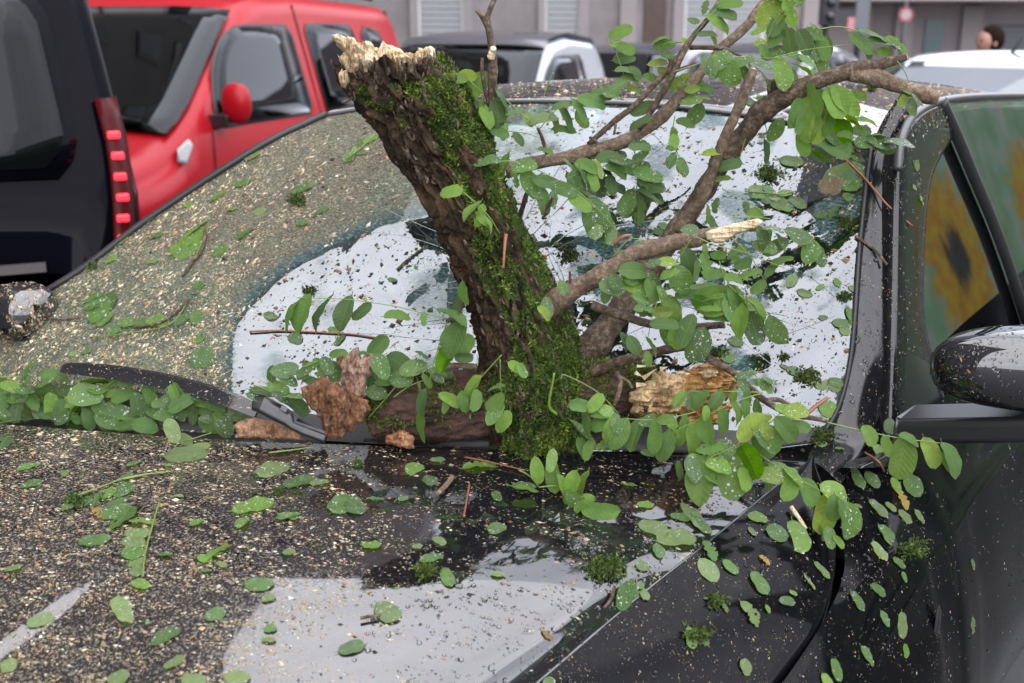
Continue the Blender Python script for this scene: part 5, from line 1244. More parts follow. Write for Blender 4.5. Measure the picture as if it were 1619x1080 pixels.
spray(*Z1, 1.66, [[(60, 460), (250, 400), (430, 365), (700, 372), (850, 350)]], [(275, 415, 100, 80), (335, 420, 130, 100), (365, 390, 115, -35), (420, 460, 150, 60), (495, 400, 125, -20), (510, 470, 110, 60), (625, 410, 115, 20), (640, 510, 130, 60), (750, 465, 180, 80), (755, 555, 100, 60), (890, 445, 130, 35), (960, 495, 90, 60), (840, 365, 80, 30), (830, 510, 100, 80), (915, 390, 100, 40), (300, 450, 90, 80), (560, 470, 100, 70)], wet=.95, mix=dict(mid=3, blue=3, light=2))
spray(*Z1, 1.80, [[(120, 470), (150, 520), (180, 600)]], [(150, 490, 80, 0), (270, 570, 75, 20), (180, 570, 80, -10), (120, 570, 70, 100), (170, 640, 125, -10), (190, 735, 140, -60), (75, 530, 90, -30), (130, 790, 90, 20), (220, 540, 70, 10), (90, 590, 80, 40), (60, 500, 80, 10), (20, 560, 90, 20), (240, 620, 90, 0)], mix=BACKLIT, wet=.3)
spray(*Z1, 1.74, [], [(600, 690, 120, 20), (720, 830, 130, 120), (650, 970, 120, 80), (640, 640, 90, 10), (560, 660, 90, 30)], wet=.5)
spray(*Z1, 1.64, [[(1090, 550), (1060, 620), (960, 760)], [(800, 720), (830, 790), (860, 860)]], [(850, 720, 160, 110), (860, 780, 130, 100), (960, 640, 180, 75), (1020, 660, 180, 70), (1090, 660, 170, 70), (1160, 640, 200, 50), (1000, 790, 200, 100), (1050, 790, 150, 110), (930, 800, 180, 100), (1240, 620, 90, 10), (890, 910, 150, 80), (1150, 830, 140, 60), (1200, 760, 160, 35), (1280, 770, 130, 10), (1160, 870, 90, 10), (900, 650, 120, 80)], mix=dict(mid=3, light=4, yel=2), wet=.1)
spray(*Z1, 1.68, [[(70, 740), (60, 800), (70, 840)], [(75, 950), (95, 1010), (110, 1080)]], [(60, 860, 80, 90), (55, 910, 90, 100), (45, 1020, 80, 120), (110, 1060, 90, 80)], wet=.2)
spray(*Z1, 1.60, [[(1490, 390), (1540, 460), (1565, 530)]], [(1530, 635, 80, 120), (1590, 680, 100, 80), (1620, 640, 80, 40), (1570, 600, 70, 30)], wet=.2)
spray(*Z1, 1.68, [[(530, 860), (500, 950), (480, 1040)]], [(300, 980, 90, 0), (415, 1050, 130, -10), (330, 1060, 90, 20)], wet=.2)
# round the vertical twig and the far upper middle
spray(*ZB, 1.80, [[(1350, 180), (1395, 310), (1440, 440)]], [(1390, 145, 85, -20), (1395, 210, 80, 0), (1415, 220, 70, 30), (1410, 265, 85, -10), (1420, 320, 85, 0), (1455, 335, 60, 60), (1440, 370, 80, 10), (1445, 405, 60, 20)], mix=BACKLIT, wet=.1)
spray(*ZB, 1.80, [[(1535, 300), (1540, 370), (1560, 400)]], [(1590, 210, 80, -10), (1575, 250, 80, 0), (1560, 290, 70, 0), (1530, 355, 60, 20), (1600, 330, 70, 20), (1570, 180, 60, -20)], mix=BACKLIT, wet=.2)
spray(*ZB, 1.64, [[(680, 350), (760, 420), (860, 470)]], [(640, 365, 80, 0), (730, 395, 120, 130), (750, 490, 80, 110), (845, 450, 120, 60), (830, 510, 110, 80), (905, 515, 70, -10), (855, 560, 60, 0), (840, 610, 70, 10), (925, 635, 60, 50), (690, 350, 70, 10), (780, 530, 90, 70), (660, 400, 70, -40)], wet=.2)
spray(*ZB, 1.73, [[(870, 460), (950, 530), (1020, 590)], [(1020, 590), (1100, 500), (1210, 450), (1300, 430)], [(880, 600), (960, 610), (1020, 630)]], [(1040, 540, 110, -20), (1090, 560, 80, 80), (1140, 540, 100, 60), (1180, 480, 90, -20), (1205, 500, 110, 60), (1260, 465, 110, 15), (1350, 415, 130, -40), (1350, 440, 90, 20), (1215, 540, 80, 60), (1120, 480, 80, -20), (1300, 420, 90, -10), (970, 545, 60, 60), (1130, 590, 90, 10), (1050, 690, 60, 20), (860, 600, 70, 100)], mix=dict(pale=2, blue=3, mid=2), wet=.5)
spray(*ZB, 1.60, [[(820, 740), (920, 740), (1060, 800), (1200, 880), (1290, 960), (1380, 1060)]], [(780, 740, 100, -10), (850, 780, 130, 110), (950, 765, 95, -5), (905, 810, 80, 70), (980, 840, 120, 60), (1050, 830, 100, 10), (1130, 865, 110, 20), (1205, 925, 100, 35), (1040, 920, 110, 80), (1080, 910, 60, 90), (1270, 1000, 150, 80), (1330, 1040, 130, 75), (1000, 880, 70, 40), (730, 750, 80, 150)], mix=dict(blue=3, mid=3, light=2), wet=.6)
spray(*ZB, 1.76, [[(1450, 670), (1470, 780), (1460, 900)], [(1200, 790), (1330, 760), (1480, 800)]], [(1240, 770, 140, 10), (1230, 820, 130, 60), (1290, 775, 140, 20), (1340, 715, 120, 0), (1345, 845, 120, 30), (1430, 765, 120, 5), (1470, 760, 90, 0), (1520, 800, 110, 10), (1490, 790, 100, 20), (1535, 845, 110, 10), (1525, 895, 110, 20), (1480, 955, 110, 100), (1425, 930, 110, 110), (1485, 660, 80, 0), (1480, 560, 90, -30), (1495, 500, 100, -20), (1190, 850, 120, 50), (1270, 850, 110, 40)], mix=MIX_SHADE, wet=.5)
spray(*ZB, 1.50, [[(660, 870), (720, 920), (790, 990), (840, 1070)]], [(620, 878, 85, 170), (710, 960, 100, 130), (746, 985, 90, 110), (790, 1030, 60, 70), (770, 1010, 70, 40)], wet=.1, mix=dict(mid=2, light=3))
# middle right
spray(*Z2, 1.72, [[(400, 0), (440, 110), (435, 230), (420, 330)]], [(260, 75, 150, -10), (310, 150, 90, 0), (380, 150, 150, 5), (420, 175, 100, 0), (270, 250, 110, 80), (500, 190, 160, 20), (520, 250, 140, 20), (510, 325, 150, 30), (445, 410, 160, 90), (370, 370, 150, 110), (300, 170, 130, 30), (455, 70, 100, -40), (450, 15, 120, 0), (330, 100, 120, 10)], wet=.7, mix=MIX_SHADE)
spray(*Z2, 1.62, [[(0, 200), (60, 290), (200, 430), (290, 530), (350, 620)]], [(110, 140, 130, 20), (100, 220, 130, 70), (180, 150, 110, 60), (30, 240, 130, 80), (20, 290, 70, 60), (65, 370, 125, 30), (150, 480, 200, 80), (190, 420, 80, 20), (240, 555, 180, 80), (10, 130, 120, 40), (150, 230, 110, 70)], wet=.4)
spray(*Z2, 1.54, [[(280, 710), (340, 640), (400, 595), (500, 610)]], [(450, 640, 110, -20), (345, 690, 80, 0), (240, 960, 90, 110), (345, 860, 60, 80)], wet=.1)
spray(*Z2, 1.66, [[(980, 280), (1100, 330), (1200, 400), (1260, 450)]], [(660, 15, 70, 0), (655, 95, 80, 120), (720, 145, 100, 60), (910, 45, 90, 0), (1025, 125, 120, -20), (980, 215, 90, -10), (940, 385, 80, 100), (1195, 435, 100, 0), (885, 440, 110, 90), (905, 490, 80, 60)], wet=.15)
spray(*Z2, 1.50, [[(780, 600), (720, 690), (640, 800)], [(660, 960), (600, 1000), (550, 1060)]], [(415, 800, 160, 0), (460, 880, 200, -10), (400, 860, 80, 0), (530, 930, 140, 70), (270, 910, 140, 20), (540, 755, 80, -20), (620, 750, 110, 0), (760, 740, 150, 70), (640, 820, 110, -30), (720, 860, 170, 60), (640, 900, 100, -30), (750, 940, 130, -20), (590, 960, 110, 70), (470, 980, 120, 10), (480, 1050, 120, 20), (590, 1050, 110, 10), (660, 1030, 140, 60), (440, 820, 140, 30), (560, 870, 120, 60), (300, 880, 110, 60)], wet=.55)
spray(*Z2, 1.485, [[(800, 580), (940, 640), (1110, 680), (1250, 735), (1380, 785)], [(1040, 590), (1150, 700), (1210, 790), (1250, 870)]], [(870, 670, 70, 80), (960, 700, 95, 0), (1075, 680, 110, -30), (1060, 720, 90, 60), (1115, 755, 110, -20), (1155, 830, 130, -20), (1210, 905, 100, -40), (1300, 790, 110, -50), (1360, 740, 130, -20), (870, 770, 140, 80), (810, 800, 120, 100)], wet=.1, mix=dict(mid=4, light=3, blue=1))
spray(*Z2, 1.475, [[(960, 740), (990, 860), (1000, 980)]], [(930, 830, 120, -10), (1050, 860, 110, 10), (950, 930, 140, -15), (900, 960, 160, -10), (930, 1020, 160, -10), (1060, 1000, 190, 70), (1110, 1030, 180, 70), (1210, 1050, 160, 50), (860, 900, 150, -10), (850, 1000, 130, 20)], wet=.35, mix=dict(mid=4, light=3, blue=2))
spray(*Z2, 1.50, [[(1050, 460), (1160, 455), (1290, 470)], [(1400, 520), (1540, 590), (1618, 660)]], [(1330, 540, 160, 10), (1270, 580, 110, 100), (1240, 600, 130, 60), (1320, 650, 150, -30), (1470, 570, 160, 20), (1540, 680, 130, 110), (1600, 710, 120, 60), (1190, 535, 90, 0), (1250, 650, 130, 20), (1350, 620, 110, 60), (770, 530, 100, -10)], wet=.6)
spray(*Z3, 1.465, [[(770, 200), (860, 280), (960, 340), (1040, 410)]], [(820, 340, 240, 75), (860, 430, 200, 100), (970, 395, 190, 55), (940, 480, 190, 70), (710, 400, 150, 0), (690, 340, 180, -5), (1085, 500, 180, 60)], wet=.3)
spray(*Z3, 1.455, [[(320, 310), (290, 400), (260, 540)]], [(510, 500, 190, -70), (575, 590, 200, 110), (445, 540, 150, 80), (365, 460, 150, 5), (350, 380, 110, 0), (240, 360, 120, 0), (370, 520, 120, 70), (285, 600, 120, 60), (260, 680, 90, 80), (410, 370, 150, 60), (430, 400, 150, 80), (170, 590, 120, 60), (110, 570, 110, 70)], wet=.3)
spray(*Z3, 1.47, [[(920, 740), (960, 800), (1000, 880)]], [(890, 780, 120, -20), (950, 830, 70, 10), (1040, 820, 90, 20), (1010, 850, 110, 40), (870, 850, 110, 60), (960, 990, 100, 80)], wet=.7, mix=dict(blue=3, mid=2))
# the low sprays across the cowl
GL = dict(mid=4, light=3, deep=1.5)
spray(*Z4, 1.415, [[(1560, 245), (1400, 240), (1200, 238), (1080, 236)]], [(1030, 285, 110, 130), (1105, 285, 120, 110), (1165, 290, 130, 125), (1265, 290, 120, 125), (1375, 275, 90, 100), (1465, 270, 80, 80)], wet=.05, mix=dict(mid=3, light=3, blue=2))
spray(*Z4, 1.39, [[(1560, 248), (1400, 300), (1200, 395), (1000, 490)]], [(1385, 380, 140, 75), (1450, 345, 120, 80), (1310, 430, 150, 80), (1205, 480, 190, 80), (1200, 380, 90, 90), (1115, 540, 190, 85), (1045, 520, 140, 115), (930, 590, 180, 110), (980, 490, 150, 90), (1050, 430, 90, 110)], wet=.1, mix=GL)
spray(*Z4, 1.38, [[(1130, 370), (1000, 400), (850, 420), (680, 412)]], [(645, 510, 190, 115), (745, 515, 190, 110), (865, 525, 200, 95), (830, 420, 110, 160), (940, 420, 100, 170), (830, 630, 90, 10), (960, 550, 130, 95)], wet=.1, mix=GL)
spray(*Z4, 1.40, [[(270, 160), (300, 135), (500, 240), (640, 380)]], [(390, 320, 120, 5), (490, 310, 130, -50), (430, 430, 170, 80), (410, 480, 170, 40), (550, 430, 170, -30), (560, 360, 110, 20), (530, 390, 110, 0), (410, 600, 130, 70), (450, 610, 130, -70), (560, 590, 120, -10), (580, 480, 150, -70), (380, 350, 90, 10), (640, 460, 120, 60)], wet=.35, mix=dict(mid=3, light=2, blue=2))
spray(*Z4, 1.36, [[(1640, 415), (1500, 500), (1380, 590), (1200, 670)]], [(1510, 470, 230, -40), (1170, 800, 270, 100), (1360, 760, 290, 90), (1480, 680, 210, 65), (1570, 560, 170, 45), (1290, 630, 180, -30), (1280, 720, 150, 20), (1110, 740, 150, 70), (1025, 750, 120, 80), (1300, 780, 110, 90), (1390, 850, 150, 100), (1590, 780, 170, 80), (1590, 500, 120, 60), (1150, 680, 130, 20), (1240, 810, 100, 30), (1230, 600, 160, -10), (1440, 800, 130, 80)], wet=.6)
spray(*Z5, 1.36, [[(300, 215), (180, 320), (60, 410), (0, 445)], [(150, 470), (300, 570), (560, 715), (740, 820)]], [(300, 350, 130, 40), (330, 320, 180, 50), (390, 310, 150, -20), (420, 300, 130, 10), (200, 430, 190, 50), (250, 390, 180, 70), (235, 620, 150, 20), (350, 680, 170, 110), (390, 620, 140, 40), (475, 720, 170, 70), (575, 860, 230, 100), (650, 720, 180, 30), (740, 910, 220, 85), (570, 970, 110, 80), (615, 1010, 130, 80), (670, 1040, 90, 50), (640, 830, 160, 90), (400, 210, 140, 0), (330, 210, 120, 30), (700, 850, 150, 70), (290, 560, 120, 20)], wet=.35, mix=dict(mid=3, light=3, yel=1.2, blue=1))
spray(*Z5, 1.375, [[(600, 275), (800, 322), (1060, 375), (1260, 400), (1380, 415)]], [(1070, 505, 240, 95), (1255, 470, 180, 70), (1400, 510, 200, 70), (1370, 530, 130, 60), (1130, 380, 130, 25), (860, 360, 120, 70), (985, 430, 130, 70)], wet=0, mix=dict(light=3, mid=2, yel=1))
# left of the trunk
spray(*Z6, 1.52, [[(1250, 262), (1100, 225), (900, 178), (600, 135), (280, 125)]], [(230, 235, 180, 115), (315, 225, 220, 110), (440, 220, 210, 115), (585, 225, 200, 110), (700, 210, 130, 135), (925, 235, 140, 0), (1095, 260, 75, 90)], wet=0, mix=dict(deep=3, mid=3, light=1.5))
spray(*Z6, 1.53, [[(1245, 275), (1200, 400), (1150, 560), (1120, 715)]], [(1310, 160, 190, 110), (1270, 250, 180, 30), (1290, 390, 220, 115), (1240, 480, 200, 120), (1350, 430, 150, -50), (1350, 510, 100, 0), (1080, 800, 160, 100), (1070, 930, 200, 95), (1060, 690, 60, 80), (1180, 640, 80, 30), (1110, 660, 90, 60), (1340, 90, 130, 80)], wet=.05, mix=dict(deep=3, mid=3))
spray(*Z6, 1.47, [[(1590, 490), (1480, 610), (1350, 760)]], [(1400, 700, 160, 120), (1420, 780, 120, 100), (1340, 790, 120, 80), (1260, 780, 140, 30), (1230, 810, 100, 100)], wet=.05, mix=dict(mid=3, light=3))
spray(*Z6, 1.46, [[(1580, 520), (1585, 680), (1605, 870)]], [(1560, 700, 100, -20), (1545, 790, 130, 140), (1550, 870, 140, 130), (1600, 910, 130, 120), (1690, 570, 110, 30), (1720, 590, 90, 60)], wet=.05, mix=dict(mid=3, light=3))
spray(*ZB, 1.49, [[(1085, 330), (1060, 380), (1040, 440)]], [(1060, 420 + 983, 80, 80), (1040, 450 + 983, 70, 50), (1125, 330 + 983, 60, 80)], wet=.1)
# ------------------------------------------------------------ loose heaps and sprays lying on the car: things of their own
def heap(label, zone, d, stalks, leaves, mix=MIX_LIE, wet=.5, group=None, n_extra=0):
    t = thing('leaf_spray', label, 'leaves', group)
    ox, oy, s = zone
    for q in stalks: stem('stalk', [(ox + x * s, oy + y * s) for x, y in q], d, .0012, GREENST, t)
    for (x, y, ln, an) in leaves: air_leaf(ox + x * s, oy + y * s, ln * s, an, d, t, mix, wet)
    return t
LEFTM = dict(mid=4, deep=3, blue=3, light=2)
heap('thick heap of wet locust leaves at the far end of the wiper blade', Z7, 1.74, [[(0, 560), (130, 540), (320, 530)], [(0, 270), (100, 265), (200, 280)]], [(175, 230, 150, -60), (180, 285, 110, 80), (290, 300, 150, -20), (340, 255, 150, 10), (110, 390, 140, 0), (110, 470, 130, 100), (170, 490, 120, 110), (235, 475, 100, 80), (235, 390, 120, 60), (20, 480, 160, 90), (340, 460, 160, 80), (380, 490, 140, 100), (390, 370, 150, -20), (430, 510, 150, -40), (60, 330, 130, 20), (300, 390, 120, 40), (450, 430, 110, 0), (20, 400, 130, 80), (60, 540, 120, 10), (20, 300, 100, 30), (150, 340, 130, 10), (200, 420, 120, 50), (280, 350, 120, -20), (330, 520, 130, 10), (70, 440, 120, 60), (260, 430, 110, 80), (500, 530, 120, 30)], LEFTM, .5)
heap('middle heap of wet locust leaves below the wiper blade', Z7, 1.72, [[(450, 380), (520, 440), (570, 490)], [(580, 420), (680, 330), (740, 280)]], [(545, 390, 180, 0), (490, 480, 150, -60), (570, 520, 150, 80), (480, 570, 120, 0), (740, 520, 230, 15), (690, 560, 150, 20), (600, 300, 160, -10), (620, 340, 110, 0), (890, 460, 170, 75), (960, 400, 120, 60), (1010, 500, 120, 10), (1050, 460, 150, 20), (920, 580, 150, 10), (830, 580, 150, -10), (780, 390, 130, -20), (970, 335, 110, -20), (700, 300, 80, 0), (800, 310, 90, 0), (620, 450, 140, 60), (560, 450, 130, 20), (650, 570, 120, 10), (720, 370, 110, -10), (820, 540, 120, 10)], LEFTM, .45)
heap('heap of wet locust leaves tucked under the wiper arm', Z7, 1.66, [[(1220, 370), (1230, 440), (1240, 480)]], [(1100, 430, 120, 30), (1160, 400, 180, 60), (1160, 440, 150, -30), (1190, 480, 150, -40), (1320, 425, 150, 5), (1240, 510, 110, 100), (1290, 480, 120, 10), (1460, 505, 120, 5), (1540, 530, 110, 10), (1340, 580, 150, 20), (1430, 590, 130, 60), (1330, 530, 100, 0), (1110, 370, 100, 70), (1270, 390, 120, 10), (1400, 540, 110, 30), (1050, 520, 110, 10), (1120, 520, 120, 20), (1380, 460, 110, 20)], LEFTM, .45)
heap('pale upturned leaves lying on the bonnet edge below the leaf heap', Z7, 1.55, [[(1100, 690), (1220, 665), (1350, 625)], [(1240, 780), (1300, 720), (1350, 680)]], [(1100, 610, 140, 70), (1170, 670, 110, 20), (1250, 720, 150, -20), (1190, 760, 220, -5)], dict(pale=1), .2)
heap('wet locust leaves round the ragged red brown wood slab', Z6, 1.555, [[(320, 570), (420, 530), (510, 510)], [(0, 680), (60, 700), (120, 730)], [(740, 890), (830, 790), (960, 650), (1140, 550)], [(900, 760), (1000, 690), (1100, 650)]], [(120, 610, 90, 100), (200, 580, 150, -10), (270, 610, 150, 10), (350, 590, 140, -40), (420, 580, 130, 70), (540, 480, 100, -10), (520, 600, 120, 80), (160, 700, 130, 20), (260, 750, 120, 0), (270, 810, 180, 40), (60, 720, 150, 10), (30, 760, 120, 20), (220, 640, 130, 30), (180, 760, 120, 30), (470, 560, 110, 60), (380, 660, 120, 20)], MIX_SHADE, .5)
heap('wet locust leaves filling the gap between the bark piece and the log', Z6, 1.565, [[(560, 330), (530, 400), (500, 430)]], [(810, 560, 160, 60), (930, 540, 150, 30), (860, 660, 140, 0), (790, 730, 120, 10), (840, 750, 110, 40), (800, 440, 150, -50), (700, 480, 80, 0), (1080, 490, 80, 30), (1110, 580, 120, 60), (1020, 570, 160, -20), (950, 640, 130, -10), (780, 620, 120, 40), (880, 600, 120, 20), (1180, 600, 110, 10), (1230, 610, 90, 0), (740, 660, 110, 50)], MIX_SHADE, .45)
heap('curled upright locust leaf spray standing on the bonnet below the trunk foot', Z4, 1.37, [[(0, 740), (70, 780), (130, 850)], [(130, 850), (260, 850), (400, 960), (520, 1000)]], [(120, 745, 160, 80), (220, 780, 180, 85), (210, 680, 130, 100), (290, 860, 180, 70), (340, 830, 160, 110), (400, 850, 190, 110), (380, 940, 170, 40), (520, 1000, 220, 5), (420, 960, 140, -40), (40, 860, 140, 10)], dict(light=3, mid=3, pale=1), .2)
heap('dark wet leaves piled on the windscreen corner under the forked branch', Z1, 1.76, [[(1120, 960), (1200, 1040), (1240, 1078)]], [(1060, 930, 220, 35), (1170, 920, 130, 30), (1260, 840, 110, 0), (1290, 910, 110, 0), (1380, 900, 180, 10), (1500, 905, 160, 10), (1420, 930, 130, 20), (970, 980, 100, 40), (1260, 980, 90, 40), (1340, 870, 120, 0), (1100, 880, 130, 10), (1010, 1000, 120, 20), (1230, 1000, 100, 20)], dict(deep=4, blue=3, mid=1), .5)
# single loose leaves on the surfaces
def lie(px, py, ln, ang, name='leaf', label=None, group=None, mix=MIX_LIE, parent=None, meshes=None, cat_='leaf', color=None):
    h = glass_hit(px, py)
    if h is None: return None
    p, nn = np.array(h[0]), np.array(h[1])
    if nn.dot(TO_CAM) < 0: nn = -nn
    a = math.radians(ang); ia = IMG_R * math.cos(a) - IMG_UP * math.sin(a)
    x = ia + TO_CAM * (-(ia.dot(nn)) / max(.25, TO_CAM.dot(nn)))
    fs = 1 / np.linalg.norm(x); L3 = 1.08 * ln * p[1] / FPX / max(.5, fs)
    nn = nn + LRG.normal(0, .16, 3) * .8
    me = (meshes or LM_FLAT)[LRG.integers(len(meshes or LM_FLAT))] if LRG.random() > .12 else LM_TORN[LRG.integers(4)]
    o = obj(name, me, parent, label, cat_ if parent is None else None, group)
    basis(o, p + np.array(h[1]) * (.0025 if np.array(h[1]).dot(TO_CAM) > 0 else -.0025) - x / np.linalg.norm(x) * L3 * .5, x, nn, L3, LRG.uniform(.75, 1.25)); o.color = color or tone(LRG, mix)
    return o
H7 = (0, 680, 800 / 1619); H8 = (800, 680, 819 / 1619); C1 = (0, 0, 560 / 1619); C4 = (0, 340, 560 / 1619)
LOOSE = []
def lies(zone, L, label, group, mix=MIX_LIE):
    ox, oy, s = zone
    for (x, y, ln, an) in L:
        o = lie(ox + x * s, oy + y * s, ln * s, an + LRG.uniform(-8, 8), 'leaf', label, group, mix)
        if o is not None: LOOSE.append((o, ox + x * s, oy + y * s, ln * s, group))
def lying_spray(zone, label, stalk, leaves, mix=MIX_LIE):
    ox, oy, s = zone; t = thing('leaf_spray', label, 'leaves')
    P = []
    for x, y in stalk:
        h = glass_hit(ox + x * s, oy + y * s); P.append(np.array(h[0]) + np.array([0, 0, .005]))
    V, Fq = tube(cat(P, 6), .0011, 6); obj('stalk', mesh('stalk', V, Fq, GREENST), t)
    for (x, y, ln, an) in leaves: lie(ox + x * s, oy + y * s, ln * s, an, 'leaf', None, None, mix, t)
    return t
lying_spray(H7, 'round leafed locust spray lying on the gritty left of the bonnet', [(550, 142), (415, 160), (330, 190), (235, 225)], [(395, 195, 55, 60), (348, 205, 45, 80), (312, 220, 45, 80), (268, 235, 40, 90), (228, 243, 40, -60), (400, 155, 35, -40), (365, 245, 60, -40), (260, 210, 60, -20)])
lying_spray(H7, 'long locust spray of pale leaflets hanging down the bonnet from the round leafed one', [(512, 235), (485, 330), (465, 410), (458, 480)], [(400, 280, 80, -60), (455, 295, 100, 5), (440, 335, 90, 5), (425, 365, 85, 10), (425, 397, 80, 10), (440, 428, 55, -20), (440, 455, 50, 20), (450, 497, 70, 10), (375, 265, 60, -40)])
lying_spray(C4, 'pair of long green leaves on the upper left of the dirty windscreen', [(955, 60), (920, 150), (850, 280)], [(865, 120, 190, -40), (905, 60, 120, -45), (870, 165, 150, -20)], dict(mid=3, light=2))
lying_spray(C4, 'locust spray lying in the thick grit at the left of the windscreen', [(430, 570), (600, 550), (780, 510), (870, 390)], [(440, 405, 120, -10), (450, 440, 110, 60), (480, 480, 90, -45), (430, 380, 100, -20), (585, 495, 100, 0), (640, 500, 80, 10), (720, 490, 110, 10), (840, 480, 100, -30), (900, 470, 70, 80), (500, 400, 90, 60), (520, 530, 80, 0)], dict(mid=3, light=2, blue=2))
lying_spray(ZB, 'small bright locust spray on the windscreen left of the trunk', [(140, 740), (200, 690), (290, 610)], [(160, 720, 50, 80), (205, 655, 40, 60), (175, 690, 40, 90), (150, 725, 50, 0), (210, 705, 40, 0), (250, 640, 70, -40)], dict(light=3, mid=2))
lying_spray(Z2, 'flat locust spray lying on the windscreen by the yellow moss clump', [(1120, 310), (1240, 320), (1360, 330), (1440, 310)], [(1190, 280, 90, -10), (1265, 300, 70, 60), (1230, 310, 150, 0), (1270, 350, 80, 10), (1360, 390, 130, 25), (1330, 345, 80, 10), (1380, 310, 90, 0)])
WSL = 'loose wet locust leaf stuck flat on the broken windscreen'; BNL = 'loose wet locust leaf lying on the black bonnet'; FLL = 'loose wet locust leaf stuck on the black wing or pillar'
WG, BG, FG = 'loose leaves on the windscreen', 'loose leaves on the bonnet', 'loose leaves on the wing and pillar'
lies(Z2, [(1420, 110, 130, 15), (1130, 395, 70, 80), (1460, 370, 110, 40), (1410, 870, 90, 110), (1505, 945, 100, 20), (600, 520, 70, 30), (570, 560, 80, 20)], WSL, WG)
lies(Z3, [(760, 665, 120, 20), (1190, 755, 90, 20), (1130, 730, 60, 30), (1470, 190, 60, 60), (1570, 230, 60, 20), (1380, 415, 60, 0), (1550, 400, 120, 80), (1500, 450, 130, 0), (1520, 500, 80, 20), (820, 570, 100, 10), (1370, 850, 90, 0), (1460, 830, 100, 20), (1410, 1000, 130, 10), (1260, 260, 90, 20), (1180, 180, 90, -60), (1360, 220, 60, -30), (1450, 860, 90, 20)], WSL, WG)
lies(C4, [(700, 215, 70, 0), (1010, 165, 80, -30), (895, 360, 40, 0), (910, 325, 60, 0), (560, 120, 80, -40), (510, 205, 70, -20), (915, 565, 50, 60), (1380, 40, 60, 0), (1240, 465, 60, 10), (690, 20, 60, -30), (720, 100, 60, -20), (1120, 90, 90, -50)], WSL, WG)
lies(C1, [(1150, 710, 80, -25), (1380, 865, 110, -20), (1190, 970, 60, -5), (1475, 965, 60, -20), (1060, 960, 60, 0), (860, 940, 50, 0), (1600, 720, 70, -50), (1110, 840, 80, -20), (1000, 900, 90, -30)], WSL, WG)
lies(Z6, [(110, 245, 90, 20), (270, 390, 100, 20), (560, 395, 90, -50), (520, 330, 80, 10), (890, 10, 60, 10)], WSL, WG)
lies(Z7, [(470, 125, 60, 0), (560, 105, 70, -20), (1280, 25, 80, -40), (1300, 155, 170, -10), (490, 335, 80, 0), (740, 415, 80, -20), (720, 365, 90, 0)], WSL, WG)
lies(Z8, [(200, 640, 120, 15), (520, 740, 200, -5), (560, 790, 100, 10), (60, 820, 80, 60), (140, 915, 120, 20), (240, 890, 90, 30), (460, 950, 110, -60), (540, 860, 60, 60), (375, 965, 70, 10)], WSL, WG)
lies(Z7, [(205, 960, 120, -10), (180, 850, 130, -10), (410, 890, 50, 30), (1065, 840, 70, 0), (1140, 1040, 80, 0), (860, 830, 80, -20)], BNL, BG)
lies(H7, [(305, 355, 110, 0), (400, 575, 95, 45), (130, 612, 75, -10), (530, 665, 100, -15), (560, 745, 75, -30), (30, 757, 60, 10), (380, 795, 75, -20), (830, 497, 100, 5), (690, 595, 65, -20), (695, 395, 70, -30), (655, 415, 50, 10), (710, 435, 40, 10), (775, 300, 35, -60), (530, 402, 50, 0), (810, 245, 120, -10), (920, 280, 70, 10), (1020, 172, 65, 0), (960, 168, 90, -10), (1100, 240, 70, -30), (1135, 250, 60, 40), (1200, 225, 60, 0), (1330, 132, 50, -20), (1375, 165, 40, 40), (1540, 118, 120, -10), (1400, 100, 50, 0), (1590, 215, 40, 60), (1590, 320, 50, -30), (1405, 360, 45, 20), (1335, 377, 35, 0), (1380, 415, 80, -10), (1430, 475, 55, 60), (1590, 465, 45, 0), (1240, 585, 90, 35), (1190, 372, 60, -5), (1125, 700, 90, -15), (760, 795, 90, -5), (860, 675, 50, 10), (865, 640, 45, 0), (925, 395, 45, 0), (870, 130, 70, -20), (860, 542, 45, -10), (45, 445, 60, -10), (630, 300, 40, -20), (660, 455, 40, 0), (1290, 225, 35, 0), (620, 805, 90, 0)], BNL, BG)
lies(H8, [(55, 180, 80, 5), (385, 175, 40, 0), (435, 237, 55, 0), (545, 275, 70, 10), (580, 270, 80, 60), (610, 300, 70, 50), (460, 310, 100, 20), (530, 340, 130, -10), (475, 380, 40, 80), (635, 380, 60, 60), (630, 440, 80, 50), (785, 278, 65, 10), (845, 325, 80, 20), (905, 335, 90, 80), (768, 320, 30, 60), (700, 430, 60, 40), (790, 480, 80, 60), (945, 475, 60, 60), (985, 440, 70, 40), (875, 537, 60, 20), (895, 512, 30, 30), (760, 575, 100, 60), (575, 650, 70, 80), (610, 660, 60, 30), (745, 740, 60, 60), (680, 555, 40, 60), (425, 430, 50, 10), (375, 520, 90, -20), (430, 515, 40, 60), (415, 485, 30, 0), (130, 785, 40, 0), (815, 560, 30, 60)], BNL, BG)
lies(H8, [(1045, 415, 90, 60), (1095, 535, 75, 55), (920, 690, 60, -10), (1030, 750, 80, 65), (1125, 705, 80, 60), (1245, 690, 50, 80), (1235, 610, 90, 80), (1160, 500, 70, 40), (1165, 380, 60, 65), (1185, 325, 60, 55), (1240, 460, 40, 60), (1225, 415, 60, 40), (1455, 420, 40, 70), (1455, 610, 60, 80), (1000, 790, 70, 60), (1180, 590, 60, 60)], FLL, FG)
lies(Z5, [(925, 465, 100, 60), (790, 635, 130, 80), (880, 645, 120, 60), (920, 830, 150, 50), (960, 1000, 130, 65), (1180, 880, 110, 50), (1140, 680, 160, 60), (1030, 680, 100, 70), (1000, 820, 90, 40), (790, 815, 60, 20), (1090, 880, 120, 50), (1000, 300, 100, 85), (560, 410, 60, 60), (675, 450, 60, 10)], FLL, FG)
lies(Z8, [(985, 875, 60, 40), (955, 665, 60, 40), (940, 795, 40, 0)], FLL, FG)
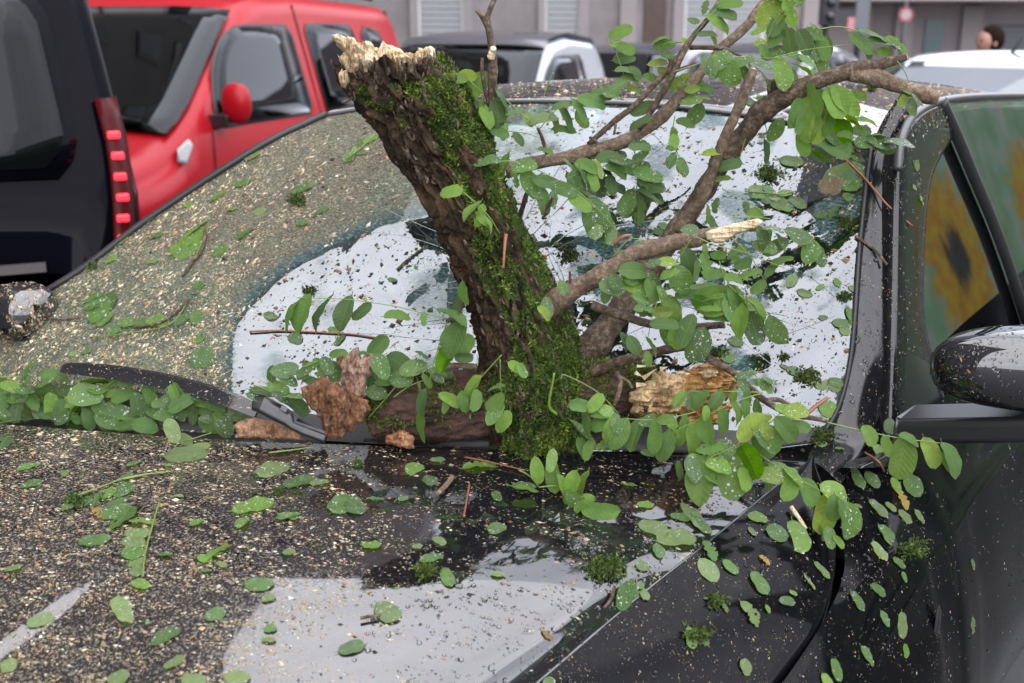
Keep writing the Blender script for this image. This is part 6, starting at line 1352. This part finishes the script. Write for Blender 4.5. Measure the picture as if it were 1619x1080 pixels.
lies(Z7, [(20, 700, 150, 50)], BNL, BG, dict(deep=1))
lie(1314, 295, 32, 15, 'leaf', 'pinkish brown old leaf on the windscreen near the right pillar', None, color=(.30, .15, .12, 1))
lie(1340, 285, 40, -5, 'leaf', 'long pale green leaf lying above the pinkish old leaf', None, color=(.16, .26, .12, 1))
lie(155, 812, 30, 20, 'leaf', 'curled orange tan leaf on the left of the bonnet', None, color=(.42, .20, .06, 1), meshes=LM_TORN)
lie(865, 1005, 24, 40, 'leaf', 'curled rust brown leaf on the bright part of the bonnet', None, color=(.26, .09, .03, 1), meshes=LM_TORN)
lie(1425, 790, 34, 70, 'leaf', 'yellow withered leaf on the wing below the mirror', None, color=(.50, .33, .06, 1), meshes=LM_TORN)
lie(1208, 887, 22, 40, 'leaf', 'small orange withered leaf on the bonnet flank', None, color=(.48, .24, .05, 1), meshes=LM_TORN)
lie(455, 818, 38, -10, 'leaf', 'single bright green round leaf on the dark gritty bonnet', None, color=(.06, .17, .035, 1))

MARKS = {BG: [(195, 800, 'the round leaf spray'), (215, 880, 'the hanging spray'), (285, 705, 'the pale upturned leaves'), (455, 818, 'the bright green round leaf'), (155, 812, 'the orange tan leaf'), (703, 772, 'the broken brown twig'), (890, 760, 'the upright leaf spray'), (958, 900, 'the big moss clump'), (672, 905, 'the small moss clump'), (865, 1005, 'the rust brown leaf'), (1208, 887, 'the small orange leaf'), (1255, 825, 'the pale stick'), (1310, 920, 'the open bonnet gap'), (60, 1050, 'the pressed bonnet line'), (1040, 930, 'the bonnet crease'), (545, 700, 'the red brown wood slab')],
         WG: [(470, 318, 'the small dark moss tuft'), (300, 385, 'the pair of long leaves'), (210, 510, 'the spray in the grit'), (560, 235, 'the small bright spray'), (260, 600, 'the wiper blade'), (520, 495, 'the row of hanging leaflets'), (600, 525, 'the long red stalk'), (1220, 275, 'the yellow moss clump'), (1235, 315, 'the flat spray'), (1314, 295, 'the pinkish old leaf'), (1340, 355, 'the pillar moss'), (1275, 595, 'the lower right moss tuft'), (1290, 650, 'the forked red twig'), (740, 180, 'the trunk top'), (1110, 600, 'the torn log end'), (1340, 500, 'the right pillar edge')],
         FG: [(1425, 790, 'the yellow withered leaf'), (1310, 920, 'the open bonnet gap'), (1500, 920, 'the door edge'), (1440, 735, 'the long leaf stalk'), (1550, 600, 'the mirror'), (1470, 985, 'the side lamp'), (1420, 350, 'the brown stalk on the pillar')]}
SURF = {BG: 'bonnet', WG: 'windscreen', FG: 'wing'}
seen = {}
for o, x, y, ln, g in LOOSE:
    c = o.color; tn = 'pale' if c[2] > .05 else ('dark green' if c[1] < .088 else ('bluish green' if c[2] > .0145 else 'bright green'))
    sz = 'small' if ln < 24 else ('large' if ln > 42 else 'medium')
    mx_, my_, nm = min(MARKS[g], key=lambda q: (q[0] - x) ** 2 + (q[1] - y) ** 2)
    dx, dy = x - mx_, y - my_
    dr = ('right of' if dx > 0 else 'left of') if abs(dx) > abs(dy) * 1.3 else (('below' if dy > 0 else 'above') if abs(dy) > abs(dx) * 1.3 else (('below and right of' if dx > 0 else 'below and left of') if dy > 0 else ('above and right of' if dx > 0 else 'above and left of')))
    sf = SURF[g] if not (g == FG and y < 560) else 'pillar'
    seen.setdefault((sf, nm, dr), []).append((math.hypot(dx, dy), o, sz, tn))
ORD = ['nearest', 'second', 'third', 'fourth', 'fifth', 'sixth', 'seventh', 'eighth', 'ninth', 'tenth']
for (sf, nm, dr), L in seen.items():
    L.sort(key=lambda q: q[0])
    for i, (dd, o, sz, tn) in enumerate(L):
        lb_ = f'{sz} {tn} leaf on the {sf} {dr} {nm}' if len(L) == 1 else f'{ORD[min(i, 9)]} leaf {dr} {nm} on the {sf}, {sz} and {tn}' if i else f'{sz} {tn} leaf on the {sf} closest {dr} {nm}'
        if len(lb_.split()) > 16: lb_ = lb_.replace(' and bright green', '').replace(' and bluish green', '').replace(' and dark green', '').replace('small ', '').replace('medium ', '').replace('large ', '')
        o['label'] = lb_
# ============================================================ GRIT, MOSS, TWIGS, WATER
m, n, l, b = mat('grit'); at = n.new('ShaderNodeAttribute'); at.attribute_name = 'col'; l.new(at.outputs['Color'], b.inputs['Base Color']); b.inputs['Roughness'].default_value = .6
GRIT = m
DRG = np.random.default_rng(5)
PAL = np.array([(.50, .42, .27), (.40, .29, .15), (.34, .21, .10), (.40, .18, .065), (.62, .57, .46), (.10, .18, .05), (.045, .03, .018), (.16, .10, .055)])
def dens(px, py, surf):
    inb_ = inside(px, py, poly)
    d = np.zeros_like(px)
    w = surf == 0
    dl = .20 + 1.9 * (1 - sm(px, -40, 620)); dl = np.where(px > 700, .15 + .34 * (1 - sm(px + .55 * (py - 180), 760, 1050)), dl); dl = np.where(inb_, .13, dl); dl = dl + .5 * np.exp(-((px + 1.63 * py - 880) / 70) ** 2) * (px < 520)
    dl = np.where(px > 1310, dl + .16, dl)
    d = np.where(w, dl, d)
    ln_ = np.abs((px - 215) * 197 + (py - 868) * 275) / 338
    h = surf == 1
    t = sm(px + .25 * (py - 700), 500, 820)
    dh = 2.1 * (1 - sm(px, 40, 560)) * (1 - .62 * sm(py, 760, 980)) + .55 * (1 - t) + .10
    dh = dh + .65 * np.exp(-((px - 860) / 90) ** 2 - ((py - 735) / 26) ** 2) + .22 * np.exp(-((px - 880) / 60) ** 2 - ((py - 870) / 110) ** 2)
    dh = np.where((ln_ < 11) & (px < 200) & (py > 860), dh * .12, dh)
    d = np.where(h, dh, d)
    d = np.where(surf == 2, .16, d); d = np.where(surf == 3, .12, d); d = np.where(surf == 4, .04, d)
    d = np.where((surf == 5) | (surf == 6), .10 + .9 * sm(270 - py, 0, 90), d); d = np.where(surf == 9, .8, d); d = np.where(surf == 8, 1.5, d); d = np.where(surf == 7, .02, d); d = np.where(surf == 10, .6, d)
    return d
SURFS = [WSB, HDB, SSB, FWB, DWB, APB, DFB, MRB, MR2, ROB, CWB]
o3 = Vector(O3)
def first_hit(px, py):
    r = Vector(ray(px, py)).normalized(); best = None; bi = -1
    for i, t in enumerate(SURFS):
        h = t.ray_cast(o3, r)
        if h[0] is not None and (best is None or h[3] < best[3]): best, bi = h, i
    return best, bi
def sample(nn, dfun, x0=-120, x1=1740, y0=120, y1=1180):
    P, N, S, XY = [], [], [], []
    px = DRG.uniform(x0, x1, nn); py = DRG.uniform(y0, y1, nn)
    hits = [first_hit(a, b_) for a, b_ in zip(px, py)]
    sf = np.array([q[1] for q in hits]); dn = dfun(px, py, sf) * (sf >= 0)
    # clumping
    fx_, fy_ = np.where(sf == 0, .72, np.where(sf == 1, .97, .4)), np.where(sf == 0, -.69, np.where(sf == 1, .20, .92))
    al, ac = px * fx_ + py * fy_, -px * fy_ + py * fx_
    cl = vnoise(np.stack([al / 30, ac / 6, px * 0], 1), 1, 3) * .8 + vnoise(np.stack([px / 60, py / 38, px * 0], 1), 1, 4) * .5 + vnoise(np.stack([al / 9, ac / 3.5, px * 0], 1), 1, 5) * .5
    keep = DRG.random(nn) < dn * np.clip((cl - .68) * 3.0, .02, 1.6)
    idx = np.where(keep)[0]
    P = np.array([hits[i][0][0] for i in idx]); N = np.array([hits[i][0][1] for i in idx])
    N[(N @ TO_CAM) < 0] *= -1
    return P, N, sf[idx], px[idx], py[idx]
def chips(P, N, sf, px, py, med, sig, name, label, elong=4.6):
    n_ = len(P); ln = np.clip(np.exp(DRG.normal(math.log(med), sig, n_)), .8, 13) * P[:, 1] / FPX * np.where((sf >= 2) & (sf <= 6), .6, 1)
    fl = np.where((sf == 1)[:, None], np.array([[.97, .20]]), np.where((sf == 0)[:, None], np.array([[.75, -.66]]), np.array([[.35, .94]])))
    an = np.arctan2(fl[:, 1], fl[:, 0]) + DRG.normal(0, .55, n_)
    x = IMG_R[None] * np.cos(an)[:, None] - IMG_UP[None] * np.sin(an)[:, None]; x -= N * (x * N).sum(1)[:, None]; x /= np.linalg.norm(x, axis=1)[:, None]; y = np.cross(N, x)
    w = ln / DRG.uniform(1.1, elong, n_); hgt = w * DRG.uniform(.15, .5, n_)
    R = lambda: DRG.uniform(.7, 1.25, n_)[:, None]
    c = P + N * (hgt * .15)[:, None]
    V = np.stack([c - x * (ln * .5)[:, None] * R() + y * (w * .15)[:, None], c + y * (w * .5)[:, None] * R() + x * (ln * .2)[:, None] * (R() - 1) * 2, c + x * (ln * .5)[:, None] * R(), c - y * (w * .5)[:, None] * R(), c + N * hgt[:, None] + x * (ln * .1)[:, None] * (R() - 1) * 4], 1)
    k = np.arange(n_)[:, None] * 5
    Fq = np.concatenate([np.stack([k[:, 0] + a, k[:, 0] + b_, k[:, 0] + 4], 1) for a, b_ in ((1, 0), (2, 1), (3, 2), (0, 3))])
    pr = np.array([.30, .25, .13, .07, .13, .05, .05, .04]); ci = DRG.choice(8, n_, p=pr / pr.sum()); cc = PAL[ci] * (DRG.uniform(.40, .95, n_) * np.where((px < 420) & (sf == 0), 1.25, 1))[:, None]
    right = (px > 640) & (DRG.random(n_) < .55) & (sf < 2); cc = np.where(right[:, None], PAL[DRG.choice([5, 6, 6, 7, 2], n_)] * .8, cc)
    me = bpy.data.meshes.new(name); me.from_pydata(V.reshape(-1, 3).tolist(), [], Fq.tolist()); me.materials.append(GRIT)
    attrc(me, 'col', np.repeat(np.c_[cc, np.ones(n_)], 5, axis=0)); me.update()
    return obj(name, me, None, label, 'debris', None, 'stuff')
P, N, sf, px, py = sample(260000, dens)
chips(P, N, sf, px, py, 3.0, .55, 'grit', 'pale seeds and grit washed over the bonnet and windscreen of the black car')
P, N, sf, px, py = sample(12000, lambda a, b_, c: dens(a, b_, c) * .45 + .05)
chips(P, N, sf, px, py, 5.5, .45, 'bark_crumbs', 'larger flakes of bark and wood scattered over the black car', 2.8)
def dark_dens(px, py, s_):
    return np.where(s_ == 0, np.where(inside(px, py, poly), .55, np.where(px > 850, .45, .12)), np.where(s_ == 1, .10 + .28 * sm(px, 420, 700), np.where((s_ == 2) | (s_ == 3), .10, .05)))
PAL0 = PAL; PAL = np.array([(.018, .014, .008), (.030, .045, .010), (.05, .03, .015), (.022, .030, .008), (.10, .055, .022), (.05, .09, .015), (.012, .010, .007), (.26, .16, .07)])
P, N, sf, px, py = sample(42000, dark_dens)
chips(P, N, sf, px, py, 4.2, .5, 'moss_crumbs', 'dark crumbs of moss and bark sprinkled over the pale glass of the wrecked car', 2.2)
PAL = PAL0
# grit on the wiper blade
bp_ = []
for _ in range(1500):
    a, b_ = DRG.uniform(105, 470), DRG.uniform(572, 680); h = BLB.ray_cast(o3, Vector(ray(a, b_)).normalized())
    if h[0] is not None: bp_.append((h[0], h[1], a, b_))
if bp_:
    P = np.array([q[0] for q in bp_]); N = np.array([q[1] for q in bp_]); N[(N @ TO_CAM) < 0] *= -1
    chips(P, N, np.full(len(P), 1), np.array([q[2] for q in bp_]), np.array([q[3] for q in bp_]), 2.0, .4, 'blade_grit', 'pale grit stuck to the torn wiper blade')
# --- water beads on pillar, door frame, mirror and flank
m, n, l, b = mat('clear_water'); b.inputs['Base Color'].default_value = (1, 1, 1, 1); b.inputs['Roughness'].default_value = .02; b.inputs['IOR'].default_value = 1.36; b.inputs['Transmission Weight'].default_value = 1
CLEAR = m
def wdens(px, py, s_):
    d = np.zeros_like(px); d = np.where((s_ == 5) | (s_ == 6), .9, d); d = np.where(s_ == 7, .9, d); d = np.where(s_ == 2, .16, d); d = np.where(s_ == 3, .35, d); d = np.where(s_ == 1, .06 + .30 * (px > 480), d); d = np.where(s_ == 0, .10 * (px > 900), d); d = np.where(s_ == 4, .15, d); return d
P, N, sf, px, py = sample(20000, wdens, 560, 1680, 160, 1100)
V, Fq = [], []
for p, q, s_ in zip(P, N, sf):
    r = float(np.clip(np.exp(DRG.normal(math.log(.00165), .42)), .0008, .004)); a, f = dome(p, q, r, 6, .62); o = len(V); V += a; Fq += [tuple(i + o for i in t) for t in f]
obj('water_beads', mesh('water_beads', V, Fq, CLEAR), None, 'clear rain beads on the pillar, mirror and bonnet of the black car', 'water drops', None, 'stuff')
# --- moss clumps
def moss_clump(px, py, size, label, nb=260, yel=.3):
    P, N, s_, t_ = [], [], [], []
    for _ in range(nb):
        a, b_ = DRG.normal(px, size * .42), DRG.normal(py, size * .26); h, i = first_hit(a, b_)
        if i < 0: continue
        q = np.array(h[1]); q = -q if q.dot(TO_CAM) < 0 else q
        g = math.exp(-((a - px) / size) ** 2 - ((b_ - py) / size / .7) ** 2)
        P.append(np.array(h[0]) + q * DRG.uniform(0, .010) * g * size / 22); N.append(q * .6 + DRG.normal(0, .5, 3)); s_.append(DRG.uniform(.0025, .007)); t_.append(float(np.clip(DRG.normal(yel * .55, .24), 0, 1)))
    N = [q / np.linalg.norm(q) for q in N]
    V, Fq, Tt = tufts(P, N, s_, t_, DRG); me = mesh('moss_clump', V, Fq, MOSS, False); attr(me, 'tint', Tt); obj('moss_clump', me, None, label, 'moss')
for a in [(958, 902, 30, 'big loose moss clump on the bright part of the bonnet', 520, .35), (672, 906, 20, 'small moss clump on the bonnet next to a round leaf', 220, .35), (470, 318, 16, 'small dark moss tuft on the upper left windscreen', 160, .2), (1216, 276, 24, 'yellow green moss clump on the windscreen under the forked branch', 300, .65),
          (1338, 352, 16, 'moss tuft at the windscreen edge by the right pillar', 220, .45), (1276, 596, 24, 'feathery moss tuft low on the right of the windscreen', 240, .4), (1335, 470, 12, 'tiny brown moss crumb beside the right pillar', 110, .15), (1300, 690, 26, 'moss packed in the corner where bonnet and pillar meet', 320, .3),
          (1240, 565, 9, 'little moss crumb on the bright windscreen beside a dark leaf mirror', 70, .3), (1130, 560, 20, 'brown moss lump above the torn log end', 220, .1), (900, 405, 20, 'dark moss patch on the windscreen right of the trunk', 200, .1), (440, 778, 10, 'moss crumb near the bright green leaf on the bonnet', 60, .3), (120, 795, 18, 'flat moss smear on the far left of the bonnet', 160, .2),
          (1440, 870, 26, 'stringy moss on the wing crease below the mirror', 260, .35), (1100, 1005, 24, 'moss scrap on the dark bonnet flank', 160, .4), (1130, 950, 18, 'moss scrap beside the open bonnet gap', 120, .3), (565, 735, 10, 'thin moss crumb near the bonnet rear edge', 60, .3), (1378, 140, 8, 'moss tuft on the roof corner above the right pillar', 160, .35), (145, 420, 16, 'moss on the left windscreen seal', 130, .5), (490, 460, 12, 'moss crumbs in the pale dented glass', 90, .3)]:
    moss_clump(*a)
# --- loose twigs and stalks
def lying_twig(name, label, pts, w, m_, lift=.003, catg='twig'):
    P = []
    for x, y in pts:
        h, i = first_hit(x, y)
        if i >= 0: q = np.array(h[1]); q = -q if q.dot(TO_CAM) < 0 else q; P.append(np.array(h[0]) + q * (w * .5 * 1.5 / FPX + lift))
    if len(P) < 2: return
    P = cat(P, 8); R = w * P[:, 1] / FPX / 2 * (1 + .35 * (fbm(P, 160, 2, len(label)) - .5)) * np.linspace(1, .8, len(P))
    V, Fq = tube(P, R, 8); obj(name, mesh(name, V, Fq, m_), None, label, catg)
TW = [('broken short brown twig on the dark middle of the bonnet', [(715, 762), (705, 775), (690, 790)], 10, TWIG), ('thin reddish stalk lying beside the broken bonnet twig', [(742, 770), (738, 795), (733, 822)], 4, REDST), ('crooked brown twig on the upper left windscreen', [(328, 360), (322, 395), (305, 420), (290, 440)], 5, TWIGD), ('dark twig across the leaf spray in the windscreen grit', [(213, 520), (250, 515), (280, 497), (302, 475)], 5, TWIGD),
      ('long thin red stalk across the pale dented glass', [(395, 526), (440, 524), (510, 527), (560, 530), (600, 536)], 3.5, REDST), ('orange stalk lying across the right pillar', [(1327, 243), (1370, 285), (1405, 325), (1438, 358)], 4, REDST), ('dark straight twig on the dented glass left of the trunk', [(628, 428), (645, 412), (668, 395)], 4, TWIGD), ('pale snapped stick on the bonnet flank', [(1247, 806), (1258, 822), (1270, 840)], 8, PALE), ('short brown twig beside the big moss clump', [(968, 932), (962, 948), (950, 962)], 6, TWIGD),
      ('small dark twig on the bright part of the bonnet', [(570, 983), (585, 980), (602, 978)], 6, TWIGD), ('little twig at the left edge of the gritty windscreen', [(80, 506), (105, 508), (128, 505)], 4, TWIGD), ('curved red stalk on the wing below the leaf stalk', [(1365, 718), (1385, 732), (1395, 748)], 4, REDST), ('brown twig lying at the pillar and glass edge', [(1352, 375), (1380, 395), (1405, 420)], 6, TWIGD), ('thin stalk on the bonnet near the trunk foot', [(735, 727), (775, 735), (830, 748)], 3, REDST), ('green stalk on the upper bonnet right of the round leafed spray', [(195, 762), (230, 755), (275, 749)], 3, GREENST), ('thin stalk near the bonnet rear edge with green tips', [(425, 720), (460, 716), (495, 711)], 3, GREENST)]
for lab, pts, w, m_ in TW: lying_twig('twig', lab, pts, w, m_)
# --- long cracks in the windscreen
V, Fq, V2, F2 = [], [], [], []
crk = [[(1175, 540), (1205, 565), (1235, 585), (1270, 590)], [(1232, 571), (1210, 585), (1192, 590)], [(1250, 420), (1290, 445), (1320, 470)], [(1140, 460), (1200, 490), (1245, 500)], [(1180, 470), (1230, 505), (1290, 520)], [(1075, 590), (1120, 560), (1180, 545)], [(1320, 400), (1312, 430), (1308, 470)], [(1190, 545), (1240, 530), (1320, 500)], [(1150, 400), (1180, 440), (1190, 480)], [(960, 300), (1010, 260), (1080, 210)], [(1000, 190), (1050, 230), (1080, 300)]]
for k in range(60):
    a = DRG.uniform(0, 2 * math.pi); c0x, c0y = 850 + DRG.normal(0, 60), 470 + DRG.normal(0, 60); x, y = c0x + 40 * math.cos(a), c0y + 40 * math.sin(a); L_ = []
    for _ in range(6): L_.append((x, y)); a += DRG.normal(0, .16); x += 38 * math.cos(a); y += 24 * math.sin(a)
    crk.append(L_)
for iL, L_ in enumerate(crk):
    P = []
    for x, y in L_:
        h = WSB.ray_cast(o3, Vector(ray(x, y)).normalized())
        if h[0] is None: break
        q = np.array(h[1]); q = -q if q.dot(TO_CAM) < 0 else q; P.append(np.array(h[0]) + q * .0006)
    if len(P) > 2:
        P = cat(P, 5); a_, f = tube(P, np.linspace(.0006, .0002, len(P)), 4); VV, FF = (V, Fq) if iL % 5 < 2 else (V2, F2); o = len(VV); VV += a_; FF += [tuple(i + o for i in t) for t in f]
ws_o = [o for o in car.children if o.name.startswith('windscreen') and 'seal' not in o.name][0]
obj('crack', mesh('crack', V, Fq, simple('crack_white', (.42, .46, .46), .25)), ws_o, kind='stuff')
obj('crack', mesh('crack', V2, F2, simple('crack_teal', (.05, .09, .085), .2)), ws_o, kind='stuff')
# --- wing side lamp
rp_, i = first_hit(1479, 985)
if i >= 0:
    q = np.array(rp_[1]); q = -q if q.dot(TO_CAM) < 0 else q; V = []
    for k in range(20):
        a = 2 * math.pi * k / 20; V.append(np.array(rp_[0]) + LONG * .010 * math.cos(a) + np.array([0, 0, 1.]) * .030 * math.sin(a) + q * .002)
    V += [p_ + (np.array(rp_[0]) - p_) * .35 + q * .005 for p_ in V]
    obj('side_lamp', mesh('side_lamp', V, [(k, (k + 1) % 20, 20 + (k + 1) % 20, 20 + k) for k in range(20)] + [tuple(range(20, 40))], simple('lamp_grey', (.02, .02, .022), .15)), car)
# --- person behind the silver car
def person(px, d, label):
    r = ray(px, 62); bx, by = r[0] / r[1] * d, d
    t = obj('person', None, None, label, 'person', None, None, (bx, by, 0)); t.rotation_euler = (0, 0, math.radians(10))
    J = {'pel': (0, 0, .88, .15), 'wai': (0, 0, 1.04, .125), 'che': (0, 0, 1.22, .155), 'neb': (0, 0, 1.36, .075), 'nek': (-.01, 0, 1.42, .052),
         'shl': (0, .16, 1.33, .062), 'ell': (.03, .21, 1.06, .045), 'wrl': (-.06, .2, .84, .032), 'hal': (-.08, .2, .77, .036), 'shr': (0, -.16, 1.33, .062), 'elr': (.03, -.21, 1.06, .045), 'wrr': (-.06, -.2, .84, .032), 'har': (-.08, -.2, .77, .036),
         'hil': (0, .085, .84, .095), 'knl': (-.01, .09, .46, .062), 'anl': (.02, .09, .09, .042), 'tol': (-.13, .1, .04, .036), 'hir': (0, -.085, .84, .095), 'knr': (-.01, -.09, .46, .062), 'anr': (.02, -.09, .09, .042), 'tor': (-.13, -.1, .04, .036)}
    E_ = [('pel', 'wai'), ('wai', 'che'), ('che', 'neb'), ('neb', 'nek'), ('che', 'shl'), ('shl', 'ell'), ('ell', 'wrl'), ('wrl', 'hal'), ('che', 'shr'), ('shr', 'elr'), ('elr', 'wrr'), ('wrr', 'har'), ('pel', 'hil'), ('hil', 'knl'), ('knl', 'anl'), ('anl', 'tol'), ('pel', 'hir'), ('hir', 'knr'), ('knr', 'anr'), ('anr', 'tor')]
    ks = list(J); me = bpy.data.meshes.new('body'); me.from_pydata([J[k][:3] for k in ks], [(ks.index(a), ks.index(b_)) for a, b_ in E_], []); me.materials.append(simple('dark_clothes', (.03, .03, .04), .85))
    o = obj('body', me, t); sk = o.modifiers.new('skin', 'SKIN'); me.skin_vertices.new() if not me.skin_vertices else None
    for i, k in enumerate(ks): me.skin_vertices[0].data[i].radius = (J[k][3], J[k][3])
    me.skin_vertices[0].data[0].use_root = True
    o.modifiers.new('smooth', 'SUBSURF').levels = 2; o.modifiers['smooth'].render_levels = 2
    SK = simple('skin', (.40, .21, .15), .5); HR = simple('dark_hair', (.012, .007, .005), .85, ior=1.2)
    def ball(name, c, ex, m_, f=None, nu=24, nv=18):
        V = []
        for i in range(nv + 1):
            th = -math.pi / 2 + math.pi * i / nv
            for j in range(nu):
                ph = 2 * math.pi * j / nu; p = np.array([math.cos(th) * math.cos(ph), math.cos(th) * math.sin(ph), math.sin(th)])
                if f: p = f(p)
                V.append(np.array(c) + p * ex)
        return obj(name, mesh(name, V, [(i * nu + j, i * nu + (j + 1) % nu, (i + 1) * nu + (j + 1) % nu, (i + 1) * nu + j) for i in range(nv) for j in range(nu)], m_), t)
    def face(p):
        q = p.copy(); x, y, z = p
        if x < 0:
            q[0] -= .22 * math.exp(-((y / .18) ** 2) - ((z + .12) / .16) ** 2)          # nose
            q[0] += .05 * math.exp(-((abs(y) - .38) / .16) ** 2 - ((z - .08) / .12) ** 2)  # eye sockets
            q[0] -= .07 * math.exp(-((y / .3) ** 2) - ((z + .55) / .10) ** 2)            # lips
        q[1] *= 1 - .25 * max(0, -z) ; q[0] *= 1 - .08 * max(0, -z)
        return q
    ball('head', (-.02, 0, 1.535), np.array([.092, .074, .115]), SK, face)
    def hair(p):
        q = p.copy(); return q * (1 + .06 * math.sin(p[1] * 19 + p[2] * 9) * .5) if p[0] > -.45 or p[2] > .35 else q * .90
    ball('hair', (.012, 0, 1.56), np.array([.108, .092, .118]), HR, hair)
    for s_ in (-1, 1):
        ball('ear', (0, s_ * .078, 1.53), np.array([.02, .01, .03]), SK); ball('eye', (-.098, s_ * .03, 1.548), np.array([.012, .012, .010]), HR, None, 10, 8)
    return t
person(1566, 9.3, 'dark haired person in dark clothes standing beyond the pale silver car')
